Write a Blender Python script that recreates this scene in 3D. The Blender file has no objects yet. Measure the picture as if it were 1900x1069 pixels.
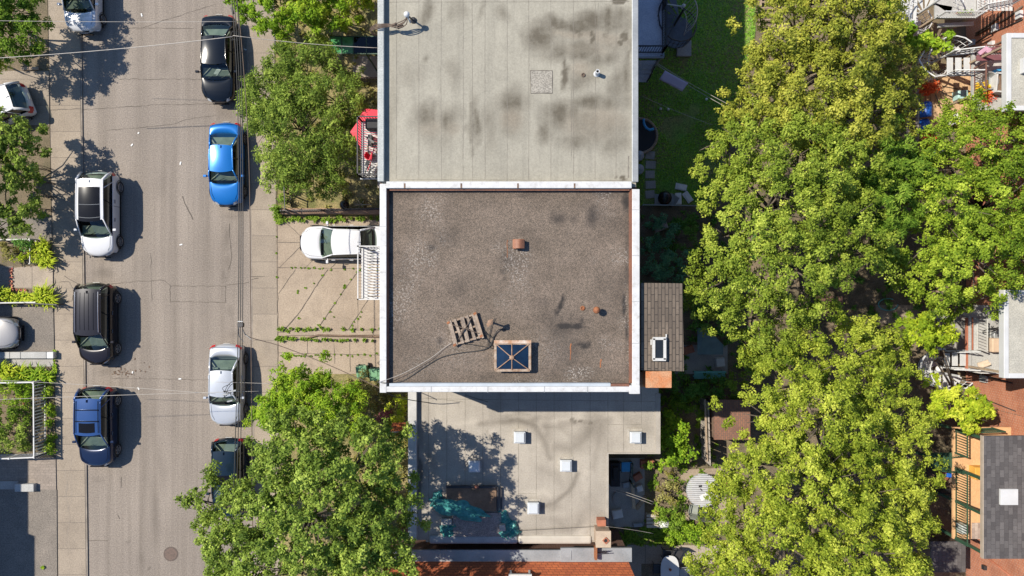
import bpy, math, random
import numpy as np
from mathutils import Vector, Matrix
random.seed(7); RNG = np.random.default_rng(7)
SC = bpy.context.scene
COL = SC.collection
R = math.radians
# ------------------------------------------------------------ camera
CH = 38.7                      # drone height in metres
FPX = 1316.0                   # focal length in pixels of the 1900 px wide photograph
cam = bpy.data.cameras.new('camera'); cam.sensor_width = 36; cam.lens = 36*FPX/1900
cam.clip_start = 0.5; cam.clip_end = 500
camo = bpy.data.objects.new('camera', cam); COL.objects.link(camo)
camo.location = (0, 0, CH); SC.camera = camo
# ------------------------------------------------------------ sky and sun
SUN_EL, SUN_AZ = 50.0, 21.6    # shadows fall to picture right, 21.6 degrees towards the bottom
w = bpy.data.worlds.new('World'); SC.world = w; w.use_nodes = True
nt = w.node_tree; bg = nt.nodes['Background']
sk = nt.nodes.new('ShaderNodeTexSky'); sk.sky_type = 'NISHITA'; sk.sun_disc = False
sk.sun_elevation = R(SUN_EL); sk.sun_rotation = R(-(90-SUN_AZ)); sk.altitude = 50
sk.air_density = 1.0; sk.dust_density = 0.6; sk.ozone_density = 1.5
mxs = nt.nodes.new('ShaderNodeMix'); mxs.data_type = 'RGBA'; mxs.blend_type = 'MULTIPLY'; mxs.inputs[0].default_value = 1; mxs.inputs[7].default_value = (.80, 1.0, 1.22, 1)
nt.links.new(sk.outputs[0], mxs.inputs[6]); nt.links.new(mxs.outputs[2], bg.inputs[0]); bg.inputs[1].default_value = 0.095
sl = bpy.data.lights.new('sun', 'SUN'); sl.energy = 5.0; sl.angle = R(0.5); sl.color = (1.0, 0.93, 0.81)
so = bpy.data.objects.new('sun', sl); COL.objects.link(so); so.location = (-30, 12, 60)
sd = Vector((math.cos(R(SUN_EL))*math.cos(R(SUN_AZ)), -math.cos(R(SUN_EL))*math.sin(R(SUN_AZ)), -math.sin(R(SUN_EL))))
so.rotation_euler = sd.to_track_quat('-Z', 'Y').to_euler()
SC.view_settings.view_transform = 'Standard'; SC.view_settings.look = 'None'
SC.view_settings.exposure = 0.38; SC.view_settings.gamma = 1.0
SC.cycles.max_bounces = 6; SC.cycles.transparent_max_bounces = 8
SC.cycles.sample_clamp_indirect = 4

def P(px, py, z=0.0):          # photograph pixel + height -> world point
    return ((px-950)/FPX*(CH-z), -(py-534.5)/FPX*(CH-z), z)
def P2(px, py, z=0.0): return P(px, py, z)[:2]
def S(px, z=0.0): return px/FPX*(CH-z)

# ------------------------------------------------------------ materials
class NT:
    def __init__(s, name):
        s.m = bpy.data.materials.new(name); s.m.use_nodes = True
        s.t = s.m.node_tree; s.b = s.t.nodes['Principled BSDF']; s.out = s.t.nodes['Material Output']
        s._co = None
    def n(s, typ, **kw):
        x = s.t.nodes.new('ShaderNode'+typ)
        for k, v in kw.items(): setattr(x, k, v)
        return x
    def set(s, sock, v):
        if hasattr(v, 'is_linked') or hasattr(v, 'node'): s.t.links.new(v, sock)
        else: sock.default_value = v
    def co(s):
        if s._co is None: s._co = s.n('TexCoord').outputs['Object']
        return s._co
    def noise(s, scale, detail=3, rough=.6, vec=None, fac=True, dist=0):
        x = s.n('TexNoise'); x.inputs['Scale'].default_value = scale; x.inputs['Detail'].default_value = detail
        x.inputs['Roughness'].default_value = rough; x.inputs['Distortion'].default_value = dist
        s.t.links.new(vec or s.co(), x.inputs['Vector']); return x.outputs['Fac' if fac else 'Color']
    def scalev(s, x, y, z, vec=None):
        m = s.n('Mapping'); m.inputs['Scale'].default_value = (x, y, z); s.t.links.new(vec or s.co(), m.inputs['Vector']); return m.outputs[0]
    def math(s, op, a, b=0.0, c=None, clamp=False):
        x = s.n('Math', operation=op); x.use_clamp = clamp
        s.set(x.inputs[0], a); s.set(x.inputs[1], b)
        if c is not None: s.set(x.inputs[2], c)
        return x.outputs[0]
    def ramp(s, f, lo, hi):
        x = s.n('MapRange'); x.clamp = True; s.set(x.inputs[0], f); x.inputs[1].default_value = lo; x.inputs[2].default_value = hi
        return x.outputs[0]
    def mix(s, f, a, b, mode='MIX'):
        x = s.n('Mix', data_type='RGBA', blend_type=mode); s.set(x.inputs[0], f)
        for i, v in ((6, a), (7, b)):
            if isinstance(v, tuple): x.inputs[i].default_value = (*v[:3], 1)
            else: s.t.links.new(v, x.inputs[i])
        return x.outputs[2]
    def attr(s, name):
        return s.n('Attribute', attribute_name=name).outputs['Fac']
    def bump(s, h, strength=.3, dist=.02):
        x = s.n('Bump'); x.inputs['Strength'].default_value = strength; x.inputs['Distance'].default_value = dist
        s.t.links.new(h, x.inputs['Height']); s.t.links.new(x.outputs[0], s.b.inputs['Normal'])
    def col(s, c):
        if isinstance(c, tuple): s.b.inputs['Base Color'].default_value = (*c[:3], 1)
        else: s.t.links.new(c, s.b.inputs['Base Color'])
    def p(s, **kw):
        for k, v in kw.items(): s.b.inputs[k.replace('_', ' ')].default_value = v
        return s

def plain(name, c, c2=None, rough=.8, scale=3.0, grit=0.0, gscale=40, metal=0.0, coat=0.0, bump=0.0, spec=None):
    s = NT(name); s.p(Roughness=rough, Metallic=metal)
    if coat: s.p(Coat_Weight=coat, Coat_Roughness=.04)
    if spec is not None: s.p(Specular_IOR_Level=spec)
    if c2 is None: c2 = tuple(x*.8 for x in c)
    col = s.mix(s.ramp(s.noise(scale, 5), .35, .65), c, c2)
    if grit:
        g = s.noise(gscale, 3, .7)
        col = s.mix(grit, col, s.mix(s.ramp(g, .3, .7), (0, 0, 0), (1, 1, 1)), 'OVERLAY')
        if bump: s.bump(g, bump)
    elif bump: s.bump(s.noise(gscale, 3, .7), bump)
    s.col(col)
    return s.m

def hsv(c, k): return tuple(min(1, x*k) for x in c)

M = {}
def road_mat():
    s = NT('road_concrete'); s.p(Roughness=.9)
    big = s.noise(.16, 4); streak = s.noise(1.0, 4, .6, s.scalev(2.2, .06, 1)); fine = s.noise(15, 4, .85); mid = s.noise(3.5, 4, .65)
    c = s.mix(s.ramp(big, .35, .65), (.278, .236, .196), (.226, .191, .160))
    c = s.mix(s.math('MULTIPLY', s.ramp(streak, .45, .72), .7), c, (.165, .137, .112))
    c = s.mix(s.math('MULTIPLY', s.ramp(mid, .5, .8), .25), c, (.29, .245, .20))
    c = s.mix(.62, c, s.mix(s.ramp(fine, .3, .7), (.12, .12, .12), (.88, .88, .88)), 'OVERLAY')
    sp = s.n('TexVoronoi'); sp.inputs['Scale'].default_value = 2.3; s.t.links.new(s.co(), sp.inputs['Vector'])
    c = s.mix(s.math('MULTIPLY', s.attr('stain'), s.math('ADD', s.math('MULTIPLY', s.noise(4, 5, .8), .9), .4), clamp=True), c, (.09, .074, .06))
    c = s.mix(s.ramp(sp.outputs['Distance'], .07, .03), c, (.11, .095, .08))
    s.col(c); s.bump(fine, .25); return s.m
M['road'] = road_mat()

def slab_mat(name, c1, c2, sx, sy, joint=.02, jc=(.12, .10, .085), ox=0.0, oy=0.0, rot=0.0, grit=.3):
    s = NT(name); s.p(Roughness=.9)
    big = s.noise(.5, 4); fine = s.noise(15, 4, .85)
    c = s.mix(s.ramp(big, .35, .65), c1, c2)
    mp = s.n('Mapping'); mp.inputs['Location'].default_value = (ox, oy, 0); mp.inputs['Rotation'].default_value = (0, 0, rot); s.t.links.new(s.co(), mp.inputs['Vector'])
    br = s.n('TexBrick'); br.offset = 0.0; br.inputs['Scale'].default_value = 1; br.inputs['Brick Width'].default_value = sx; br.inputs['Row Height'].default_value = sy
    br.inputs['Mortar Size'].default_value = joint; br.inputs['Mortar Smooth'].default_value = .1; br.inputs['Bias'].default_value = 0
    br.inputs['Color1'].default_value = (.42, .42, .42, 1); br.inputs['Color2'].default_value = (.58, .58, .58, 1); br.inputs['Mortar'].default_value = (.5, .5, .5, 1)
    s.t.links.new(mp.outputs[0], br.inputs['Vector'])
    c = s.mix(.5, c, br.outputs['Color'], 'OVERLAY')
    c = s.mix(s.math('MULTIPLY', br.outputs['Fac'], .75), c, jc)
    st = s.noise(1.3, 5, .7)
    c = s.mix(s.math('MULTIPLY', s.ramp(st, .5, .72), .4), c, tuple(x*.62 for x in c2))
    c = s.mix(grit*1.5, c, s.mix(s.ramp(fine, .3, .7), (.15, .15, .15), (.85, .85, .85)), 'OVERLAY')
    s.col(c); s.bump(fine, .2); return s.m
M['sidewalk'] = slab_mat('sidewalk_concrete', (.315, .26, .20), (.27, .222, .172), 40, 1.42, .014, ox=20)
M['drive'] = slab_mat('driveway_concrete', (.36, .288, .215), (.295, .232, .172), 80, 80, .0)
M['path'] = slab_mat('path_concrete', (.35, .29, .23), (.30, .25, .20), 1.45, 60, .02)
M['pavers'] = slab_mat('grey_pavers', (.29, .24, .20), (.24, .20, .165), .23, .115, .012, jc=(.2, .17, .14))
def _pv():
    s = M['pavers'].node_tree
    for n in s.nodes:
        if n.type == 'TEX_BRICK': n.offset = .5; n.inputs['Brick Width'].default_value = .30; n.inputs['Row Height'].default_value = .15
_pv()
M['asphalt'] = plain('driveway_asphalt', (.215, .185, .155), (.17, .148, .125), .95, 1.2, .4, 16, bump=.2)
M['soil'] = plain('soil', (.19, .145, .095), (.12, .10, .06), 1, 1.4, .5, 22, bump=.6)
M['dry_grass'] = plain('dry_grass_ground', (.30, .235, .11), (.13, .13, .045), 1, 1.6, .6, 18, bump=.6)
M['lawn'] = plain('lawn_green', (.13, .28, .04), (.22, .20, .08), 1, .45, .75, 20, bump=1.0)
M['mortar'] = plain('kerb_concrete', (.30, .255, .21), (.2, .17, .14), .9, 2, .3)
M['crack'] = plain('crack_filler', (.105, .088, .072), rough=.9)
M['seam'] = plain('pale_seam', (.31, .265, .22), (.27, .23, .19), rough=.9)
M['brickwall'] = None
def brick_mat(name, c1, c2, mortar, bw=.25, rh=.085, vertical=True, ms=.010, noise=.5, rough=.9, squash=1):
    s = NT(name); s.p(Roughness=rough)
    sep = s.n('SeparateXYZ'); s.t.links.new(s.co(), sep.inputs[0])
    cmb = s.n('CombineXYZ')
    if vertical:
        s.t.links.new(s.math('ADD', sep.outputs[0], sep.outputs[1]), cmb.inputs[0]); s.t.links.new(sep.outputs[2], cmb.inputs[1])
    else:
        s.t.links.new(sep.outputs[1], cmb.inputs[0]); s.t.links.new(sep.outputs[0], cmb.inputs[1])
    br = s.n('TexBrick'); br.inputs['Scale'].default_value = 1; br.inputs['Brick Width'].default_value = bw; br.inputs['Row Height'].default_value = rh
    br.inputs['Mortar Size'].default_value = ms; br.inputs['Mortar Smooth'].default_value = .2
    br.inputs['Color1'].default_value = (*c1, 1); br.inputs['Color2'].default_value = (*c2, 1); br.inputs['Mortar'].default_value = (*mortar, 1)
    s.t.links.new(cmb.outputs[0], br.inputs['Vector'])
    n = s.noise(1.1, 5, .65)
    c = s.mix(s.math('MULTIPLY', s.ramp(n, .4, .7), noise), br.outputs['Color'], tuple(x*.6 for x in c2))
    c = s.mix(.3, c, s.mix(s.ramp(s.noise(24, 3, .7), .3, .7), (.2, .2, .2), (.8, .8, .8)), 'OVERLAY')
    s.col(c)
    inv = s.math('SUBTRACT', 1.0, br.outputs['Fac']); s.bump(inv, .5, .015)
    return s.m
M['brick'] = brick_mat('orange_brick', (.50, .165, .075), (.40, .125, .06), (.52, .40, .31))
M['brownbrick'] = brick_mat('brown_brick', (.20, .09, .06), (.14, .07, .05), (.25, .21, .18))
M['shingle_o'] = brick_mat('orange_shingles', (.50, .135, .045), (.36, .09, .035), (.16, .05, .02), .30, .14, True, .014, .45)
M['shingle_b'] = brick_mat('weathered_brown_shingles', (.20, .155, .115), (.135, .105, .08), (.045, .037, .03), .55, .15, False, .016, .5)
M['shingle_g'] = brick_mat('grey_shingles', (.125, .115, .112), (.068, .062, .062), (.05, .045, .045), .34, .2, False, .006, .25)
M['pavebrick'] = brick_mat('red_paving', (.27, .13, .08), (.20, .10, .07), (.14, .10, .08), .22, .11, False, .012)
M['white'] = plain('white_painted_metal', (.57, .57, .565), (.51, .51, .505), .5, 1.5)
M['offwhite'] = plain('off_white_trim', (.56, .55, .52), (.48, .47, .44), .6, 1.2, .12, 12)
M['greymetal'] = plain('grey_sheet_metal', (.36, .37, .375), (.28, .29, .295), .5, 1.2, .1, 14, metal=.3)
M['palewall'] = plain('pale_concrete_cap', (.42, .415, .395), (.34, .335, .32), .8, 1.3, .25, 25)
def cap_mat():
    s = NT('white_coping'); s.p(Roughness=.55)
    c = s.mix(s.ramp(s.noise(1.2, 5, .7), .35, .7), (.59, .585, .575), (.49, .485, .475))
    c = s.mix(s.math('MULTIPLY', s.ramp(s.noise(4, 6, .8), .5, .7), .55), c, (.26, .23, .19))
    s.col(c); s.bump(s.noise(2.2, 3), .12, .03); return s.m
M['coping'] = cap_mat()
M['rust'] = plain('rust', (.32, .12, .045), (.20, .075, .035), .8, 5, .4, 30)
M['rustflash'] = plain('rusty_flashing', (.21, .088, .05), (.15, .07, .048), .7, 2.5, .3, 22)
M['rustwhite'] = plain('rusty_white_sheet', (.46, .155, .05), (.48, .26, .14), .7, 2.2, .35, 20)
M['darkmetal'] = plain('dark_iron', (.035, .033, .035), rough=.5)
M['black'] = plain('black_rubber', (.02, .02, .022), rough=.7)
M['cable'] = plain('cable_black', (.03, .03, .03), rough=.6)
M['cablew'] = plain('cable_pale', (.46, .42, .37), rough=.7)
M['cablebrown'] = plain('cable_brown', (.13, .09, .065), rough=.7)
M['wood'] = plain('weathered_wood', (.38, .29, .20), (.27, .20, .14), .9, 4, .4, 20)
M['woodgrey'] = plain('grey_wood', (.42, .37, .32), (.30, .265, .23), .9, 4, .4, 24)
M['wooddark'] = plain('brown_boards', (.20, .13, .09), (.12, .08, .055), .9, 3, .4, 20)
M['woodnew'] = plain('tan_deck_boards', (.55, .37, .21), (.44, .29, .16), .8, 3, .3, 20)
M['tanwood'] = plain('orange_painted_deck', (.66, .39, .19), (.58, .34, .17), .7, 1.6, .15, 14)
M['green'] = plain('green_painted_metal', (.035, .085, .05), rough=.5)
M['bin'] = plain('green_bin_plastic', (.09, .22, .10), (.07, .18, .085), .5, 3)
M['tarp'] = plain('teal_tarp', (.07, .30, .27), (.02, .16, .15), .4, 4, bump=.5, gscale=9)
M['red'] = plain('red_canvas', (.68, .045, .07), (.58, .04, .06), .7, 2)
M['redflower'] = plain('red_petals', (.75, .09, .04), (.55, .04, .03), .7, 9)
M['bluepl'] = plain('blue_plastic', (.02, .13, .52), (.02, .10, .42), .4, 3)
M['bluefoam'] = plain('blue_foam', (.05, .35, .66), (.04, .28, .55), .6, 3)
M['lav'] = plain('lavender_cloth', (.62, .55, .74), (.56, .50, .68), .9, 3)
M['concgrey'] = plain('grey_concrete', (.38, .36, .33), (.30, .285, .265), .9, 1.5, .3, 25)
M['deckblue'] = plain('blue_grey_deck', (.64, .67, .74), (.52, .55, .62), .7, 1.2, .3, 16)
M['beigebrick'] = brick_mat('beige_brick', (.44, .34, .25), (.38, .29, .21), (.34, .28, .22), .22, .075)
M['terra'] = plain('terracotta', (.42, .15, .085), (.33, .12, .07), .8, 4)
M['bag'] = plain('black_bag', (.012, .012, .015), rough=.25, bump=.8, gscale=9)
M['bagwhite'] = plain('white_sheet', (.74, .73, .70), (.62, .61, .59), .7, 3, bump=.5, gscale=8)
M['bark'] = plain('bark', (.14, .11, .08), (.085, .068, .05), .95, 5, .4, 20, bump=.6)
M['barkpale'] = plain('pale_bark', (.40, .34, .27), (.28, .235, .19), .95, 5, .3, 20)
M['orange'] = plain('orange_plastic', (.75, .22, .03), rough=.6)
M['yellow'] = plain('yellow_plastic', (.72, .50, .06), rough=.6)
M['aqua'] = plain('aqua_paint', (.16, .48, .43), (.13, .40, .37), .6, 2)
M['parasolgrey'] = plain('dark_window', (.02, .025, .03), rough=.15)
def glassm(name, tint, gl=.12, rough=.03, gc=(.8, .9, 1), fk=.4):
    s = NT(name); s.t.nodes.remove(s.b)
    tr = s.n('BsdfTransparent'); tr.inputs[0].default_value = (*tint, 1)
    g = s.n('BsdfGlossy'); g.inputs['Roughness'].default_value = rough; g.inputs[0].default_value = (*gc, 1)
    fr = s.n('LayerWeight'); fr.inputs[0].default_value = .25
    f = s.math('ADD', s.math('MULTIPLY', fr.outputs['Fresnel'], fk), gl, clamp=True)
    mx = s.n('MixShader'); s.t.links.new(f, mx.inputs[0]); s.t.links.new(tr.outputs[0], mx.inputs[1]); s.t.links.new(g.outputs[0], mx.inputs[2])
    s.t.links.new(mx.outputs[0], s.out.inputs[0]); return s.m
M['carglass'] = glassm('car_glass', (.66, .74, .68), .045)
M['darkglass'] = glassm('dark_glass', (.05, .06, .065), .03, fk=.12)
M['skyglass'] = plain('blue_skylight_glass', (.010, .028, .062), (.006, .016, .036), .08, 1.6)
M['greenpanel'] = plain('green_clear_panel', (.10, .32, .13), (.05, .20, .07), .15, 2.5)
M['whitepanel'] = plain('white_acrylic', (.56, .59, .62), (.50, .53, .56), .3, 2)
M['greyfab'] = plain('grey_seat_fabric', (.30, .32, .28), (.22, .24, .21), .9, 3)
M['dash'] = plain('grey_dashboard', (.27, .29, .245), (.18, .20, .17), .7, 3)
M['interior'] = plain('dark_car_interior', (.025, .026, .026), rough=.9)
M['trim'] = plain('black_car_trim', (.008, .008, .010), rough=.12, spec=.25)
M['chrome'] = plain('chrome', (.55, .55, .56), rough=.15, metal=.9)
M['rim'] = plain('alloy_rim', (.42, .42, .43), (.3, .3, .31), .3, 4, metal=.7)
M['lamp'] = plain('headlight_clear', (.55, .57, .58), (.35, .36, .37), .1, 6)
M['tail'] = plain('red_tail_lamp', (.48, .012, .02), rough=.15)
M['amber'] = plain('amber_lamp', (.75, .36, .06), rough=.2)
def paint(name, c, metal=0.0, rough=.24):
    return plain(name, c, hsv(c, .93), rough, .8, metal=metal, coat=.6, spec=.35)
M['p_white'] = paint('white_car_paint', (.62, .62, .63))
M['p_silver'] = paint('silver_car_paint', (.55, .57, .60), .35)
M['p_silverw'] = paint('pale_silver_car_paint', (.66, .67, .70), .2)
M['p_black'] = paint('black_car_paint', (.004, .005, .0065), 0, .15)
M['p_charcoal'] = paint('charcoal_car_paint', (.016, .013, .015), .1)
M['p_blue'] = paint('bright_blue_car_paint', (.010, .15, .47), .25)
M['p_navy'] = paint('navy_car_paint', (.025, .05, .14), .3)
M['p_royal'] = paint('royal_blue_car_paint', (.010, .020, .056), .2)
M['p_bluetop'] = paint('mid_blue_car_paint', (.028, .075, .22), .2)
M['p_grey'] = paint('grey_car_paint', (.42, .40, .38), .4)
M['p_darkred'] = paint('deep_teal_car_paint', (.008, .02, .035), .3)

def leaf_mat(name, c1, c2, c3, trans=.28):
    s = NT(name); s.p(Roughness=.62, Specular_IOR_Level=.08)
    t = s.attr('tint')
    c = s.mix(s.ramp(t, 0, .5), c1, c2); c = s.mix(s.ramp(t, .5, 1), c, c3)
    c = s.mix(1.0, c, (1.25, 1.38, 1.05), 'MULTIPLY')
    s.col(c)
    tl = s.n('BsdfTranslucent'); s.t.links.new(s.mix(.5, c, c3), tl.inputs[0])
    mx = s.n('MixShader'); mx.inputs[0].default_value = trans
    s.t.links.new(s.b.outputs[0], mx.inputs[1]); s.t.links.new(tl.outputs[0], mx.inputs[2]); s.t.links.new(mx.outputs[0], s.out.inputs[0])
    return s.m
M['lf_yellow'] = leaf_mat('leaf_yellow_green', (.085, .115, .014), (.24, .265, .034), (.46, .445, .085))
M['lf_mid'] = leaf_mat('leaf_sage_green', (.07, .10, .016), (.20, .24, .036), (.42, .425, .09))
M['lf_olive'] = leaf_mat('leaf_olive', (.10, .115, .020), (.265, .255, .042), (.47, .41, .095))
M['lf_maple'] = leaf_mat('leaf_fresh_maple', (.065, .105, .013), (.195, .25, .028), (.42, .45, .07))
M['lf_green'] = leaf_mat('leaf_mid_green', (.06, .11, .016), (.14, .21, .03), (.26, .32, .055))
M['lf_bright'] = leaf_mat('leaf_bright_green', (.08, .15, .014), (.20, .29, .026), (.36, .41, .05))
M['lf_dark'] = leaf_mat('leaf_dark_green', (.05, .12, .03), (.10, .20, .045), (.19, .30, .08))
M['lf_street'] = leaf_mat('leaf_street_green', (.055, .085, .020), (.165, .215, .042), (.38, .42, .105))
M['lf_lime'] = leaf_mat('leaf_lime', (.16, .22, .02), (.33, .37, .03), (.52, .50, .07))
M['lf_conifer'] = leaf_mat('leaf_blue_conifer', (.06, .14, .10), (.12, .25, .17), (.19, .35, .22))
M['lf_purple'] = leaf_mat('leaf_purple', (.10, .03, .05), (.17, .05, .08), (.24, .09, .12))
M['lf_dry'] = leaf_mat('leaf_dry', (.13, .105, .03), (.24, .20, .075), (.36, .32, .15))
# ------------------------------------------------------------ mesh helpers
class MB:
    def __init__(s): s.v = []; s.f = []; s.m = []
    def add(s, vs, fs, m=0):
        o = len(s.v); s.v += [tuple(p) for p in vs]; s.f += [tuple(i+o for i in q) for q in fs]; s.m += [m]*len(fs); return s
    def box(s, c, d, rz=0.0, m=0, top=1.0):
        x, y, z = d[0]/2, d[1]/2, d[2]/2; cs, sn = math.cos(rz), math.sin(rz); vs = []
        for zz, k in ((-z, 1.0), (z, top)):
            for a, b in ((-x, -y), (x, -y), (x, y), (-x, y)):
                a *= k; b *= k
                vs.append((c[0]+a*cs-b*sn, c[1]+a*sn+b*cs, c[2]+zz))
        return s.add(vs, [(3, 2, 1, 0), (4, 5, 6, 7), (0, 1, 5, 4), (1, 2, 6, 5), (2, 3, 7, 6), (3, 0, 4, 7)], m)
    def b2(s, x0, y0, z0, x1, y1, z1, m=0):
        return s.box(((x0+x1)/2, (y0+y1)/2, (z0+z1)/2), (abs(x1-x0), abs(y1-y0), abs(z1-z0)), 0, m)
    def bar(s, a, b, w=.05, h=.05, m=0):
        a = Vector(a); b = Vector(b); d = b-a
        if d.length < 1e-6: return s
        d.normalize(); up = Vector((0, 0, 1)) if abs(d.z) < .95 else Vector((1, 0, 0))
        sx = d.cross(up).normalized(); sy = sx.cross(d).normalized(); vs = []
        for p in (a, b):
            for i, j in ((-1, -1), (1, -1), (1, 1), (-1, 1)): vs.append(p+sx*i*w/2+sy*j*h/2)
        return s.add(vs, [(0, 1, 2, 3), (7, 6, 5, 4), (0, 4, 5, 1), (1, 5, 6, 2), (2, 6, 7, 3), (3, 7, 4, 0)], m)
    def tube(s, pts, r=.02, n=6, m=0, cap=True, taper=None):
        pts = [Vector(p) for p in pts]; rings = []; prev = None
        for i, p in enumerate(pts):
            d = (pts[min(i+1, len(pts)-1)]-pts[max(i-1, 0)])
            if d.length < 1e-9: d = Vector((0, 0, 1))
            d.normalize()
            if prev is None: u = d.cross(Vector((0, 0, 1)) if abs(d.z) < .9 else Vector((1, 0, 0))).normalized()
            else:
                u = prev-d*prev.dot(d)
                u = u.normalized() if u.length > 1e-6 else d.orthogonal().normalized()
            prev = u; vv = d.cross(u)
            rr = r if taper is None else r+(taper-r)*i/max(1, len(pts)-1)
            rings.append([p+(u*math.cos(2*math.pi*k/n)+vv*math.sin(2*math.pi*k/n))*rr for k in range(n)])
        vs = [q for g in rings for q in g]; fs = []
        for i in range(len(rings)-1):
            for k in range(n):
                a = i*n+k; b = i*n+(k+1) % n; fs.append((a, b, b+n, a+n))
        if cap: fs.append(tuple(range(n-1, -1, -1))); fs.append(tuple(range((len(rings)-1)*n, len(rings)*n)))
        return s.add(vs, fs, m)
    def lathe(s, c, prof, n=16, m=0, cap=True):
        vs = []; fs = []
        for r, z in prof:
            for k in range(n): a = 2*math.pi*k/n; vs.append((c[0]+r*math.cos(a), c[1]+r*math.sin(a), c[2]+z))
        for i in range(len(prof)-1):
            for k in range(n):
                a = i*n+k; b = i*n+(k+1) % n; fs.append((a, b, b+n, a+n))
        if cap: fs.append(tuple(range(n-1, -1, -1))); fs.append(tuple(range((len(prof)-1)*n, len(prof)*n)))
        return s.add(vs, fs, m)
    def prism(s, poly, z0, z1, m=0):
        ar = sum(poly[i][0]*poly[(i+1) % len(poly)][1]-poly[(i+1) % len(poly)][0]*poly[i][1] for i in range(len(poly)))
        if ar < 0: poly = poly[::-1]
        n = len(poly); vs = [(p[0], p[1], z0) for p in poly]+[(p[0], p[1], z1) for p in poly]
        fs = [tuple(range(n-1, -1, -1)), tuple(range(n, 2*n))]+[(i, (i+1) % n, (i+1) % n+n, i+n) for i in range(n)]
        return s.add(vs, fs, m)
    def quad(s, a, b, c, d, m=0): return s.add([a, b, c, d], [(0, 1, 2, 3)], m)
    def slab(s, a, b, c, d, t=.02, m=0):        # quad with thickness below its normal
        a, b, c, d = map(Vector, (a, b, c, d)); n = (b-a).cross(d-a).normalized()*t
        return s.add([a, b, c, d, a-n, b-n, c-n, d-n], [(0, 1, 2, 3), (7, 6, 5, 4), (0, 4, 5, 1), (1, 5, 6, 2), (2, 6, 7, 3), (3, 7, 4, 0)], m)
    def grid(s, fn, nu, nv, m=0):
        vs = [fn(i/nu, j/nv) for j in range(nv+1) for i in range(nu+1)]; w = nu+1
        return s.add(vs, [(j*w+i, j*w+i+1, (j+1)*w+i+1, (j+1)*w+i) for j in range(nv) for i in range(nu)], m)
    def build(s, name, mats, parent=None, smooth=False, bevel=0.0, sub=0, local=False):
        me = bpy.data.meshes.new(name)
        off = Vector((0, 0, 0))
        if parent is not None and not local:
            q = parent
            while q is not None: off += q.location; q = q.parent
        me.from_pydata([(p[0]-off[0], p[1]-off[1], p[2]-off[2]) for p in s.v], [], s.f)
        for mm in (mats if isinstance(mats, (list, tuple)) else [mats]): me.materials.append(M[mm] if isinstance(mm, str) else mm)
        me.polygons.foreach_set('material_index', s.m)
        if smooth: me.polygons.foreach_set('use_smooth', [True]*len(s.f))
        me.update()
        o = bpy.data.objects.new(name, me); COL.objects.link(o); o.parent = parent
        if bevel:
            b = o.modifiers.new('bevel', 'BEVEL'); b.width = bevel; b.segments = 2; b.limit_method = 'ANGLE'
        if sub:
            b = o.modifiers.new('sub', 'SUBSURF'); b.levels = sub; b.render_levels = sub
        return o

def tag(o, label=None, cat=None, group=None, kind=None):
    if label: o['label'] = label
    if cat: o['category'] = cat
    if group: o['group'] = group
    if kind: o['kind'] = kind
    return o
def thing(name, loc, label, cat, group=None, rz=0.0):
    o = bpy.data.objects.new(name, None); COL.objects.link(o); o.location = loc; o.rotation_euler = (0, 0, rz); o.empty_display_size = .2
    return tag(o, label, cat, group)
def kids(o): return [c for c in COL.objects if c.parent == o]
def copy_tree(o, loc=None, rz=None, label=None):
    c = o.copy(); COL.objects.link(c)
    if loc is not None: c.location = loc
    if rz is not None: c.rotation_euler = (0, 0, rz)
    if label: c['label'] = label
    for ch in kids(o):
        d = ch.copy(); COL.objects.link(d); d.parent = c
        for g in kids(ch):
            e = g.copy(); COL.objects.link(e); e.parent = d
    return c
def struct(name, poly_px, z0, z1, mat, zref=None):
    zr = z1 if zref is None else zref
    return tag(MB().prism([P2(x, y, zr) for x, y in poly_px], z0, z1).build(name, mat), kind='structure')

def fnoise(x, y, sc, seed=0, octs=4):
    tot = np.zeros_like(x, dtype=float); amp = 1; nrm = 0
    for o in range(octs):
        r = np.random.default_rng(seed*17+o); g = r.random((64, 64))
        u = x*sc*2**o; v = y*sc*2**o; i = np.floor(u).astype(int); j = np.floor(v).astype(int); fu = u-i; fv = v-j
        fu = fu*fu*(3-2*fu); fv = fv*fv*(3-2*fv); i %= 64; j %= 64; i2 = (i+1) % 64; j2 = (j+1) % 64
        tot += amp*((g[i, j]*(1-fu)+g[i2, j]*fu)*(1-fv)+(g[i, j2]*(1-fu)+g[i2, j2]*fu)*fv); nrm += amp; amp *= .55
    return tot/nrm

def np_mesh(name, V, F, mat, parent=None, attrs=None, smooth=False, n=4):
    me = bpy.data.meshes.new(name); nf = len(F)
    off = Vector((0, 0, 0)); q = parent
    while q is not None: off += q.location; q = q.parent
    V = V-np.array(off[:])
    me.vertices.add(len(V)); me.vertices.foreach_set('co', V.astype(np.float32).ravel())
    me.loops.add(nf*n); me.loops.foreach_set('vertex_index', F.astype(np.int32).ravel())
    me.polygons.add(nf); me.polygons.foreach_set('loop_start', np.arange(0, nf*n, n, dtype=np.int32))
    me.polygons.foreach_set('loop_total', np.full(nf, n, dtype=np.int32))
    if smooth: me.polygons.foreach_set('use_smooth', np.ones(nf, dtype=bool))
    for k, a in (attrs or {}).items():
        at = me.attributes.new(k, 'FLOAT', 'POINT'); at.data.foreach_set('value', a.astype(np.float32))
    me.update(calc_edges=True); me.materials.append(M[mat] if isinstance(mat, str) else mat)
    o = bpy.data.objects.new(name, me); COL.objects.link(o); o.parent = parent
    return o

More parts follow.
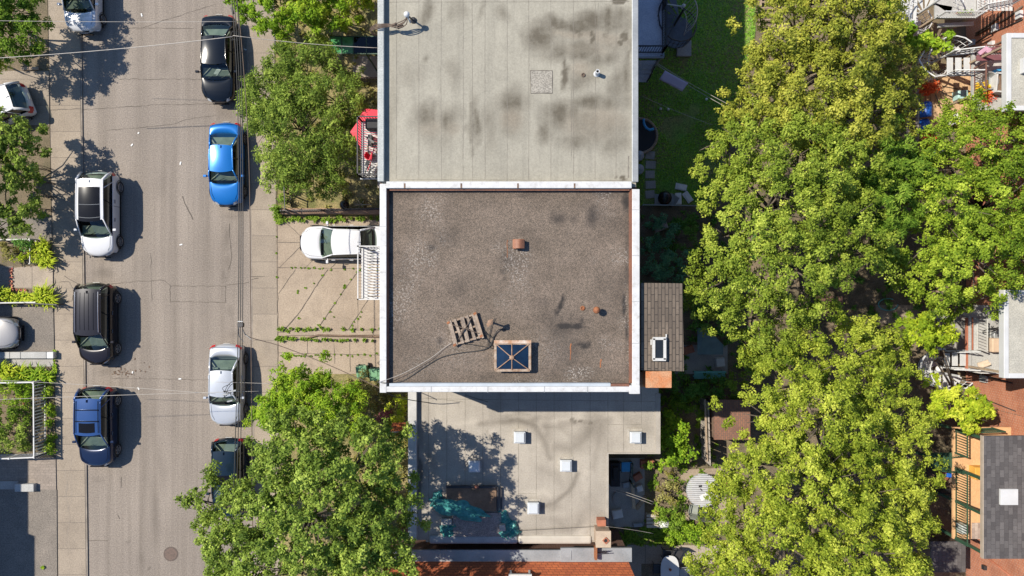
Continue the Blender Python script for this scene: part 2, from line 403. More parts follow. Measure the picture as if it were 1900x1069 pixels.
# ------------------------------------------------------------ worn surfaces
def roof_sheet(name, rects, z, fn, mat, parent, step=.10):
    Vs = []; Fs = []; A = {}; o = 0
    for (x0, y0, x1, y1) in rects:
        ax, ay = P2(x0, y0, z); bx, by = P2(x1, y1, z); nx = max(2, int(abs(bx-ax)/step)); ny = max(2, int(abs(by-ay)/step))
        X, Y = np.meshgrid(np.linspace(ax, bx, nx+1), np.linspace(by, ay, ny+1)); X = X.ravel(); Y = Y.ravel()
        px = X*FPX/(CH-z)+950; py = 534.5-Y*FPX/(CH-z)
        for k, a in fn(px, py).items(): A.setdefault(k, []).append(a)
        Vs.append(np.stack([X, Y, np.full_like(X, z)], 1)); i, j = np.meshgrid(np.arange(nx), np.arange(ny)); b = (j*(nx+1)+i).ravel()+o
        Fs.append(np.stack([b, b+1, b+nx+2, b+nx+1], 1)); o += len(X)
    return np_mesh(name, np.concatenate(Vs), np.concatenate(Fs), mat, parent, {k: np.concatenate(a) for k, a in A.items()})
def ell(px, py, L, warp=10, seed=0, soft=.75):
    wx = px+(fnoise(px/60+20, py/60+20, 1, seed)-.5)*2*warp; wy = py+(fnoise(px/60+40, py/60+5, 1, seed+1)-.5)*2*warp
    f = np.zeros_like(px)
    for (cx, cy, rx, ry, s) in L:
        d = np.sqrt(((wx-cx)/rx)**2+((wy-cy)/ry)**2); f = np.maximum(f, s*np.clip((1.15-d)/soft, 0, 1))
    return f

def arcs(px, py, L, seed=0, warp=6):
    wx_ = px+(fnoise(px/40+20, py/40+20, 1, seed)-.5)*2*warp; wy_ = py+(fnoise(px/40+40, py/40+5, 1, seed+1)-.5)*2*warp; f = np.zeros_like(px)
    for pts, w_, s_ in L:
        for (a, b) in zip(pts[:-1], pts[1:]):
            dx, dy = b[0]-a[0], b[1]-a[1]; t = np.clip(((wx_-a[0])*dx+(wy_-a[1])*dy)/(dx*dx+dy*dy), 0, 1)
            d = np.hypot(wx_-a[0]-t*dx, wy_-a[1]-t*dy)/w_; f = np.maximum(f, s_*np.exp(-d*d*1.4))
    return f

# ------------------------------------------------------------ foliage
def leaves(C, nrm, dirs, L, W, tint):
    """pointed leaf quads: centre, normal, long axis"""
    n = nrm/np.linalg.norm(nrm, axis=1, keepdims=True)
    d = dirs-n*np.sum(dirs*n, axis=1, keepdims=True); d /= np.linalg.norm(d, axis=1, keepdims=True)+1e-9
    b = np.cross(n, d); L = L[:, None]; W = W[:, None]
    V = np.stack([C-d*L*.5, C-d*L*.05+b*W*.5-n*L*.05, C+d*L*.5-n*L*.12, C-d*L*.05-b*W*.5-n*L*.05], axis=1).reshape(-1, 3)
    F = np.arange(len(V)).reshape(-1, 4)
    return V, F, np.repeat(tint, 4)

BOUGH = 7
def crown_points(lobes, per_m2, rng, inner=.36, bough=.31):
    """clump centres on the sunny shells of a set of ellipsoid lobes (x,y,z,rx,rz)"""
    pts = []; out = []
    for (x, y, z, r, rz) in lobes:
        nb = max(3, int(per_m2/BOUGH*math.pi*r*r*1.45))
        u = rng.normal(size=(nb, 3)); u /= np.linalg.norm(u, axis=1, keepdims=True)
        u[:, 2] = np.where(u[:, 2] < -.3, -u[:, 2], u[:, 2])
        k = np.minimum(1-rng.normal(-.01, .13, nb), 1.1); k = np.where(rng.random(nb) < inner, rng.uniform(.35, .8, nb), k)
        wob = 1+.20*np.sin(3*np.arctan2(u[:, 1], u[:, 0])+x)*(1-np.abs(u[:, 2]))+rng.normal(0, .06, nb)
        c = np.stack([x+u[:, 0]*r*k*wob, y+u[:, 1]*r*k*wob, z+u[:, 2]*rz*k], 1)
        br = bough*rng.uniform(.6, 1.3, nb)
        idx = np.repeat(np.arange(nb), BOUGH); n = len(idx); a = rng.uniform(0, 6.283, n); q = np.sqrt(rng.random(n))
        d = np.stack([np.cos(a)*q, np.sin(a)*q, .55*np.sqrt(1-q*q)+rng.normal(0, .12, n)], 1)
        pts.append(c[idx]+d*br[idx][:, None]); v = u[idx]*.6+d*.7; out.append(v/np.linalg.norm(v, axis=1, keepdims=True))
    Q = np.concatenate(pts); U = np.concatenate(out)
    keep = np.ones(len(Q), bool)
    for (x, y, z, r, rz) in lobes:     # drop clumps buried deep inside another lobe
        d = np.sqrt(((Q[:, 0]-x)/r)**2+((Q[:, 1]-y)/r)**2+((Q[:, 2]-z)/rz)**2)
        keep &= ~((d < .55) & (rng.random(len(Q)) < .8))
    return Q[keep], U[keep]

def foliage(name, lobes, mat, parent=None, seed=1, per_m2=7.0, nl=16, spread=.27, L=.17, W=.10, up=.75, star=True, clearing=None, bough=.31):
    rng = np.random.default_rng(seed)
    Q, U = crown_points(lobes, per_m2, rng, bough=bough)
    if clearing is not None:
        k = np.ones(len(Q), bool)
        for (x, y, r) in clearing: k &= ((Q[:, 0]-x)**2+(Q[:, 1]-y)**2 > r*r) | (rng.random(len(Q)) < .12)
        Q = Q[k]; U = U[k]
    n = len(Q); ct = np.clip(rng.normal(.45, .12, n)+np.repeat(rng.normal(0, .17, n//BOUGH+1), BOUGH)[:n]+.5*(fnoise(Q[:, 0]+60, Q[:, 1]+60, .45, seed+3, 3)-.5), 0, 1)
    sz = rng.uniform(.7, 1.25, n)
    N = n*nl; idx = np.repeat(np.arange(n), nl)
    a = rng.uniform(0, 2*np.pi, N); rr = spread*np.sqrt(rng.random(N))*sz[idx]
    ax = U*1.0; ax[:, 2] += up; ax += rng.normal(0, .35, ax.shape); ax /= np.linalg.norm(ax, axis=1, keepdims=True)
    ref = np.tile(np.array([[1.0, .13, .05]]), (n, 1)); e1 = np.cross(ax, ref); e1 /= np.linalg.norm(e1, axis=1, keepdims=True)+1e-9; e2 = np.cross(ax, e1)
    rad = e1[idx]*np.cos(a)[:, None]+e2[idx]*np.sin(a)[:, None]
    C = Q[idx]+rad*rr[:, None]+ax[idx]*(rng.normal(0, .07, N)-rr*.45*rr/spread)[:, None]
    nr = ax[idx]+rad*rng.uniform(.0, .8, N)[:, None]+rng.normal(0, .42, (N, 3))
    d = rad+rng.normal(0, .35, (N, 3)) if star else rng.normal(0, 1, (N, 3))
    t = np.clip(ct[idx]+rng.normal(0, .16, N), 0, 1)
    V, F, T = leaves(C, nr, d, L*rng.uniform(.7, 1.3, N), W*rng.uniform(.7, 1.3, N), t)
    return np_mesh(name, V, F, mat, parent, {'tint': T})

def tree(name, lobes, base, mat, label, group=None, seed=1, trunk_r=.16, bark='bark', twigs=9, **kw):
    t = thing(name, base, label, 'tree', group)
    rng = random.Random(seed)
    mb = MB(); cx = sum(l[0] for l in lobes)/len(lobes); cy = sum(l[1] for l in lobes)/len(lobes); zt = min(l[2] for l in lobes)
    b = Vector(base); fork = Vector((b.x+(cx-b.x)*.35, b.y+(cy-b.y)*.35, b.z+(zt-b.z)*.55))
    mb.tube([b+Vector((0, 0, -.15)), b+(fork-b)*.5+Vector((.04, .03, 0)), fork], trunk_r*1.15, 9, taper=trunk_r*.8)
    for (x, y, z, r, rz) in lobes:
        e = Vector((x, y, z)); mid = fork+(e-fork)*.5+Vector((rng.uniform(-.2, .2), rng.uniform(-.2, .2), .25))
        mb.tube([fork-Vector((0, 0, .1)), mid, e], trunk_r*.42, 6, taper=trunk_r*.16)
        for k in range(max(3, int(twigs*r/2.2))):
            a = rng.uniform(0, 6.283); el = rng.uniform(.1, 1.1); k1 = rng.uniform(.7, 1.0)
            q = Vector((x+math.cos(a)*math.cos(el)*r*k1, y+math.sin(a)*math.cos(el)*r*k1, z+math.sin(el)*rz*k1))
            m2 = e+(q-e)*.5+Vector((0, 0, .12)); mb.tube([e+(q-e)*rng.uniform(0, .25), m2, q], trunk_r*.17+.012, 4, taper=.008)
    mb.build('trunk', bark, t, smooth=True)
    foliage('crown', lobes, mat, t, seed, **kw)
    return t
def lob(px, py, z, rpx, rz=None):
    x, y, _ = P(px, py, z); r = S(rpx, z); return (x, y, z, r, rz if rz is not None else r*.75)
def bush(name, lobes, mat, label, seed=1, group=None, cat='shrub', nstem=5, **kw):
    x, y = lobes[0][0], lobes[0][1]; t = thing(name, (x, y, .1), label, cat, group)
    kw.setdefault('bough', .2); kw.setdefault('per_m2', 42); kw.setdefault('nl', 11); kw.setdefault('spread', .16); kw.setdefault('L', .11); kw.setdefault('W', .065)
    mb = MB(); rr = random.Random(seed)
    for (lx, ly, lz, r, rz) in lobes:
        for k in range(nstem): mb.tube([(lx+rr.uniform(-.1, .1), ly+rr.uniform(-.1, .1), .05), (lx+rr.uniform(-.5, .5)*r, ly+rr.uniform(-.5, .5)*r, lz+rz*.3)], .018, 4, taper=.006)
    mb.build('stem', 'bark', t); foliage('foliage', lobes, mat, t, seed, **kw); return t

def blades(name, spots, mat, parent=None, seed=1, kind=None, h=.5, w=.035, n=26):
    """clumps of arching strap leaves; spots = (x,y,z,r)"""
    rng = np.random.default_rng(seed); Vs = []; Fs = []; T = []; o = 0
    for (x, y, z, r) in spots:
        for k in range(n):
            a = rng.uniform(0, 6.283); l = r*rng.uniform(.6, 1.25); hh = h*rng.uniform(.6, 1.1); x0 = x+rng.normal(0, r*.18); y0 = y+rng.normal(0, r*.18)
            dx, dy = math.cos(a), math.sin(a); t = np.clip(rng.normal(.5, .25), 0, 1); ww = w*rng.uniform(.7, 1.3)
            for q, (s, zz) in enumerate(((0, 0), (.4, .8), (.75, 1.0), (1.05, .72))):
                k2 = ww*(1, 1, .8, .12)[q]
                Vs += [(x0+dx*l*s-dy*k2, y0+dy*l*s+dx*k2, z+hh*zz), (x0+dx*l*s+dy*k2, y0+dy*l*s-dx*k2, z+hh*zz)]; T += [t, t]
            for q in range(3): Fs.append((o+2*q, o+2*q+1, o+2*q+3, o+2*q+2))
            o += 8
    return np_mesh(name, np.array(Vs), np.array(Fs), mat, parent, {'tint': np.array(T)})

def railing(mb, pts, h=1.0, step=.13, r=.018, m=0, bottom=.08, posts=True, top=.045):
    for a, b in zip(pts[:-1], pts[1:]):
        a = Vector(a); b = Vector(b); L = (b-a).length; n = max(1, int(L/step))
        mb.bar(a+Vector((0, 0, h)), b+Vector((0, 0, h)), top, top*.8, m)
        mb.bar(a+Vector((0, 0, bottom)), b+Vector((0, 0, bottom)), top*.8, top*.7, m)
        for i in range(1, n):
            q = a+(b-a)*i/n; mb.bar(q+Vector((0, 0, bottom+.01)), q+Vector((0, 0, h-.01)), r, r, m)
        if posts:
            for q in (a, b): mb.bar(q, q+Vector((0, 0, h+.03)), top*1.3, top*1.3, m)
    return mb
def sag(a, b, s=.4, n=14):
    a = Vector(a); b = Vector(b)
    return [a+(b-a)*(i/n)-Vector((0, 0, 4*s*(i/n)*(1-i/n))) for i in range(n+1)]
def cable(pts, label, mat='cable', r=.018, name='overhead_cable', group=None, cat='cable', smooth_n=1):
    return tag(MB().tube(pts, r, 5).build(name, mat, smooth=True), label, cat, group)
# ------------------------------------------------------------ ground, road, pavements
tag(MB().b2(-120, -120, -.5, 120, 120, -.06).build('ground', 'soil'), kind='structure')
def lerp_edge(x0, x1, y): return x0+(x1-x0)*y/1069
def edge_poly(a0, a1, b0, b1, ya=-260, yb=1330):
    return [(lerp_edge(a0, a1, ya), ya), (lerp_edge(b0, b1, ya), ya), (lerp_edge(b0, b1, yb), yb), (lerp_edge(a0, a1, yb), yb)]
road = struct('road', edge_poly(150, 163, 457.5, 472), -.055, -.004, 'road')
def f_road(px, py):
    bands = sum(a*np.exp(-((px-c-.013*py)/w_)**2) for c, w_, a in ((262, 16, .26), (312, 12, .20), (372, 16, .22), (405, 12, .14), (190, 10, .10)))
    st = bands*(.35+1.1*fnoise(px/90+4, py/200+3, 1, 12, 3))
    sp = ell(px, py, [(424, 440, 7, 30, .55), (428, 490, 5, 20, .5), (426, 575, 7, 14, .35), (415, 210, 16, 10, .35), (300, 120, 14, 24, .3), (295, 340, 12, 30, .25), (192, 505, 22, 12, .5), (195, 690, 24, 10, .35), (430, 400, 20, 8, .35), (430, 620, 18, 8, .3), (285, 950, 10, 70, .4), (420, 510, 5, 14, .5), (180, 890, 16, 8, .3), (265, 1040, 8, 20, .3), (240, 1010, 5, 5, .8), (277, 1055, 4, 4, .8), (300, 870, 12, 60, .3)], 9, 21, .9)
    return {'stain': np.clip(st+sp, 0, 1)}
roof_sheet('asphalt_surface', [(140, -110, 480, 1180)], -.001, f_road, 'road', road, .16)
def strips(polys, z, mat, name, parent=None, seed=3, jit=.5, w=.03):
    rr = random.Random(seed); mb = MB()
    for pl in polys:
        ww = w
        if isinstance(pl, tuple): ww, pl = pl
        pts = []
        for (a, b) in zip(pl[:-1], pl[1:]):
            n = max(1, int(math.hypot(b[0]-a[0], b[1]-a[1])/7))
            for i in range(n): t = i/n; pts.append((a[0]+(b[0]-a[0])*t+rr.uniform(-jit, jit), a[1]+(b[1]-a[1])*t+rr.uniform(-jit, jit)))
        pts.append(pl[-1]); q = [Vector(P(x, y, z)) for x, y in pts]; vs = []
        for i, p in enumerate(q):
            d = q[min(i+1, len(q)-1)]-q[max(i-1, 0)]; d = Vector((-d.y, d.x, 0)); d.normalize(); k = ww*.5*(1 if jit == 0 else rr.uniform(.4, 1.25))
            vs += [p+d*k, p-d*k]
        mb.add(vs, [(2*i, 2*i+1, 2*i+3, 2*i+2) for i in range(len(q)-1)])
    return mb.build(name, mat, parent)
strips([[(150, 204), (300, 194), (395, 193)], [(197, 242), (260, 237), (320, 231), (345, 222), (400, 214)],
        [(262, 52), (310, 36), (400, 8)], [(230, 52), (360, 53)], [(218, 147), (380, 147)], (.05, [(338, 364), (347, 385), (358, 408)]),
        [(206, 527), (250, 522), (305, 520), (316, 530), (316, 560)], [(316, 531), (420, 531)], (.04, [(418, 531), (419, 560)]), [(316, 560), (420, 561)], [(420, 530), (462, 524)],
        (.05, [(425, 415), (430, 480), (424, 500)]), (.05, [(226, 885), (225, 905)]), (.045, [(219, 955), (222, 963)]), [(280, 470), (282, 560)],
        [(206, 702), (390, 705)], [(160, 1004), (200, 1003)]], .004, 'crack', 'crack', road, 3, .9, .028)
strips([[(332, -40), (340, 60), (343, 200), (346, 330), (350, 500), (350, 700), (350, 830), (349, 1100)], [(202, 40), (206, 240)], [(203, 840), (215, 1030)],
        [(383, 0), (388, 120)], [(378, 230), (381, 440)], (.018, [(236, 0), (233, 200)])], .004, 'seam', 'seam', road, 5, .4, .022)
# manhole cover
mx, my, _ = P(317, 1028)
t = thing('manhole_cover', (mx, my, .002), 'round brown cast iron manhole cover in the road near the bottom edge', 'manhole cover')
MB().lathe((mx, my, .001), [(.40, 0), (.40, .006), (.335, .006), (.335, .0065)], 28).build('frame_ring', plain('ring_iron', (.12, .085, .065), (.08, .06, .05), .7, 8), t)
mb = MB().lathe((mx, my, .001), [(.325, 0), (.325, .008)], 28)
for i in range(-4, 5):
    for j in range(-4, 5):
        if math.hypot(i, j) < 4.2: mb.box((mx+i*.065, my+j*.065, .011), (.035, .035, .005))
mb.build('cover', plain('cover_iron', (.16, .105, .08), (.10, .07, .055), .6, 8), t)
ls = struct('sidewalk', edge_poly(88, 107, 147, 159.5), -.05, .075, 'sidewalk')
rs = struct('sidewalk', edge_poly(461, 475.5, 508, 519), -.05, .13, 'sidewalk')
struct('kerb', edge_poly(147.2, 159.7, 150, 163), -.05, .06, 'mortar'); struct('kerb', edge_poly(457.5, 472, 460.8, 475.3), -.05, .125, 'mortar')
strips([[(lerp_edge(88, 107, -50), -50), (107, 1069)], [(108, 524), (128, 522), (138, 540), (134, 558), (120, 560)], [(120, 512), (148, 530)], [(92, 204), (150, 202)]], .079, 'crack', 'crack', ls, 4, .8, .03)
strips([(.02, [(135, 845), (122, 915), (130, 960), (123, 1010)]), (.02, [(132, 880), (133, 930), (123, 950)]), (.02, [(120, 870), (126, 905), (118, 930)])], .079, 'seam', 'chalk_mark', ls, 9, .8, .02)
strips([[(466, 514), (492, 513)], [(465, 520), (480, 516)], [(509, 0), (514, 400), (519, 1069)]], .134, 'crack', 'crack', rs, 4, .7, .03)
# soil of the front and back yards
struct('front_yard_soil', [(-900, -260), (lerp_edge(88, 107, -260), -260), (lerp_edge(88, 107, 1330), 1330), (-900, 1330)], -.05, .10, 'soil')
struct('front_yard_soil', [(lerp_edge(508, 519, -260), -260), (840, -260), (840, 1330), (lerp_edge(508, 519, 1330), 1330)], -.05, .10, 'dry_grass')
struct('back_yard_soil', [(840, -260), (2600, -260), (2600, 1330), (840, 1330)], -.05, .10, 'soil')
# left frontages
struct('driveway', [(-700, 128), (90.5, 132), (91.5, 232), (-700, 236)], .05, .122, 'sidewalk')
struct('path', [(-500, 404), (95.3, 404), (96, 446), (-500, 446)], .05, .122, 'asphalt')
struct('path', [(-500, 494), (24, 494), (24, 536), (-500, 536)], .05, .120, 'asphalt')
mb = struct('path', [(24, 497), (60, 494), (98, 494), (98, 536), (60, 536), (24, 534)], .05, .126, 'path')
struct('driveway', [(-600, 566), (98.5, 566), (100.5, 654), (-600, 654)], .05, .118, 'asphalt')
struct('driveway', [(-500, 849), (103, 849), (104, 909), (-500, 909)], .05, .120, 'pavers')
struct('driveway', [(-500, 909), (105, 909), (107.5, 1330), (-500, 1330)], .05, .116, 'asphalt')
struct('sidewalk', [(-500, 893), (34, 893), (34, 908), (-500, 908)], .05, .16, 'concgrey')
t = thing('concrete_block', P(54, 902, .12), 'low concrete edging block between the pavers and the asphalt driveway', 'block')
MB().b2(*P2(36, 909), .12, *P2(71, 895), .38).build('block', 'palewall', t, bevel=.02); 
# driveway of the pink-grey slabs, on the right side of the road
dr = struct('driveway', [(512.5, 408), (713, 408), (713, 694), (515.5, 694)], .05, .124, 'drive')
def joints(polys, parent, z=.129, w=.03): return strips(polys, z, 'crack', 'joint', parent, 8, .5, w)
joints([[(530, 412), (560, 441)], [(515, 450), (557, 450)], [(557, 458), (518, 497)], [(514, 497), (712, 499)], [(582, 481), (566, 498)], [(634, 477), (613, 498)],
        (.05, [(608, 500), (584, 535), (556, 580), (528, 612)]), (.05, [(662, 507), (640, 536), (615, 573), (592, 607)]), [(548, 500), (517, 545)], (.05, [(683, 556), (664, 585), (646, 612)]),
        [(664, 430), (664, 615)], [(570, 632), (571, 656)], [(620, 637), (621, 675)], [(649, 632), (650, 690)], [(515, 655), (712, 659)], [(515, 617), (712, 612)]], dr)
t = thing('dark_edging_board', P(640, 623, .12), 'dark low edging boards between two strips of the concrete driveway', 'edging board')
MB().tube([P(564, 629, .2), P(590, 622, .2), P(712, 625, .2)], .055, 6).build('board', 'wooddark', t)
MB().bar(P(530, 618, .16), P(712, 617, .16), .24, .09).build('footing', 'drive', t)
# wooden planter curb with weeds
t = thing('garden_curb', P(610, 394, .1), 'long reddish timber curb between dry garden and driveway', 'curb')
MB().b2(*P2(525, 399), .1, *P2(712, 388), .42).build('timber', plain('reddish_timber', (.34, .22, .14), (.24, .15, .10), .9, 3, .4), t, bevel=.02)
def sprigs(name, spots, mat, seed, label, n=18, h=.22, r=.16, w=.03, cat='weeds'):
    return tag(blades(name, [P(x, y, .1)+(r*(.7+.6*random.random()),) for x, y in spots], mat, None, seed, n=n, h=h, w=w), label, cat, kind='stuff')
rw = random.Random(5)
def along(a, b, n, j=3): return [(a[0]+(b[0]-a[0])*i/(n-1)+rw.uniform(-j, j), a[1]+(b[1]-a[1])*i/(n-1)+rw.uniform(-j, j)) for i in range(n)]
sprigs('weeds', along((517, 407), (640, 407), 24, 3)+along((640, 406), (700, 408), 6, 3)+along((515, 385), (519, 412), 16, 4), 'lf_green', 11, 'green weeds along the timber curb beside the driveway', h=.22, r=.15)
sprigs('weeds', along((520, 613), (610, 609), 13, 2.5)+along((640, 611), (705, 610), 5, 2)+along((515, 628), (545, 627), 10, 3)+along((560, 628), (640, 630), 11, 3)+along((645, 629), (690, 630), 4, 2), 'lf_green', 12, 'green weeds on both sides of the dark edging boards', r=.11)
sprigs('weeds', along((522, 660), (590, 660), 14, 2)+along((600, 660), (700, 658), 10, 2.5)+along((552, 546), (612, 500), 5)+along((592, 605), (650, 520), 7, 2)+along((650, 610), (670, 580), 6, 2)+along((540, 497), (600, 498), 8, 1.5)+along((640, 499), (700, 500), 5, 1.5)+[(663, 505), (668, 502), (553, 540), (514, 440), (514, 514), (513, 470), (640, 530), (641, 533), (620, 588), (555, 590)], 'lf_green', 13, 'small weeds growing in the joints of the concrete driveway', r=.06, h=.08, n=10)
sprigs('weeds', along((102, 652), (104, 700), 9, 1.5)+[(81, 1052)]*3, 'lf_bright', 14, 'weeds along the edge of the left sidewalk and asphalt driveway', r=.10, h=.12)
# ground of the front gardens on the right side of the road
struct('path', [(655, 104), (720, 104), (720, 146), (655, 146)], .05, .125, 'path')
struct('path', [(760, 1010), (1340, 1012), (1320, 1046), (1190, 1046), (1190, 1330), (760, 1330)], .05, .12, 'path')
# back yards
lawn = struct('lawn', [(1090, -260), (1404, -260), (1402, 60), (1375, 130), (1355, 210), (1330, 382), (1090, 382)], .05, .13, 'lawn')
rg = np.random.default_rng(31); n = 26000
gx = rg.uniform(1130, 1400, n); gy = rg.uniform(-30, 380, n)
k = (fnoise(gx/34+9, gy/34+9, .5, 4) > .42) & (gx < 1402-np.maximum(0, gy-60)*.23); k &= ~((gx > 1195) & (gx < 1218) & (gy > 275)); gx = gx[k]; gy = gy[k]; n = len(gx)
C = np.stack([(gx-950)/FPX*(CH-.13), -(gy-534.5)/FPX*(CH-.13), rg.uniform(.13, .19, n)], 1)
nr = rg.normal(0, .55, (n, 3)); nr[:, 2] += 1
V, F, T = leaves(C, nr, rg.normal(size=(n, 3)), rg.uniform(.08, .17, n), rg.uniform(.03, .055, n), np.clip(rg.normal(.35, .22, n)+.6*(fnoise(gx/34, gy/34, .7, 8)-.5), 0, 1))
tag(np_mesh('grass', V, F, leaf_mat('grass_blades', (.12, .26, .03), (.25, .43, .06), (.40, .46, .11)), None, {'tint': T}), 'green lawn grass in the back yard behind the grey roofed building', 'grass', kind='stuff')
struct('path', [(1200, 980), (1280, 974), (1290, 1006), (1130, 1012)], .05, .115, 'lawn')
struct('patio', [(1262, 872), (1345, 868), (1350, 970), (1270, 965)], .05, .125, 'drive')
struct('patio', [(1100, 850), (1196, 850), (1196, 978), (1100, 978)], .05, .115, 'concgrey')
struct('patio', [(1250, 640), (1350, 640), (1350, 694), (1250, 694)], .05, .115, 'concgrey')
struct('path', [(1625, 566), (1705, 566), (1705, 604), (1625, 600)], .05, .115, 'drive')
for i, (x, y) in enumerate([(1206, 288), (1207, 306), (1206, 324), (1207, 343), (1206, 361)]):
    px, py, _ = P(x, y, .13)
    tag(MB().box((px, py, .14), (.50+.04*(i % 2), .42, .06), .05*(i-2)).build('stepping_stone', 'concgrey', bevel=.015), 'square grey stepping stone, one of a row of five beside the rear wall', 'stepping stone', 'stepping stones along the rear wall')
# ------------------------------------------------------------ roofs with wear
def membrane_mat(name, c1, c2, stain, tan, streak=.25):
    s = NT(name); s.p(Roughness=.85)
    c = s.mix(s.ramp(s.noise(.45, 5, .6), .35, .65), c1, c2)
    st = s.noise(1.0, 4, .6, s.scalev(3.0, .22, 1)); c = s.mix(s.math('MULTIPLY', s.ramp(st, .48, .75), streak), c, hsv(c2, .72))
    brk = s.noise(5, 5, .75); k = s.math('ADD', s.math('MULTIPLY', brk, .8), .55)
    c = s.mix(s.math('MULTIPLY', s.attr('tan'), k, clamp=True), c, tan)
    c = s.mix(s.math('MULTIPLY', s.attr('stain'), k, clamp=True), c, stain)
    c = s.mix(s.math('MULTIPLY', s.ramp(s.noise(1.6, 5, .7), .5, .72), .35), c, hsv(c2, .8)); c = s.mix(.28, c, s.mix(s.ramp(s.noise(14, 4, .85), .3, .7), (.16, .16, .16), (.84, .84, .84)), 'OVERLAY')
    s.col(c); s.bump(s.noise(18, 3), .15); return s.m
M['seamline'] = plain('seam_line', (.16, .14, .115), (.22, .2, .165), .9, 4)
M['grey_roof'] = membrane_mat('grey_membrane_roof', (.338, .312, .25), (.288, .266, .213), (.108, .092, .066), (.27, .225, .168), .5)
M['pale_roof'] = membrane_mat('pale_membrane_roof', (.395, .355, .30), (.325, .29, .245), (.15, .13, .105), (.43, .385, .325), .3)
def gravel_mat():
    s = NT('gravel_roof'); s.p(Roughness=1)
    c = s.mix(s.ramp(s.noise(.8, 6, .72), .34, .64), (.188, .145, .114), (.135, .104, .08))
    v = s.n('TexVoronoi'); v.inputs['Scale'].default_value = 30; s.t.links.new(s.co(), v.inputs['Vector'])
    sep = s.n('SeparateColor'); s.t.links.new(v.outputs['Color'], sep.inputs[0])
    c = s.mix(.55, c, s.mix(sep.outputs[0], (.13, .16, .16), (.84, .83, .81)), 'OVERLAY')
    c = s.mix(.25, c, s.mix(s.ramp(s.noise(20, 3, .8), .32, .68), (.1, .1, .1), (.9, .9, .9)), 'OVERLAY')
    k = s.math('ADD', s.math('MULTIPLY', s.noise(7, 5, .8), 1.5), .25)
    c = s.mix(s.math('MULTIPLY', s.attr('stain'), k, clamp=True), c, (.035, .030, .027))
    c = s.mix(s.math('MULTIPLY', s.attr('tan'), s.ramp(s.noise(14, 3, .8), .52, .66), clamp=True), c, (.50, .45, .40))
    s.col(c); s.bump(v.outputs['Distance'], .6, .03); return s.m
M['gravel'] = gravel_mat()

def seam_mesh(lines, z, parent, mat='seamline', w=.016, name='seam'): return strips(lines, z+.004, mat, name, parent, 21, .25, w)
ZR = 9.75; ZP = 10.0
def wx(px, z): return P2(px, 0, z)[0]
def wy(py, z): return P2(0, py, z)[1]
# ---- grey roofed building (north)
gb = thing('flat_roofed_building', (0, 10, 0), 'three storey building with stained pale grey flat membrane roof at the top', 'building')
GX0, GX1, GY0 = wx(700.5, ZP), wx(1186, ZP), wy(341, ZP)
MB().b2(GX0+.06, GY0+.02, 0, GX1-.08, 24, ZR-.02).build('wall', 'brownbrick', gb)
def f_grey(px, py):
    st = ell(px, py, [(1045, 52, 80, 26, .9), (1110, 36, 74, 26, .8), (995, 70, 34, 30, .95), (1060, 92, 80, 22, .75), (1130, 80, 46, 40, .45), (1110, 112, 50, 20, .6), (1052, 134, 7, 26, .9), (1078, 140, 30, 26, .55), (1155, 150, 26, 50, .6), (1110, 186, 80, 22, .8),
        (1050, 212, 46, 38, .72), (1100, 232, 70, 44, .62), (1140, 262, 30, 34, .55), (1075, 268, 44, 22, .55), (1020, 246, 20, 30, .5), (950, 196, 42, 36, .72), (950, 226, 42, 38, .5), (905, 238, 20, 60, .45), (880, 222, 9, 60, .6), (838, 218, 32, 30, .62), (798, 222, 42, 34, .55), (815, 245, 50, 40, .3),
        (790, 25, 16, 30, .5), (845, 20, 20, 30, .4), (890, 22, 9, 30, .4), (785, 108, 8, 9, .5), (760, 140, 30, 34, .3), (840, 140, 22, 30, .28), (930, 24, 16, 22, .4), (1165, 120, 7, 90, .5), (722, 220, 10, 120, .3), (1164, 60, 8, 40, .4)], 22, 3, .85)*.78
    drip = .35+1.3*fnoise(px/12+3, py/220+9, 1, 31, 3); st = st*np.clip(drip, .45, 1.4)
    ta = ell(px, py, [(1070, 64, 80, 9, .9), (1125, 72, 50, 14, .8), (1078, 132, 24, 20, .8), (1110, 226, 60, 36, .8), (952, 220, 24, 24, .9), (1060, 226, 26, 30, .6), (800, 236, 24, 18, .7), (838, 236, 20, 16, .6), (1090, 92, 60, 14, .6)], 9, 7, .8)
    st = np.maximum(st*(1-.55*ta), arcs(px, py, [([(1000, 57), (1060, 53), (1165, 50)], 4, .45), ([(1046, 112), (1052, 152)], 5, .6), ([(986, 60), (982, 72)], 6, .6), ([(873, 190), (875, 290)], 4, .4)], 2, 5))
    rng = np.random.default_rng(1)
    sp = ell(px, py, [(1072, 62, 5, 6, 1), (1078, 69, 3, 7, 1), (1099, 66, 4, 6, 1), (1101, 76, 3, 8, 1), (1124, 65, 3, 9, 1), (1143, 70, 2, 7, 1), (1160, 66, 7, 9, 1.4), (1153, 78, 6, 5, 1.4), (1150, 0, 16, 4, 1.5), (1158, 332, 5, 4, 1.5), (1147, 333, 5, 2, 1.4)], 6, 13, .5)
    return {'stain': np.clip(np.maximum(st*1.6, sp*1.2), 0, 1.3), 'tan': ta*.85}
gr = roof_sheet('roof', [(708, -95, 1180, 347)], ZR, f_grey, 'grey_roof', gb)
seam_mesh([[(x, -60), (x+rw.uniform(-1, 1), 150), (x, 333)] for x in (735, 777, 819, 859, 900, 941, 981, 1022, 1064, 1104, 1143)]+[[(876, 5), (877, 345)], [(722, 4), (1168, 3)], [(1110, 5), (1109, 110)], [(736, 333), (1166, 335)], [(819, 333), (818, 345)], [(941, 333), (941, 345)], [(1022, 333), (1023, 345)], [(1060, 166), (1060, 300)], (.05, [(1166, 290), (1166, 330)])], ZR, gr)
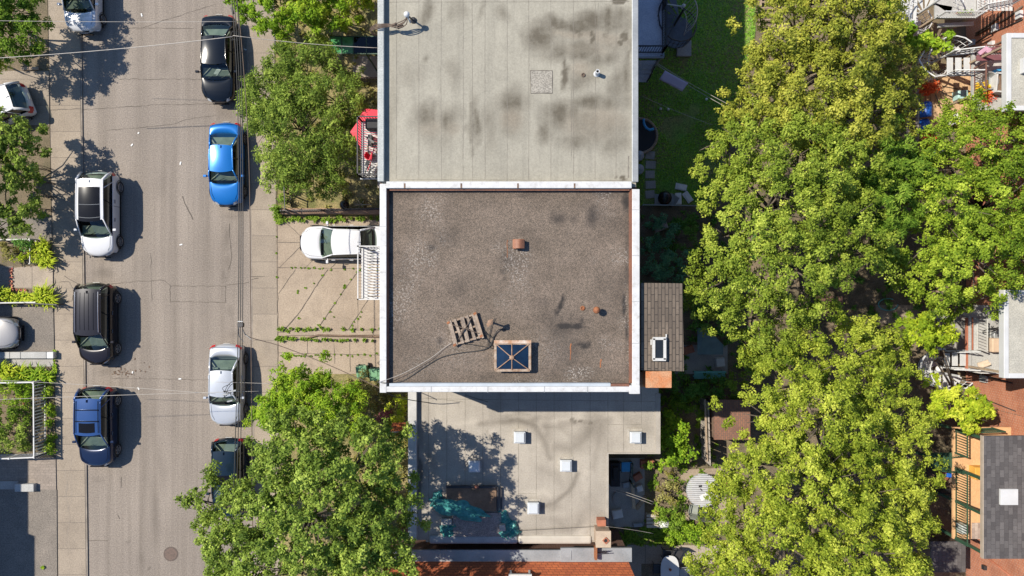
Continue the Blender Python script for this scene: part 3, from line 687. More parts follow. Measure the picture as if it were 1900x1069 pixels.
strips([[(984, 131), (1025, 131), (1025, 173), (985, 173), (984, 131)]], ZR+.012, 'crack', 'patch_edge', gr, 2, .2, .02)
MB().prism([P2(x, y, ZR) for x, y in ((984.5, 131.5), (1024.5, 131.5), (1024.5, 172.5), (984.5, 172.5))], ZR+.001, ZR+.008).build('patch', plain('roof_patch', (.31, .285, .24), (.26, .235, .195), .9, 6, .5, 18), gr)
MB().b2(GX0, GY0+.1, ZR-.4, wx(712, ZP), 24, ZP).build('parapet', plain('cap_sheet', (.42, .43, .41), (.33, .345, .33), .7, 1.6, .25, 16), gb, bevel=.015)
MB().b2(wx(1174, ZP), GY0+.1, ZR-.4, GX1, 24, ZR+.07).build('gutter_edge', 'greymetal', gb, bevel=.02)
# ---- gravel roofed building (centre)
cb = thing('flat_roofed_building', (0, 0, 0), 'three storey building with brown gravel roof and white edge cap in the centre', 'building')
CY1, CY0, CX0, CX1 = wy(341, ZP), wy(729, ZP), wx(704.5, ZP), wx(1187, ZP)
MB().b2(CX0+.06, CY0+.08, 0, CX1-.08, CY1-.02, ZR-.07).build('wall', 'brownbrick', cb)
def f_grav(px, py):
    st = ell(px, py, [(1043, 552, 5, 10, 1), (1040, 565, 6, 12, 1.1), (1034, 578, 5, 10, .9), (1050, 604, 16, 7, 1.1), (1072, 606, 18, 6, 1.1), (1080, 595, 5, 7, .9), (1082, 644, 10, 9, 1), (1073, 640, 6, 6, .8), (1090, 640, 5, 8, .8), (1160, 566, 5, 30, 1.1), (1163, 620, 4, 40, .8), (1162, 375, 10, 26, .7),
        (1035, 408, 22, 14, .55), (1100, 402, 13, 24, .6), (1065, 405, 10, 10, .4), (800, 461, 10, 9, .55), (830, 440, 30, 30, .25), (935, 480, 20, 14, .25), (818, 630, 8, 9, .6), (738, 600, 14, 60, .22), (745, 500, 20, 60, .2), (855, 530, 30, 24, .25), (1003, 560, 22, 14, .25), (1040, 600, 55, 38, .28), (1060, 648, 40, 30, .2), (932, 505, 6, 5, .5), (935, 517, 5, 6, .4), (980, 360, 40, 6, .4), (1100, 360, 50, 8, .4), (910, 700, 60, 10, .25), (1163, 480, 4, 60, .5)], 8, 5, .9)
    ta = ell(px, py, [(1075, 690, 30, 14, 1), (1165, 660, 4, 40, .9), (1163, 560, 4, 60, .5), (1060, 700, 20, 8, .9), (850, 640, 60, 50, .35), (1000, 650, 60, 40, .35), (780, 680, 40, 30, .3)], 6, 9, .8)
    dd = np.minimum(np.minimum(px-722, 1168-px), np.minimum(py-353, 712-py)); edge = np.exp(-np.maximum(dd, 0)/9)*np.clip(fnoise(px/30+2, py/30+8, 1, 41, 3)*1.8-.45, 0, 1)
    drift = np.clip((fnoise(px/95+1, py/95+6, 1, 43, 4)-.52)*2.6, 0, .45)
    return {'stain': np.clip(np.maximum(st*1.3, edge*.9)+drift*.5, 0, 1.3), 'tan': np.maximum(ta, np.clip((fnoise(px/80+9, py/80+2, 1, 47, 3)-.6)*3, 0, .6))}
ZG = 9.7
gr = roof_sheet('roof', [(716, 346, 1176, 722)], ZG, f_grav, 'gravel', cb)
for q in ((.05, [(1059, 637), (1058, 668)]), (.03, [(941, 445), (941, 478)]), (.05, [(1115, 666), (1114, 682)])): strips([q], ZG+.006, 'rust', 'rust_streak', gr, 2, .6, .04)
mb = MB(); mbr = MB()
mb.b2(CX0, CY0, ZR-.5, wx(717, ZP), CY1, ZP)                      # left white cap
mb.b2(wx(1173, ZP), CY0, ZR-.5, CX1, wy(351, ZP), ZP)              # right
mb.b2(wx(717, ZP), CY0+.03, ZR-.5, wx(1173, ZP), wy(717.5, ZP), ZP-.003)   # bottom
mb.b2(wx(717, ZP), wy(349.5, ZP), ZR-.2, wx(1172, ZP), CY1+.09, ZP+.03)      # party wall cap
mb.b2(wx(1168, ZP), CY0-.05, ZR-.3, wx(1187.5, ZP), CY0+.3, ZP+.006)
mb.build('parapet_cap', 'coping', cb, bevel=.02)
mb = MB()
for y in (420, 505, 590, 668): mb.b2(CX0-.003, wy(y+.5, ZP), ZP, wx(717.3, ZP), wy(y-.3, ZP), ZP+.006).b2(wx(1172.7, ZP), wy(y-30.3, ZP), ZP+.001, CX1+.003, wy(y-31.1, ZP), ZP+.007)
for x in (800, 905, 1010, 1090): mb.b2(wx(x-.4, ZP), CY0-.003, ZP, wx(x+.4, ZP), wy(717.2, ZP), ZP+.006)
mb.build('lap_joint', 'greymetal', cb)
mbr.slab((wx(717, ZP), CY1-.2, ZP-.02), (wx(717, ZP), CY0+.4, ZP-.02), (wx(722.5, ZG), CY0+.35, ZG+.02), (wx(722.5, ZG), CY1-.2, ZG+.02), .02)
mbr.slab((wx(1173, ZP), CY0+.4, ZP-.02), (wx(1173, ZP), CY1-.2, ZP-.02), (wx(1166.5, ZG), CY1-.2, ZG+.02), (wx(1166.5, ZG), CY0+.35, ZG+.02), .02)
mbr.b2(wx(722, ZP), wy(353, ZP), ZG, wx(1169, ZP), wy(350, ZP), ZP-.1)
mbr.b2(wx(1133, ZP), wy(717.2, ZP), ZG, wx(1168, ZP), wy(713, ZP), ZP-.03)
mbr.build('rusty_flashing', 'rustflash', cb)
MB().b2(wx(722, ZP), wy(717.2, ZP), ZG, wx(1133, ZP), wy(711.5, ZP), ZP-.02).build('flashing', plain('blue_grey_flashing', (.46, .50, .53), (.40, .44, .47), .5, 1.5), cb)
mb = MB()
for x in (751, 856, 961, 1066): mb.b2(wx(x-1.6, ZP), wy(349.6, ZP), ZP+.028, wx(x+1.6, ZP), wy(340.5, ZP), ZP+.036)
mb.build('cap_joint', 'wooddark', cb)
# rear shed addition
mb = MB(); a, b, c, d = P(1190, 525, 9.7), P(1190, 687, 9.7), P(1269, 689, 9.4), P(1266, 526, 9.4)
MB().slab(a, b, c, d, .07).build('shed_roof', 'shingle_b', cb)
MB().b2(CX1-.07, c[1]+.12, 0, c[0]-.15, a[1]-.12, 9.3).build('shed_wall', 'wooddark', cb)
# hatch window on the shed roof
wf = MB(); zz = 9.66; x0, x1, y0, y1 = 1211, 1235, 667, 628
for (p, q) in (((x0, y0), (x1, y0)), ((x0, y1), (x1, y1)), ((x0+1.5, y0), (x0+1.5, y1)), ((x1-2, y0), (x1-2, y1))): wf.bar(P(*p, zz), P(*q, zz), .11, .16)
wf.bar(P(1236, 620, 9.58), P(1236, 632, 9.58), .05, .05).bar(P(1208, 630, 9.66), P(1208, 640, 9.66), .05, .05)
fr = wf.build('roof_window', 'offwhite', cb)
MB().slab(P(x0+2, y1, zz+.02), P(x0+2, y0, zz+.02), P(x1-2, y0, zz+.02), P(x1-2, y1, zz+.02), .02).build('pane', 'parasolgrey', fr)
MB().b2(wx(1198, 9.6), wy(720, 9.6), 8.9, wx(1246.5, 9.6), wy(689, 9.6), 9.6).b2(CX1-.07, wy(716, 8.5), 0, wx(1240, 8.9), wy(690, 8.9), 8.9).build('rusty_cap', 'rustwhite', cb, bevel=.02)
# ---- low building (south)
lb = thing('low_flat_roofed_building', (0, -9, 0), 'single storey building with stained beige flat roof below the gravel roof', 'building')
ZL = 4.0
def f_low(px, py):
    n = fnoise(px/170+3, py/170+7, 1, 5, 3); ring = np.clip(1-np.abs(n-.52)/.05, 0, 1); ring2 = np.clip(1-np.abs(n-.60)/.035, 0, 1)
    st = ell(px, py, [(990, 780, 25, 14, .9), (1020, 800, 16, 40, .6), (1095, 800, 30, 40, .45), (1060, 835, 50, 16, .5), (1030, 935, 30, 14, .7), (1060, 900, 16, 40, .5), (1110, 790, 20, 30, .5), (960, 770, 40, 10, .6), (1180, 790, 40, 26, .25), (1060, 960, 50, 20, .35), (1010, 870, 30, 40, .2), (800, 860, 14, 60, .5)], 16, 3, 1)
    ta = ell(px, py, [(1050, 778, 60, 4, 1), (880, 785, 60, 5, .8), (990, 915, 30, 8, 1), (1085, 880, 12, 14, .7), (915, 805, 12, 10, .6), (1000, 840, 40, 20, .4), (920, 930, 40, 30, .35)], 7, 8, .8)
    ar = arcs(px, py, [([(890, 786), (960, 778), (995, 788), (1012, 815), (1022, 850)], 8, .8), ([(1100, 785), (1085, 812), (1060, 836), (1030, 832)], 12, .6), ([(1000, 942), (1035, 932), (1058, 912), (1072, 882)], 7, .9), ([(1128, 776), (1090, 784), (1040, 790)], 9, .55), ([(940, 770), (985, 772)], 6, .6), ([(1105, 790), (1110, 830), (1100, 870)], 8, .45), ([(1000, 985), (1060, 978), (1110, 960)], 12, .4), ([(1150, 760), (1170, 790), (1210, 800)], 14, .4), ([(905, 800), (912, 812), (925, 806)], 4, .5), ([(1000, 870), (1030, 880), (1045, 905)], 10, .4)], 3, 7)
    tb = arcs(px, py, [([(930, 766), (985, 778), (1008, 800)], 5, 1), ([(985, 914), (1010, 909), (1022, 920)], 5, 1), ([(1072, 868), (1086, 892), (1083, 915)], 7, .9), ([(872, 782), (925, 784)], 6, 1), ([(905, 806), (913, 798), (920, 808)], 3, 1), ([(1095, 760), (1120, 775)], 8, .6), ([(1000, 830), (1030, 838), (1040, 850)], 6, .6)], 5, 6)
    st = np.maximum(st, ar); ta = np.maximum(ta, tb)
    sp = ell(px, py, [(1060, 778, 4, 3, 1), (1065, 781, 3, 4, 1), (1078, 780, 5, 3, 1), (1096, 782, 4, 2, 1), (778, 870, 5, 22, 1.3), (776, 910, 4, 24, 1.2), (773, 840, 3, 20, .8)], 5, 13, .5)
    return {'stain': np.clip(st*.85+.5*ring*(n*1.2)+sp*1.1, 0, 1.3), 'tan': np.clip(ta*.9+.5*ring2, 0, 1)}
lr = roof_sheet('roof', [(760, 690, 1128, 1002), (1128, 690, 1222, 839.5)], ZL, f_low, 'pale_roof', lb)
seam_mesh([[(x, 700), (x, 996)] for x in (795, 829, 863, 896, 929, 962, 995, 1028, 1061, 1095)]+[[(x, 700), (x, 838)] for x in (1128, 1157, 1190)]+[[(780, 740), (1222, 745)], [(790, 738), (860, 746)], [(962, 916), (996, 916)], [(1128, 788), (1190, 788)], [(800, 992), (1128, 974)], (.05, [(863, 733), (905, 746)])], ZL, lr, w=.02)
wm = MB(); wm.prism([P2(x, y, ZL) for x, y in ((761, 690), (1220, 690), (1220, 838), (1127, 838), (1127, 1006), (790, 1006), (790, 1000), (761, 1000))], 0, ZL-.02); wm.build('wall', 'beigebrick', lb)
mb = MB(); zz = ZL+.28
mb.b2(wx(757, zz), wy(1000, zz), ZL-.3, wx(773, zz), wy(690, zz), zz)
mb.build('parapet', plain('pale_parapet', (.50, .485, .46), (.40, .39, .37), .8, 1.4, .2), lb, bevel=.02)
mb = MB()
mb.b2(wx(1216, ZL), wy(842, ZL), ZL-.2, wx(1225, ZL), wy(730, ZL), ZL+.05).b2(wx(1126, ZL), wy(842, ZL), ZL-.2, wx(1216, ZL), wy(839, ZL), ZL+.05).b2(wx(1125, ZL), wy(985, ZL), ZL-.2, wx(1129, ZL), wy(842, ZL), ZL+.05)
mb.build('edge_trim', plain('roof_edge_trim', (.40, .36, .31), (.30, .27, .23), .8, 1.5, .3), lb)
mb = MB()
for (xa, xb, k) in ((796, 961, 0), (961, 1098, 1)):
    mb.prism([(P(xa+.5, 0, ZL)[0], y) for y in (wy(1009, ZL), wy(993, ZL))]+[(P(xb-.5, 0, ZL)[0], y) for y in (wy(993, ZL), wy(1009, ZL))], ZL-.3, ZL+.09, k)
mb.build('rolled_edge', ['greymetal', plain('cream_metal', (.50, .455, .385), (.43, .39, .33), .5, 1.6)], lb, bevel=.10)
# roof hatches
def hatch(px, py, label, ang=0):
    c = P(px, py, ZL); t = thing('roof_hatch', (c[0], c[1], ZL), label, 'skylight', 'white skylights on the low roof')
    MB().box((c[0], c[1], ZL+.012), (.74, .72, .016)).build('flange', plain('hatch_flange', (.30, .27, .23), (.42, .39, .34), .8, 5, .3), t)
    MB().box((c[0], c[1], ZL+.19), (.50, .50, .34)).build('curb', 'greymetal', t)
    mb = MB().box((c[0], c[1], ZL+.375), (.56, .56, .04)); mb.box((c[0], c[1], ZL+.425), (.52, .52, .06), 0, 0, .82)
    mb.build('dome', 'whitepanel', t, bevel=.012); return t
hatch(964, 809, 'white square skylight upper left on the sunny part of the low roof')
hatch(1177, 809, 'small white square skylight on the eastern wing of the low roof')
hatch(1049, 861, 'small white square skylight in the middle of the sunlit low roof')
hatch(881, 862, 'small white square skylight in the dappled tree shade on the low roof')
hatch(989, 939, 'small white square skylight nearest the teal tarp on the low roof')
# chimney
t = thing('chimney', P(1118, 995, 0), 'beige brick chimney with square flue at the corner of the low building', 'chimney')
c = P(1119.5, 1001, 5.0); MB().b2(c[0]-.33, c[1]-.36, 0, c[0]+.33, c[1]+.36, 4.9).build('stack', 'beigebrick', t)
MB().b2(c[0]-.36, c[1]-.39, 4.9, c[0]+.36, c[1]+.39, 5.0).build('cap', plain('chimney_cap', (.48, .38, .28), (.40, .31, .23), .9, 3, .3), t)
MB().lathe((c[0]+.12, c[1]-.05, 5.0), [(.17, 0), (.17, .05), (.12, .05), (.12, .005)], 4).build('flue', 'terra', t)
MB().box((c[0]+.12, c[1]-.05, 5.006), (.14, .14, .01)).build('flue_hole', 'black', t)
MB().box((c[0]-.02, c[1]+.62, 4.3), (.4, .3, .5)).build('brick_base', 'terra', t)
# ---- orange shingled building (bottom)
ob = thing('orange_roofed_building', (0, -15, 0), 'building with orange shingled mansard roof at the bottom edge of the picture', 'building')
x0, x1 = wx(785, ZL), wx(1172, ZL); yl = wy(1042, ZL); y0 = wy(1021, ZL)
MB().b2(-6.2, -24, 0, x1-.15, y0-.2, ZL-.12).build('wall', 'brownbrick', ob)
MB().b2(-6.2, yl, ZL-.12, wx(1040, ZL), y0, ZL).b2(wx(1040, ZL), yl, ZL-.11, x1, y0+.12, ZL+.05).b2(wx(1040, ZL)+.5, yl+.1, ZL+.05, wx(1040, ZL)+.52, y0, ZL+.075).build('metal_ledge', 'greymetal', ob)
MB().add([(-6.2, yl, ZL+.0), (wx(1166, ZL), yl, ZL), (6.15, yl-1.1, 6.6), (-6.2, yl-1.1, 6.6), (-6.2, -24, 6.6), (6.15, -24, 6.6), (wx(1166, ZL), -24, ZL), (-6.2, -24, ZL)], [(0, 1, 2, 3), (3, 2, 5, 4), (1, 6, 5, 2), (0, 3, 4, 7)]).build('mansard_roof', 'shingle_o', ob)
mb = MB(); a = P(946, 1048, 4.9); b = P(984, 1048, 4.9); yb = yl-.95
mb.b2(a[0], yb, 4.6, a[0]+.09, yl-.18, 5.3).b2(b[0]-.09, yb, 4.6, b[0], yl-.18, 5.3).b2(a[0]-.06, yl-.22, 5.22, b[0]+.06, yl-.1, 5.32).b2(a[0]-.06, yl-1.2, 5.32, b[0]+.06, yl-1.1, 5.38)
dw = mb.build('dormer_window', 'offwhite', ob)
MB().slab((a[0]+.09, yl-.25, 4.9), (a[0]+.09, yl-1.1, 5.32), (b[0]-.09, yl-1.1, 5.32), (b[0]-.09, yl-.25, 4.9), .03).build('pane', 'parasolgrey', dw)
strips([[(1082, 1044), (1085, 1056), (1088, 1069)]], 5.0, 'cablebrown', 'roof_wire', ob, 1, .2, .05) if False else None
# things on the ledge / beside chimney
t = thing('rusty_bracket', P(1106, 1028, 4.05), 'rusty brown perforated bracket with black wire basket on metal ledge', 'bracket')
c = P(1105, 1024, ZL+.05); MB().b2(c[0]-.08, c[1]-.28, ZL+.05, c[0]+.04, c[1]+.34, ZL+.4).build('bracket', 'rust', t)
mb = MB()
for i in range(6): mb.bar((c[0]+.08+.08*i, c[1]-.05, ZL+.06), (c[0]+.14+.08*i, c[1]+.16, ZL+.4), .025, .025)
mb.bar((c[0]+.05, c[1], ZL+.35), (c[0]+.6, c[1]+.05, ZL+.42), .03, .03).build('wire_basket', 'darkmetal', t)
# ---- houses west of the frame whose shadows reach the picture
for (x, ya, yb, h, lab) in ((-33.6, 3.6, -2.15, 8.2, 'grey house west of the frame that shades the narrow grey-car driveway'), (-35.5, -2.2, -6.7, 8.2, 'recessed house west of the frame behind the white railed garden'), (-32.75, -6.75, -10.9, 8.2, 'house west of the frame that shades the paver driveway'), (-32.4, -10.95, -20, 8.2, 'house west of the frame that shades the asphalt driveway')):
    t = thing('row_house', (x-4, (ya+yb)/2, 0), lab, 'house', 'houses west of the frame')
    MB().b2(x-9, yb, 0, x, ya, h).build('wall', 'brownbrick', t); MB().b2(x-9.1, yb, h, x+.02, ya, h+.15).build('roof', 'concgrey', t)
# ------------------------------------------------------------ cars (local axes: +x forward, +y left)
def car(cx, cy, heading, label, paintm, kind='sedan', L=4.6, W=1.82, H=1.45, roofm=None, rails=None, pano=False, sunroof=False, group='cars parked along the street', crossbars=False, rimdark=False, glass='carglass', bow=.28, amber=False, plate_front=False, seatm='greyfab', name='parked_car', hood=None, taper=.9):
    x, y, _ = P(cx, cy, 0)
    t = thing(name, (x, y, .125 if kind == 'drv' else 0.0), label, 'car', group, heading)
    h2 = L/2
    if kind == 'sedan':  xb, xr, xf, xc, deck = -h2+.72, -h2+1.42, .42*L-h2+.78, h2-1.28, .98
    elif kind == 'hatch': xb, xr, xf, xc, deck = -h2+.20, -h2+.62, h2-1.92, h2-1.10, .98
    elif kind == 'suv':   xb, xr, xf, xc, deck = -h2+.14, -h2+.60, h2-1.98, h2-1.15, 1.05
    else:                 xb, xr, xf, xc, deck = -h2+.10, -h2+.40, h2-1.75, h2-.98, 1.05   # van
    belt = .60*H if kind in ('suv', 'van') else .655*H
    hz = hood or (belt-.02); hw = W/2
    rows = []   # (x, halfwidth, ztop, zbot, cabin, bow)
    rows.append((-h2, hw*.84, .50, .36, 0, bow*.6)); rows.append((-h2+.02, hw*.90, .66, .30, 0, bow*.55)); rows.append((-h2+.10, hw*.945, deck-.12 if kind == 'sedan' else belt-.10, .26, 0, bow*.45))
    rows.append((-h2+.22, hw*.965, (deck-.03) if kind == 'sedan' else belt-.02, .24, 0, bow*.3))
    if kind == 'sedan': rows.append((xb-.1, hw*.985, belt, .22, 0, .08))
    rows.append((xb+.06, hw*.99, belt, .22, 1, .05))
    for k in range(1, 5): rows.append((xb+(xc-xb)*k/5, hw, belt-.01*k/5, .20, 1, 0))
    rows.append((xc-.05, hw*.995, hz+.005, .20, 1, 0))
    rows.append((xc+.04, hw*.99, hz, .20, 0, .10))
    for k, (f, ww, zz) in enumerate(((.35, .985, .985), (.65, .965, .94), (.84, .93, .875))): rows.append((xc+(h2-xc)*f, hw*ww, hz*zz, .21+.01*k, 0, .10+(bow-.10)*f))
    rows.append((h2-.06, hw*taper*.98, hz*.78, .25, 0, bow)); rows.append((h2, hw*taper*.93, .55, .30, 0, bow)); rows.append((h2, hw*taper*.85, .47, .36, 0, bow))
    V = []; F = []; MI = []; npf = 9; full = 2*npf-1
    for (rx, w2, zt, zb, cab, bw) in rows:
        zt = max(zt, zb+.08); z1 = min(.52, zb+(zt-zb)*.45)
        pr = [(.90, zb), (.985, zb+(z1-zb)*.5), (1.0, z1), (.985, z1+(zt-z1)*.6), (.935, zt-.02 if zt > .6 else zt)]
        pr += [(.90, zt+.005), (.86, zt-.02), (.83, .55), (0, .5)] if cab else [(.86, zt+.008), (.6, zt+.022), (.3, zt+.032), (0, zt+.035)]
        pts = [(-f, z) for f, z in pr]+[(f, z) for f, z in pr[-2::-1]]
        sg = 1 if rx > 0 else -1
        for f, z in pts: V.append((rx-sg*bw*abs(f)**2.4, f*w2, z))
    for i in range(len(rows)-1):
        for j in range(full-1):
            a = i*full+j; F.append((a, a+full, a+full+1, a+1)); cb2 = rows[i][4] and rows[i+1][4] and 5 <= j <= full-7
            MI.append(1 if cb2 else 0)
    F.append(tuple(range(full))); MI.append(0); F.append(tuple(range((len(rows)-1)*full+full-1, (len(rows)-1)*full-1, -1))); MI.append(0)
    mb = MB(); mb.v = V; mb.f = F; mb.m = MI
    body = mb.build('body', [paintm, 'interior'], t, smooth=True, sub=2, local=True)
    # lower trim and interior
    mb = MB().box((0, 0, .27), (L*.8, W*.96, .16)); mb.build('sill', 'trim', t, local=True, bevel=.03)
    wr = hw*(.70 if kind in ('sedan', 'hatch') else .755); wb = hw*.885; rz = H-.05; xm = (xb+xc)/2
    wrr = wr*(.93 if kind == 'sedan' else .97)
    # greenhouse: glass
    def patch(a, b, c, d, bx, by=0.0, n=6):
        a, b, c, d = map(Vector, (a, b, c, d))
        def fn(u, v):
            p = a+(b-a)*u; q = d+(c-d)*u; r = p+(q-p)*v
            return r+Vector((bx*(1-(2*u-1)**2), 0, 0))+Vector((0, by*(1-(2*v-1)**2), .0))
        return MB().grid(fn, n, 4)
    zb0 = belt+.0; zc0 = hz+.01
    A = lambda s: (xc, s*wb, zc0); B = lambda s: (xf, s*wr, rz-.005); C_ = lambda s: (xb, s*wb*.97, zb0); D = lambda s: (xr, s*wrr, rz-.01)
    patch(A(-1), A(1), B(1), B(-1), .16).build('windshield', glass, t, smooth=True, local=True)
    patch(C_(1), C_(-1), D(-1), D(1), -.10).build('rear_window', glass, t, smooth=True, local=True)
    for s in (-1, 1):
        bm_ = patch((xb+.12, s*wb*.98, zb0), (xc-.06, s*wb, zb0), (xf-.06, s*wr, rz-.03), (xr+.06, s*wrr, rz-.03), 0, s*.03)
        bm_.build('side_window', 'darkglass', t, smooth=True, local=True)
    # roof
    def rf(u, v):
        X = xr-.02+(xf+.02-xr+.02)*u; ww = (wrr+(wr-wrr)*u)*1.02; k = 2*v-1
        return (X+(.13*(1-k*k))*(u-.35)*1.2, ww*k, rz+.055*(1-k*k)*(1-.4*(2*u-1)**2)+.02*(1-(2*u-1)**2)-.012*abs(k)**6)
    mb = MB().grid(rf, 8, 8)
    for s, vv in ((-1, 0), (1, 1)):
        mb.tube([rf(u/8, vv) for u in range(9)], .035, 6)
    for s in (-1, 1):
        mb.tube([A(s), Vector(A(s))*.5+Vector(B(s))*.5+Vector((0, 0, .03)), B(s)], .038, 6); mb.tube([C_(s), Vector(C_(s))*.5+Vector(D(s))*.5+Vector((-.03, 0, .02)), D(s)], .055 if kind == 'sedan' else .075, 6)
        if kind != 'sedan': mb.bar((xb+.5, s*wb, zb0), (xr+.42, s*wrr*.995, rz-.02), .10, .03)
    roof = mb.build('roof', roofm or paintm, t, smooth=True, local=True)
    for s in (-1, 1):
        mb = MB()
        q0 = Vector((xm+.05, s*wb*.995, zb0)); q1 = Vector(((xr+xf)/2, s*wr*1.0, rz-.02)); mb.bar(q0, q1, .09, .03)
        mb.bar((xb+.1, s*(wb+.012), zb0+.005), (xc, s*(wb+.02), zc0), .03, .03)
        mb.build('window_trim', 'trim', t, local=True)
    if pano:
        def pf(u, v): p = rf(.06+.80*u+.14*u, .10+.80*v); return (p[0]-.02, p[1], p[2]+.008)
        MB().grid(lambda u, v: (lambda p: (p[0], p[1], p[2]+.008))(rf(.20+.82*u, .10+.80*v)), 6, 6).build('glass_roof', 'trim', roof, smooth=True, local=True)
        mb = MB()
        for u in (.62, .93): q = [rf(u, .1+.8*k/6) for k in range(7)]; mb.tube([(p[0], p[1], p[2]+.012) for p in q], .012, 4)
        mb.build('roof_seam', 'greymetal', roof, local=True)
    if sunroof:
        MB().grid(lambda u, v: (lambda p: (p[0], p[1], p[2]+.008))(rf(.66+.26*u, .20+.60*v)), 4, 4).build('sunroof', 'trim', roof, smooth=True, local=True)
    mb = MB(); q = rf(.07, .5); mb.box((q[0], 0, q[2]+.03), (.14, .035, .06)); mb.build('antenna', paintm, roof, local=True)
    if rails:
        mb = MB()
        for s in (0, 1):
            q = [rf(u/8*.9+.05, .06+.88*s) for u in range(9)]; mb.tube([(p[0], p[1], p[2]+.055) for p in q], .022, 6)
        if crossbars:
            for u in (.30, .62): a, b = rf(u, .06), rf(u, .94); mb.bar((a[0], a[1], a[2]+.07), (b[0], b[1], b[2]+.07), .05, .03)
        mb.build('roof_rail', rails, roof, local=True)
    if kind == 'van':
        mb = MB()
        for v in (.25, .42, .58, .75): q = [rf(u/8*.8+.08, v) for u in range(9)]; mb.tube([(p[0], p[1], p[2]+.003) for p in q], .012, 4)
        mb.build('roof_rib', 'trim', roof, local=True)
    # inside
    mb = MB()
    for s in (-1, 1):
        mb.box((xf-.35, s*.36, .62), (.52, .50, .22)); mb.bar((xf-.62, s*.36, .68), (xf-.78, s*.36, 1.14*H/1.45), .48, .12); mb.box((xf-.80, s*.36, 1.20*H/1.45), (.10, .26, .14))
    mb.box((xb+1.0, 0, .62), (.5, 1.3, .2)); mb.bar((xb+.78, 0, .7), (xb+.55, 0, 1.06*H/1.45), 1.25, .14)
    for s in (-1, 1): mb.box((xb+.56, s*.36, 1.10*H/1.45), (.10, .24, .12))
    mb.build('seats', seatm, t, local=True, bevel=.03)
    mb = MB(); mb.bar((xc-.26, -hw*.8, hz-.05), (xc-.26, hw*.8, hz-.05), .55, .10); mb.build('dashboard', 'dash', t, local=True, bevel=.02)
    mb = MB().tube([(xf-.0, .36+.17*math.cos(a), .98*H/1.45+.17*math.sin(a)) for a in [k*math.pi/6 for k in range(13)]], .016, 5); mb.build('steering_wheel', 'trim', t, local=True)
    mb = MB()
    if kind == 'sedan': mb.bar((xb+.38, -hw*.74, belt-.03), (xb+.38, hw*.74, belt-.03), .5, .05)
    else: mb.bar((xb+.36, -hw*.74, belt-.1), (xb+.36, hw*.74, belt-.1), .5, .04)
    mb.build('parcel_shelf', 'dash', t, local=True, bevel=.02)
    mb = MB().bar((xc+.0, -hw*.72, hz+.015), (xc+.0, hw*.72, hz+.015), .14, .02)
    for s in (-.45, .25): mb.bar((xc+.02, s, hz+.035), (xc-.16, s+.5, hz+.13), .02, .02)
    mb.build('wiper', 'trim', t, local=True)
    # wheels
    rw_ = .335 if kind in ('suv', 'van') else .31
    for sx in (-1, 1):
        wxp = sx*(h2-.86 if sx > 0 else h2-.84)
        for s in (-1, 1):
            yo = s*(hw+.004)
            mb = MB()
            prof = [(rw_*.70, -.10), (rw_*.94, -.11), (rw_, -.07), (rw_, .07), (rw_*.94, .11), (rw_*.70, .10)]
            ring = []; n = 24
            for r, o in prof:
                for k in range(n): a = 2*math.pi*k/n; ring.append((wxp+r*math.cos(a), yo-s*.095+o*s, rw_+r*math.sin(a)))
            fs = [(i*n+k, i*n+(k+1) % n, (i+1)*n+(k+1) % n, (i+1)*n+k) for i in range(len(prof)-1) for k in range(n)]; mb.add(ring, fs)
            mb.add([(wxp+rw_*.72*math.cos(2*math.pi*k/n), yo-s*.03, rw_+rw_*.72*math.sin(2*math.pi*k/n)) for k in range(n)], [tuple(range(n))])
            arch = [(wxp+(rw_+.055)*math.cos(math.pi*k/16), yo+s*.003, rw_+.01+(rw_+.055)*math.sin(math.pi*k/16)) for k in range(17)]+[(wxp-rw_-.05, yo+s*.003, .2), (wxp+rw_+.05, yo+s*.003, .2)]
            arc2 = [(p[0], p[1]-s*.16, p[2]) for p in arch]; na = len(arch)
            mb.add(arc2, [tuple(range(na))]); mb.tube(arch[:17], .016, 4)
            wh = mb.build('wheel', 'black', t, smooth=False, local=True)
            mr = MB(); rr = rw_*.68
            for k in range(5 if not rimdark else 10):
                a = 2*math.pi*k/(5 if not rimdark else 10)+.3; mr.bar((wxp+.05*math.cos(a), yo-s*.0, rw_+.05*math.sin(a)), (wxp+rr*math.cos(a), yo-s*.004, rw_+rr*math.sin(a)), .02, .085 if not rimdark else .04)
            mr.tube([(wxp+rr*math.cos(2*math.pi*k/20), yo-s*.01, rw_+rr*math.sin(2*math.pi*k/20)) for k in range(21)], .022, 5)
            mr.tube([(wxp, yo-s*.02, rw_), (wxp, yo+s*.012, rw_)], .06, 8)
            mr.build('rim', 'rim', wh, local=True)
    # lamps, mirrors, handles, bumpers, plates
    def on_body(px_, f, z, push=.0):
        return px_
    for s in (-1, 1):
        mb = MB()
        def hp(u, v):   # wraps the front corner
            a = .50+.42*u; xx = h2-bow*a**2.4-.03-.10*v-.42*max(0, u-.55)*1.0; return (xx+.012, s*hw*taper*(.98*a+.06*max(0, u-.5)), hz*.70+(.12+.05*u)*v)
        mb.grid(hp, 6, 2); mb.build('headlight', 'lamp', t, smooth=True, local=True)
        if amber and s == 1: pass
        mb = MB(); hi = belt-.06 if kind != 'sedan' else deck-.10; sz = .12 if kind == 'sedan' else .26
        def tp(u, v): a = .60+.36*u; xx = -h2+bow*.5*a**2.4+.02+.10*v*(1 if kind == 'sedan' else .75)+.22*max(0, u-.6); return (xx-.02, s*hw*(.955*a+.035), hi-sz*(1-v)+.02)
        mb.grid(tp, 5, 2); mb.build('taillight', 'tail', t, smooth=True, local=True)
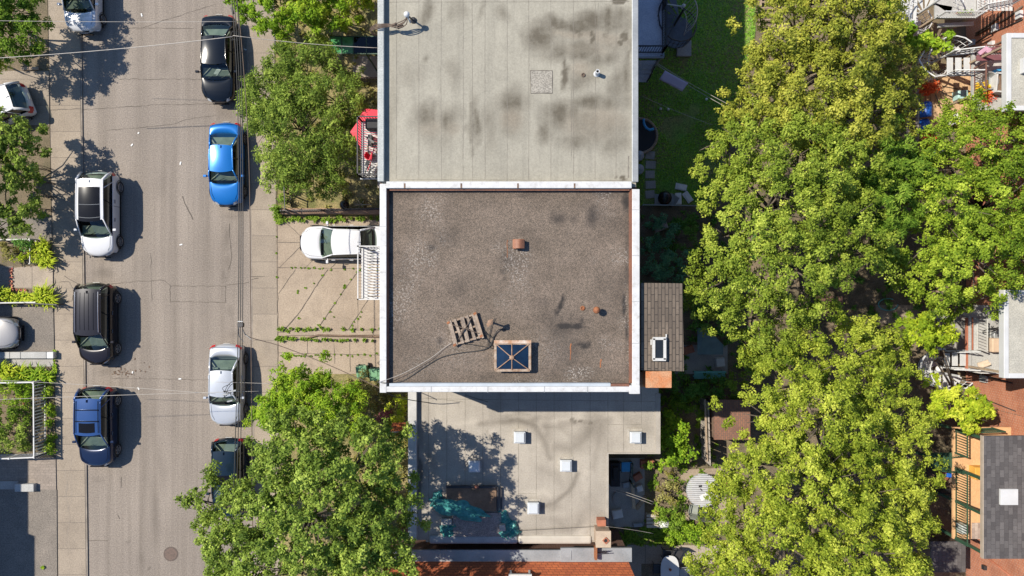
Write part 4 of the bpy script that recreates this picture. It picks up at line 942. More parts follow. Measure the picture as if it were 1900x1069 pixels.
        mb = MB(); my_ = s*(hw+.10); mb.add(*(lambda c: ([(c[0]+dx, c[1]+dy, c[2]+dz) for dx in (-.06, .07) for dy in (-.09, .09) for dz in (-.06, .07)], [(0, 1, 3, 2), (4, 6, 7, 5), (0, 4, 5, 1), (2, 3, 7, 6), (0, 2, 6, 4), (1, 5, 7, 3)]))((xc-.30, my_, belt+.06)))
        mb.bar((xc-.30, s*(hw*.92), belt+.0), (xc-.30, my_, belt+.02), .06, .05)
        mb.build('mirror', paintm, t, local=True, bevel=.03)
        mb = MB()
        for hx in (xm-.25, xm+.72): mb.bar((hx, s*(hw+.005), belt-.12), (hx+.2, s*(hw+.005), belt-.12), .03, .03)
        mb.build('door_handle', 'chrome' if kind in ('suv', 'van') else paintm, t, local=True)
    mb = MB(); mb.bar((h2-.015, -.42, .40), (h2-.015, .42, .40), .05, .14).bar((h2-.05, -.36, hz*.74), (h2-.05, .36, hz*.74), .05, .07); mb.build('grille', 'trim', t, local=True)
    mb = MB(); mb.box((-h2-.012, 0, .70 if kind != 'sedan' else .62), (.02, .36, .15)); mb.build('licence_plate', 'offwhite', t, local=True)
    mb = MB()
    for s in (-1, 1):   # hood and deck shut lines
        mb.tube([(xc+.06, s*hw*.80, hz+.008), ((xc+h2)/2, s*hw*.76, hz*.975+.014), (h2-.36, s*hw*.62, hz*.90+.012)], .007, 4)
        mb.bar((xm+.1, s*(hw+.001), .36), (xm+.1, s*(hw*.985), belt-.05), .012, .012)
    if kind == 'sedan': mb.tube([(xb-.06, -hw*.78, deck-.01), (-h2+.20, -hw*.74, deck-.045), (-h2+.17, 0, deck-.0), (-h2+.20, hw*.74, deck-.045), (xb-.06, hw*.78, deck-.01)], .007, 4)
    mb.build('shut_line', 'trim', t, local=True)
    return t
DN, LT, RT = -math.pi/2, math.pi, 0.0
car(167, -6, DN, 'pale silver car at the top edge with tree shadow on its hood', 'p_silverw', 'hatch', 4.45, 1.82, 1.5, rimdark=True)
car(2, 212, math.atan2(-.36, -.93), 'white hatchback reversed view in left driveway, red tail lamps towards the street', 'p_white', 'suv', 4.35, 1.84, 1.55, group='cars parked in driveways')
car(416, 117, DN, 'black sedan parked under the cables, papers on its dashboard', 'p_black', 'sedan', 4.72, 1.84, 1.46, seatm='greyfab')
car(429, 309, DN, 'bright blue sedan parked on the right side of the street', 'p_blue', 'sedan', 4.5, 1.78, 1.44)
car(198, 400, DN, 'white crossover with black panoramic roof parked on the left side', 'p_white', 'suv', 4.62, 1.86, 1.64, pano=True, rimdark=True, bow=.34)
car(194, 600, DN, 'black minivan with silver roof rails and red wraparound tail lamps', 'p_charcoal', 'van', 4.42, 1.84, 1.64, rails='chrome', bow=.36, taper=.86)
car(194.5, 787, DN, 'navy crossover with brighter blue roof, roof rails, crossbars and sunroof', 'p_royal', 'suv', 4.36, 1.82, 1.66, roofm='p_bluetop', rails='trim', crossbars=True, sunroof=True)
car(-22, 617, RT, 'beige grey car nosing out of a shaded driveway at the left edge', 'p_grey', 'sedan', 4.4, 1.74, 1.42, group='cars parked in driveways', bow=.38)
car(430, 711, DN, 'silver hatchback parked on the right side under tangled cables', 'p_silver', 'sedan', 4.42, 1.80, 1.50)
car(435, 880, DN, 'dark teal car with red tail lamps half hidden under the street tree', 'p_darkred', 'hatch', 4.3, 1.78, 1.5, sunroof=True)
car(644, 452, LT, 'white sedan parked on the pinkish concrete driveway beside the white stairs', 'p_white', 'sedan', 4.78, 1.86, 1.44, group='cars parked in driveways', glass='carglass', bow=.36)
# papers on the dashboard of the black sedan
x, y, _ = P(407, 139, .92); tag(MB().bar((x-.2, y, .945), (x+.02, y+.32, .975), .22, .012).build('paper_sheet', 'bagwhite'), 'crumpled white paper lying on the black sedan dashboard', 'paper')
# ------------------------------------------------------------ roof objects
def pt(px, py, z): return Vector(P(px, py, z))
# rusty hooded vent
t = thing('roof_vent', P(962, 454, ZG), 'rusty hooded metal vent on the gravel roof', 'vent'); c = pt(962, 453, ZG)
MB().box((c.x, c.y, ZG+.06), (.42, .4, .03)).box((c.x+.08, c.y+.04, ZG+.15), (.30, .22, .2)).build('base', 'rust', t)
mb = MB(); n = 8
prof = [(-.24+.48*(k/n), ZG+.26+.13*math.sin(math.pi*k/n)) for k in range(n+1)]
mb.add([(c.x+a, c.y+.17, z) for a, z in prof]+[(c.x+a, c.y-.19, z) for a, z in prof], [(k, k+1, n+2+k, n+1+k) for k in range(n)]+[tuple(range(n, -1, -1)), tuple(range(n+1, 2*n+2))])
mb.add([(c.x-.24, c.y+.17, ZG+.26), (c.x+.24, c.y+.17, ZG+.26), (c.x+.24, c.y-.19, ZG+.26), (c.x-.24, c.y-.19, ZG+.26)], [(0, 1, 2, 3)])
mb.build('hood', plain('rust_hood', (.30, .13, .07), (.22, .09, .05), .6, 6, .2), t)
# rusty ball vent
t = thing('vent_pipe', P(1104, 574, ZG), 'short pipe with rusty ball cap on the gravel roof', 'vent'); c = pt(1105, 575, ZG)
MB().lathe(c, [(.06, 0), (.06, .32)], 10).build('pipe', 'rust', t)
MB().lathe((c.x, c.y, ZG+.28), [(.02, -.02), (.10, .0), (.145, .07), (.145, .13), (.10, .20), (.02, .235)], 14).build('ball_cap', 'rust', t, smooth=True)
c = pt(1081, 572, ZG); t = tag(MB().lathe(c, [(.10, 0), (.10, .03), (.065, .05), (.065, .012)], 12).build('roof_drain', 'rust'), 'small round rusty drain ring sunk in the gravel roof', 'drain')
# grey roof: white pipe, small drain, mast
t = thing('vent_pipe', P(1108, 137, ZR), 'white plastic vent pipe with open top on the stained grey roof', 'vent'); c = pt(1107, 137.5, ZR)
MB().lathe(c, [(.13, 0), (.13, .02), (.085, .08), (.085, .38), (.06, .38), (.06, .2)], 14, cap=False).build('pipe', 'white', t)
MB().lathe((c.x, c.y, ZR+.2), [(.06, 0), (.06, .005)], 12).build('pipe_hole', 'black', t)
c = pt(1082, 139.5, ZR); tag(MB().lathe(c, [(.085, 0), (.085, .04), (.055, .045), (.055, .01)], 12).build('roof_drain', 'cablebrown'), 'small round brown drain stub on the stained grey roof', 'drain')
t = thing('service_mast', P(766, 37, ZR), 'leaning white capped service mast with looping black cables on the grey roof', 'mast'); c = pt(767, 38, ZR)
tp = c+Vector((-.15, -.07, .80))
MB().tube([c+Vector((0, 0, -.05)), tp], .035, 8).lathe(c, [(.14, 0), (.13, .05), (.05, .12)], 10).build('pole', 'darkmetal', t)
MB().lathe(tp, [(.05, -.1), (.11, -.04), (.12, .05), (.08, .11), (.03, .13)], 12).bar(tp, tp+Vector((.10, -.22, -.3)), .05, .05).build('weather_cap', 'white', t, smooth=True)
mb = MB()
for k, (dx, dy) in enumerate(((0, 0), (-6, 4), (4, 6), (-3, -2))):
    q = [tp+Vector((0, -.03*k, -.02)), pt(752+dx*.5, 39+dy, ZR+.55), pt(735+dx, 47+dy*.8, ZR+.45), pt(722, 45+k*1.5, ZR+.38), pt(706, 45+k*2.2, ZR+.42), pt(694-k*1.2, 47+k*3, ZR+.2), pt(686+k*1.5, 57+k*2, ZR-.3), pt(700, 66, ZR-.6)]
    sm = []
    for i in range(len(q)-1):
        for j in range(4): u = j/4; a = q[max(0, i-1)]; b = q[i]; cc = q[i+1]; d = q[min(len(q)-1, i+2)]; sm.append(.5*((2*b)+(cc-a)*u+(2*a-5*b+4*cc-d)*u*u+(3*b-a-3*cc+d)*u**3))
    mb.tube(sm+[q[-1]], .022, 5)
mb.tube([pt(738, 52, ZR+.3), pt(748, 48, ZR+.4)], .06, 6).tube([pt(728, 47, ZR+.4), pt(735, 44, ZR+.5)], .055, 6).build('looped_cable', 'cablebrown', t, smooth=True)
def spline(q, n=6):
    q = [Vector(p) for p in q]; sm = []
    for i in range(len(q)-1):
        for j in range(n): u = j/n; a = q[max(0, i-1)]; b = q[i]; c = q[i+1]; d = q[min(len(q)-1, i+2)]; sm.append(.5*((2*b)+(c-a)*u+(2*a-5*b+4*c-d)*u*u+(3*b-a-3*c+d)*u**3))
    return sm+[q[-1]]
# pallet
pc = pt(863, 611, ZG); ang = R(17)
t = thing('wooden_pallet', (pc.x, pc.y, ZG), 'weathered slatted wooden pallet with rusty corners on the gravel roof', 'pallet', None, ang)
mb = MB()
for k in range(5): mb.box((-.52+.26*k, 0, .17), (.16 if k not in (1, 3) else .11, 1.04, .03), R((-2, 3, -3, 2, 0)[k]))
mb.build('slat', plain('weathered_slat', (.33, .26, .20), (.20, .155, .12), .9, 4, .4, 20), t, local=True)
mb = MB()
for yy in (-.47, 0, .47): mb.box((0, yy, .08), (1.24, .07, .13))
mb.box((.60, 0, .17), (.09, 1.1, .05)).build('runner', plain('stained_runner', (.36, .28, .21), (.24, .17, .12), .9, 5, .3), t, local=True)
mb = MB()
for (a, b) in ((-.58, -.48), (-.56, .46), (.58, .50), (.56, -.45)): mb.box((a, b, .19), (.13, .09, .02), R(20))
mb.build('rusty_corner', 'rust', t, local=True)
mb = MB().tube([(-.45, .35, .20), (0, .05, .26), (.5, -.32, .21)], .018, 5).tube([(-.35, -.30, .20), (.05, .06, .28), (.42, .40, .21)], .018, 5).tube([(-.2, -.12, .24), (.0, .06, .27)], .035, 6)
mb.build('strap', 'cablebrown', t, local=True)
# antenna mast
t = thing('antenna_mast', P(909, 596, ZG), 'rusty antenna mast with tripod wires beside the pallet', 'mast'); b = pt(912, 598, ZG); tp = b+Vector((-.03, .04, .85))
MB().tube([b-Vector((0, 0, .02)), tp], .04, 8).build('pole', 'rust', t)
MB().lathe(tp, [(.05, -.12), (.11, -.05), (.11, .03), (.04, .06)], 10).bar(tp+Vector((-.13, -.1, -.06)), tp+Vector((.1, .12, -.02)), .07, .07).bar(tp+Vector((-.1, -.16, -.1)), tp+Vector((-.02, -.05, -.02)), .08, .08).build('clamp_head', plain('rusty_clamp', (.36, .22, .13), (.2, .12, .08), .7, 9), t)
cable(spline([pt(938, 612, ZG+.03), pt(925, 612, ZG+.1), pt(918, 622, ZG+.05), pt(911, 640, ZG+.05), pt(900, 648, ZG+.05), pt(882, 652, ZG+.02), pt(855, 655, ZG+.02), pt(820, 663, ZG+.02), pt(790, 680, ZG+.02), pt(760, 700, ZG+.02), pt(742, 709, ZG+.02), pt(716, 711, ZP+.03), pt(700, 709, ZP-.1)]), 'long black cable snaking from mast to the roof corner on gravel', 'cable', .02, 'roof_cable')
cable(spline([pt(838, 636, ZG+.12), pt(825, 645, ZG+.06), pt(800, 664, ZG+.14), pt(760, 687, ZG+.2), pt(728, 701, ZG+.25), pt(703, 709, ZP+.06)]), 'pale rope from the pallet to the roof corner on gravel', 'cablew', .010, 'roof_cable')
mb = MB()
for q in (((895, 610), (906, 622), (914, 626)), ((897, 621), (908, 635), (917, 646)), ((898, 620), (906, 621), (913, 626), (919, 622)), ((856, 637), (885, 641), (917, 647)), ((919, 590), (912, 605), (905, 640), (911, 637), (917, 625)), ((914, 626), (919, 640), (918, 646))): mb.tube(spline([pt(a, b_, ZG+.06) for a, b_ in q]), .015, 4)
tag(mb.build('tangled_wire', 'cable', smooth=True), 'tangle of thin black wires between pallet, mast and skylight', 'wire')
# pyramid skylight
t = thing('pyramid_skylight', P(951, 662, ZG), 'blue glass pyramid skylight in a rusty steel frame on gravel roof', 'skylight')
zc, za = ZG+.34, ZG+.52; cor = [pt(919, 687, zc), pt(983, 687, zc), pt(983, 637, zc), pt(919, 637, zc)]; ap = pt(949.5, 663.5, za)
mb = MB()
for i in range(4): mb.bar(cor[i], cor[(i+1) % 4], .10, .10)
mb.b2(cor[0].x-.02, cor[0].y-.02, ZG-.02, cor[2].x+.02, cor[2].y+.02, zc-.12)
mb.build('curb', plain('pale_rusty_frame', (.42, .34, .26), (.24, .14, .08), .7, 4.5, .3), t)
mb = MB()
for i in range(4): mb.bar(cor[i]+Vector((0, 0, .05)), ap+Vector((0, 0, .02)), .032, .03)
for i in (0, 2): q = (cor[i]+cor[(i+1) % 4])/2; mb.bar(Vector((ap.x, q.y, zc+.05)), ap, .034, .03)
mb.lathe(ap, [(.10, -.02), (.09, .05), (.04, .07)], 12).build('glazing_bar', plain('tan_rust_bar', (.36, .24, .155), (.24, .13, .075), .7, 7), t)
mb = MB().bar(cor[3]+Vector((-.05, .06, .07)), cor[2]+Vector((.05, .06, .07)), .13, .05).build('flashing', plain('rust_pale_flash', (.56, .46, .38), (.36, .17, .07), .7, 3, .3), t)
for i in range(4):
    a, b2_ = cor[i], cor[(i+1) % 4]; MB().add([a+Vector((0, 0, .03)), b2_+Vector((0, 0, .03)), ap], [(0, 1, 2)]).build('pane', 'skyglass', t)
# ------------------------------------------------------------ things on the low roof
t = thing('board_stack', P(880, 922, ZL), 'stack of dark brown boards under tree shade on the low roof', 'boards')
a, b = P2(829, 946, ZL), P2(921, 902, ZL)
MB().b2(a[0], a[1], ZL+.01, b[0], b[1], ZL+.22).build('board', plain('brown_ply', (.24, .15, .095), (.15, .095, .06), .9, 2.2, .3), t)
mb = MB().bar((a[0], b[1]+.02, ZL+.2), (b[0], b[1]+.02, ZL+.2), .10, .14).bar((b[0]+.06, a[1], ZL+.16), (b[0]+.06, b[1], ZL+.16), .08, .14).bar((b[0]+.24, a[1]+.05, ZL+.08), (b[0]+.24, b[1]-.05, ZL+.08), .08, .1)
mb.build('edge_rail', 'darkmetal', t)
t = thing('felt_board', P(883, 970, ZL), 'grey brown flat felt covered boards below the teal tarp on low roof', 'boards')
a, b = P2(840, 994, ZL), P2(930, 950, ZL)
MB().b2(a[0], a[1], ZL+.01, b[0], b[1], ZL+.12).build('board', plain('felt', (.27, .235, .22), (.21, .185, .175), .95, 5, .5, 22), t, bevel=.01)
def tarp(name, px, py, w_, h_, label, seed, z=ZL, ang=0, parent=None, amp=.16):
    rg_ = np.random.default_rng(seed); cx, cy, _ = P(px, py, z); n = 34
    ph = rg_.uniform(0, 6, 8)
    def fn(u, v):
        a = (u-.5)*2; b_ = (v-.5)*2; k = 1+.13*math.sin(5*math.atan2(b_, a)+ph[0])+.08*math.sin(9*math.atan2(b_, a)+ph[1])
        x = a*math.sqrt(1-b_*b_/2.4)*w_/2*k; y = b_*math.sqrt(1-a*a/2.4)*h_/2*k
        fold = math.sin(9*u+4*v+ph[2]+1.8*math.sin(5*v+ph[3]))*.5+math.sin(17*v-6*u+ph[4]+2*math.sin(6*u+ph[5]))*.32+.25*math.sin(31*u+23*v+ph[6])
        e = min(1, 3.2*(1-max(abs(a), abs(b_)))+.12)
        return (cx+x*math.cos(ang)-y*math.sin(ang), cy+x*math.sin(ang)+y*math.cos(ang), z+.03+amp*(.75+.6*fold)*e)
    return tag(MB().grid(fn, n, n).build(name, 'tarp', smooth=True), label, 'tarp')
tarp('tarpaulin', 852, 945, 2.7, .85, 'largest crumpled teal tarp draped over the brown boards on the low roof', 3, ZL+.18, R(-14), None, .10)
tarp('tarpaulin', 832, 981, .9, .75, 'small teal tarp bundle at the left end of the felt boards', 5, ZL, R(60))
tarp('tarpaulin', 944, 984, 1.05, .85, 'rounded teal tarp bundle at the right end of the felt boards', 7, ZL, R(10))
tarp('tarpaulin', 935, 961, .55, .8, 'narrow teal tarp strip right of the brown boards', 9, ZL, R(30), None, .1)
tarp('tarpaulin', 811, 926, .5, .9, 'teal tarp corner trailing left of the brown boards', 11, ZL, R(-20), None, .08)
c = pt(829, 967, ZL+.1); tag(MB().box((c.x, c.y, ZL+.14), (.52, .30, .26)).build('grey_block', 'concgrey', bevel=.02), 'pale grey block weighing down the teal tarp left of felt boards', 'block')
c = pt(932, 978, ZL+.2); tag(MB().box((c.x, c.y, ZL+.2), (.30, .30, .36), .1).build('grey_block', 'concgrey', bevel=.02), 'pale grey block weighing down the rounded teal tarp bundle', 'block')
c = pt(885, 900, ZL); t = tag(MB().box((c.x, c.y, ZL+.29), (.16, .12, .16), .3).build('clay_brick', 'terra'), 'orange clay brick on the top edge of the brown board stack', 'brick')
# ------------------------------------------------------------ west side: balcony, umbrella, stairs, canopy, fences
zb = 6.4
t = thing('iron_balcony', P(690, 280, zb), 'narrow upper balcony with white slats and dark iron rail, cluttered with things', 'balcony')
ax, ay = P2(672, 330, zb); bx, by = -5.3, P2(0, 226, zb)[1]
mb = MB(); n = 26
for i in range(n): y0 = ay+(by-ay)*i/n; mb.b2(ax, y0+.012, zb-.04, bx, y0+(by-ay)/n-.012, zb)
mb.build('floor_slat', 'offwhite', t)
mb = MB(); railing(mb, [(bx, by, zb), (ax, by, zb), (ax, ay, zb), (bx, ay, zb)], 1.0, .12, .022, top=.05); mb.build('railing', 'darkmetal', t)
mb = MB().b2(ax-.1, ay-.06, zb-.16, bx, ay, zb-.04).b2(ax-.06, ay, zb-.2, ax, by, zb-.05); mb.build('edge_beam', 'greymetal', t)
MB().b2(ax+.1, ay, 3.1, bx, by+1.2, 3.2).build('lower_floor', 'woodgrey', t)
c = pt(691, 262, zb); mb = MB().b2(c.x-.1, c.y-.25, zb, c.x+.05, c.y+.2, zb+.5).bar((c.x-.2, c.y+.1, zb+.5), (c.x+.2, c.y-.2, zb+.6), .08, .06)
tag(mb.build('folding_chair', 'darkmetal'), 'black folding chair on the cluttered iron balcony', 'chair')
c = pt(690, 240, zb); tag(MB().b2(c.x-.18, c.y-.1, zb, c.x+.5, c.y+.36, zb+.62).build('barbecue', 'black', bevel=.04), 'black covered barbecue at the top end of the iron balcony', 'barbecue')
def bicycle(p, ang, label, col, z):
    t = thing('bicycle', (p[0], p[1], z), label, 'bicycle', None, ang)
    for s in (-.5, .5): MB().tube([(s+.32*math.cos(k*math.pi/10), 0, .33+.32*math.sin(k*math.pi/10)) for k in range(21)], .022, 5).build('wheel', 'black', t, local=True)
    MB().tube([(-.5, 0, .33), (-.12, 0, .32), (.34, 0, .72), (-.2, 0, .76), (-.12, 0, .32)], .022, 5).tube([(-.5, 0, .33), (-.2, 0, .76)], .018, 5).tube([(.5, 0, .33), (.34, 0, .72), (.30, 0, .95)], .02, 5).build('frame', col, t, local=True)
    MB().tube([(.25, -.28, .97), (.32, 0, .95), (.25, .28, .97)], .016, 5).build('handlebar', 'chrome', t, local=True)
    MB().box((-.22, 0, .86), (.26, .14, .06)).build('saddle', 'black', t, local=True); return t
bicycle(P(692, 300, zb), R(70), 'bicycle with red frame leaning on the cluttered iron balcony', 'red', zb)
mb = MB(); rr = random.Random(4)
for i in range(7): mb.tube([(-5.9+rr.uniform(-.5, .3), P2(0, 318, zb)[1]+rr.uniform(-.3, .3), zb+.04+.05*i), (-5.7+rr.uniform(-.4, .3), P2(0, 312, zb)[1]+rr.uniform(-.3, .5), zb+.1+.05*i)], .05, 6)
tag(mb.build('firewood_heap', 'woodgrey'), 'heap of pale sticks at the lower end of the iron balcony', 'heap')
c = pt(686, 291, zb); tag(MB().lathe((c.x, c.y, zb), [(.15, 0), (.2, .3), (.17, .3), (.14, .06)], 12).build('planter_pot', 'red'), 'red round pot on the cluttered iron balcony', 'pot')
c = pt(696, 279, zb); tag(MB().tube([(c.x+.25*math.cos(k*math.pi/10), c.y+.28*math.sin(k*math.pi/10), zb+.45) for k in range(21)], .05, 6).build('wicker_hoop', 'wood'), 'round wicker hoop on the cluttered iron balcony', 'hoop')
t = thing('patio_umbrella', P(699, 244, 3.3), 'red patio umbrella opened below the iron balcony', 'umbrella'); c = pt(699, 244, 5.2); mb = MB(); vs = []; r = 1.30
for k in range(6): a = k*math.pi/3+math.pi; vs.append((c.x+r*math.cos(a), c.y+r*math.sin(a), 5.05))
mid = []
for k in range(6): a = (k+.5)*math.pi/3+math.pi; mid.append((c.x+r*.80*math.cos(a), c.y+r*.80*math.sin(a), 5.12))
V = [(c.x, c.y, 5.6)]+[p for k in range(6) for p in (vs[k], mid[k])]; mb.add(V, [(0, 1+k, 1+(k+1) % 12) for k in range(12)]); can = mb.build('canopy', 'red', t)
mb = MB(); [mb.bar((c.x, c.y, 5.55), v, .02, .02) for v in vs]; mb.build('rib', 'darkmetal', t)
MB().tube([(c.x, c.y, 3.2), (c.x, c.y, 5.58)], .025, 8).build('pole', 'darkmetal', t)
# white steel stair and balcony on the gravel-roofed building
t = thing('white_balcony', P(690, 507, 2.6), 'white steel balcony with slatted floor above the driveway', 'balcony')
zs = 2.9; ax, ay = P2(672, 555, zs); bx, by = -5.25, P2(0, 459, zs)[1]
mb = MB(); n = 18
for i in range(n): y0 = ay+(by-ay)*i/n; mb.b2(ax+.28, y0+.02, zs-.04, bx, y0+(by-ay)/n-.03, zs)
mb.b2(ax+.06, ay, zs-.06, ax+.27, by, zs-.01); mb.build('floor_slat', 'white', t)
mb = MB(); railing(mb, [(bx, by, zs), (ax, by, zs), (ax, ay, zs), (bx, ay, zs)], 1.0, .15, .02, top=.05); mb.build('railing', 'white', t)
mb = MB().b2(ax, ay, zs-.2, ax+.05, by, zs-.02)
mb.build('side_beam', 'white', t)
for y0 in (ay+.1, by-.1): MB().b2(ax+.03, y0-.04, .12, ax+.1, y0+.04, zs-.21).build('post', 'white', t)
# green clear canopy and dark panels
t = thing('entrance_canopy', P(655, 84, 3), 'clear green panelled canopy continuing into dark glazed panels by the grey building', 'canopy')
zk = 3.0
mb = MB(); xs = [612, 634, 656, 680, 702]
for i in range(2): MB().slab(P(xs[i]+.8, 99, zk), P(xs[i+1]-.8, 99, zk), P(xs[i+1]-.8, 69, zk+.1), P(xs[i]+.8, 69, zk+.1), .02).build('green_panel', 'greenpanel', t)
for i in range(2, 4): MB().slab(P(xs[i]+.8, 99, zk), P(xs[i+1]-.8, 99, zk), P(xs[i+1]-.8, 69, zk+.1), P(xs[i]+.8, 69, zk+.1), .02).build('dark_panel', 'darkglass', t)
mb = MB()
for x in xs: mb.bar(P(x, 100, zk), P(x, 68, zk+.1), .05, .06)
for y, z in ((100, zk), (68, zk+.1)): mb.bar(P(612, y, z), P(702, y, z), .05, .06)
for x, y in ((612, 100), (612, 68), (680, 100), (680, 68)): q = P(x, y, zk); mb.bar((q[0], q[1], .1), (q[0], q[1], zk), .06, .06)
mb.build('frame', 'green', t)
c = pt(690, 80, 1.0); tag(MB().lathe((c.x, c.y, .12), [(.25, 0), (.32, .8), (.30, .85), (.05, .9)], 12).build('grey_pot', 'greymetal'), 'grey lidded pot under the dark glazed canopy panels', 'pot')
def fence(name, px_pts, z0, h, label, mat='darkmetal', step=.13, cat='fence', top=.045, r=.02):
    t = thing(name, P(*px_pts[0], z0), label, cat); mb = MB(); railing(mb, [P(x, y, z0) for x, y in px_pts], h, step, r, posts=False, top=top); mb.build('railing', mat, t)
    for x, y in px_pts: q = Vector(P(x, y, z0)); MB().bar(q, q+Vector((0, 0, h+.06)), top*1.5, top*1.5).build('post', mat, t)
    return t
fence('iron_fence', [(521, 18), (522, 60), (524, 108)], .1, 1.15, 'black iron fence beside the sidewalk, north of the large front tree')
fence('iron_fence', [(538, 330), (540, 362), (541, 392)], .1, 1.15, 'black iron fence beside the sidewalk at the timber curb corner')
fence('iron_fence', [(527, 393), (600, 391), (708, 389)], .42, .55, 'low black iron fence on top of the timber curb')
fence('iron_fence', [(640, 152), (712, 152)], .1, .8, 'brown fence along the narrow path by the grey building', 'wooddark', .11)
# garbage bag
c = pt(641, 381, .4); t = thing('garbage_bag', (c.x, c.y, .42), 'shiny black garbage bag tied at the top on the timber curb', 'garbage bag')
MB().lathe((c.x, c.y, .42), [(.12, 0), (.24, .08), (.27, .25), (.2, .42), (.07, .52)], 12).build('bag', 'bag', t, smooth=True)
MB().tube([(c.x, c.y, .9), (c.x+.02, c.y-.1, .97), (c.x+.03, c.y-.26, .98)], .07, 6, taper=.02).build('knot', 'bag', t, smooth=True)
c = pt(676, 380, .5); mb = MB()
for k in range(7): a = k*.9; mb.bar((c.x-.2, c.y, .5), (c.x-.2+.35*math.cos(a), c.y+.22*math.sin(a), .72), .02, .02)
mb.bar((c.x-.5, c.y+.02, .5), (c.x+.4, c.y, .55), .03, .03); tag(mb.build('dry_branch', 'barkpale'), 'bare pale broken branch beside the black garbage bag', 'branch')
# green wheeled bins
def wbin(px, py, label, ang):
    c = pt(px, py, .5); t = thing('wheeled_bin', (c.x, c.y, .124), label, 'bin', 'green bins beside the driveway', ang)
    MB().box((0, 0, .46), (.46, .50, .84), top=1.15).build('bin_body', 'bin', t, local=True, bevel=.02)
    MB().box((0, 0, .92), (.58, .64, .06)).box((0, .05, .965), (.34, .34, .03)).build('lid', plain('bin_lid', (.15, .32, .17), (.12, .27, .14), .5, 3), t, local=True, bevel=.02)
    MB().tube([(-.24, .36, .88), (.24, .36, .88)], .025, 6).build('handle', 'green', t, local=True)
    for s in (-.26, .26): MB().tube([(s-.03, .26, .12), (s+.03, .26, .12)], .12, 12).build('wheel', 'black', t, local=True)
wbin(675, 688, 'green wheeled bin standing clear of the white roof edge', R(8)); wbin(699, 693, 'green wheeled bin partly under the white roof edge', R(4))
# porch roof of orange tiles near the tree
t = thing('porch_roof', P(748, 791, 2.5), 'small orange tiled porch roof between the shrubs and the low building', 'porch')
MB().slab(P(722, 801, 2.5), P(762, 801, 2.5), P(762, 786, 2.8), P(728, 786, 2.8), .06).build('roof', 'shingle_o', t); MB().bar(P(722, 801, 2.44), P(762, 801, 2.44), .06, .08).bar(P(724, 800, .1), P(724, 800, 2.42), .08, .08).build('post', 'offwhite', t)
# ------------------------------------------------------------ left gardens
fence('white_railing', [(86, 840), (85, 706)], .12, 1.0, 'white metal railing along the left sidewalk, facing the street', 'white', .165, 'railing', .06, .042)
fence('white_railing', [(85, 705), (40, 706), (-60, 706)], .12, .95, 'white metal railing running back from the street above the shrubs', 'white', .165, 'railing', .06, .042)
fence('white_railing', [(86, 841), (40, 843), (-60, 845)], .12, .95, 'white metal railing running back beside the paver driveway', 'white', .165, 'railing', .06, .042)
fence('thin_white_fence', [(68, 490), (68, 445), (10, 446), (-60, 448)], .1, .55, 'thin white wire fence around the small bed below the path', 'offwhite', .5, 'fence', .04, .012)
t = fence('iron_fence', [(118, 565), (60, 562), (-60, 564)], .12, .6, 'black iron fence with pale top rail along the bed of long leaved plants', 'darkmetal', .13, 'fence', .045)
MB().bar(P(66, 561, .74), P(-60, 563, .74), .06, .04).build('top_rail', 'offwhite', t)
t = thing('white_curb', P(50, 660, .12), 'white painted low concrete wall beside the grey car', 'wall')
for i, (a, b) in enumerate(((-60, 20), (20.6, 40), (40.6, 88), (88.6, 101))): MB().b2(*P2(a, 665, .3), .1, *P2(b, 653, .3), .40).build('block', 'palewall' if i != 3 else 'white', t, bevel=.02)
struct('path', [(-60, 665.5), (98, 665.5), (100, 680), (-60, 682)], .05, .14, 'concgrey')
def strap_bed(spots, mat, label, seed, h=.5, n=30, w=.03):
    x, y, _ = P(spots[0][0], spots[0][1], .1); tot = [P(a, b, .1)+(S(r),) for a, b, r in spots]
    t = thing('daylily_clump', (x, y, .1), label, 'plants'); blades('leaf_blades', tot, mat, t, seed, h=h, n=n, w=w); return t
strap_bed([(92, 548, 20), (80, 552, 16), (98, 556, 16), (84, 543, 14)], 'lf_lime', 'spiky yellow green clump of long leaves at the fence end by the sidewalk', 1, .55, 60)
strap_bed([(12, 543, 14), (4, 550, 14), (22, 548, 12)], 'lf_lime', 'yellow green long leaved clump at the left edge of the fenced bed', 2, .5, 46)
strap_bed([(40, 552, 12), (52, 550, 12), (62, 555, 10), (32, 556, 10)], 'lf_lime', 'low yellow green long leaved plants in the middle of the fenced bed', 3, .35, 46)
strap_bed([(12, 690, 16), (28, 692, 17), (46, 690, 17), (20, 684, 15)], 'lf_lime', 'yellow green long leaved clump left in the bed above the white railing', 4, .55, 46)
strap_bed([(64, 692, 17), (80, 694, 17), (94, 697, 15), (72, 700, 14), (52, 698, 14)], 'lf_bright', 'darker long leaved clump right in the bed above the white railing', 5, .5, 46)
strap_bed([(88, 455, 14), (92, 472, 16), (96, 488, 15), (82, 482, 12), (78, 462, 12)], 'lf_lime', 'tall arching long leaved plants between the thin white fence and the sidewalk', 6, .55, 46)
B = lambda px, py, z, r, rz=None: lob(px, py, z, r, rz)
bush('green_shrub', [B(30, 730, .7, 24, .5), B(10, 722, .7, 20, .5), B(48, 724, .5, 14, .4)], 'lf_bright', 'bright green shrub in the upper part of the white railed garden', 21)
bush('green_shrub', [B(10, 772, .8, 26, .6), B(34, 762, .6, 18, .4), B(50, 780, .5, 14, .35)], 'lf_green', 'dark green shrub in the middle of the white railed garden', 22)
bush('green_shrub', [B(26, 812, .9, 30, .7), B(0, 808, .9, 22, .6), B(46, 822, .7, 16, .5)], 'lf_street', 'large round shrub at the bottom of the white railed garden', 23)
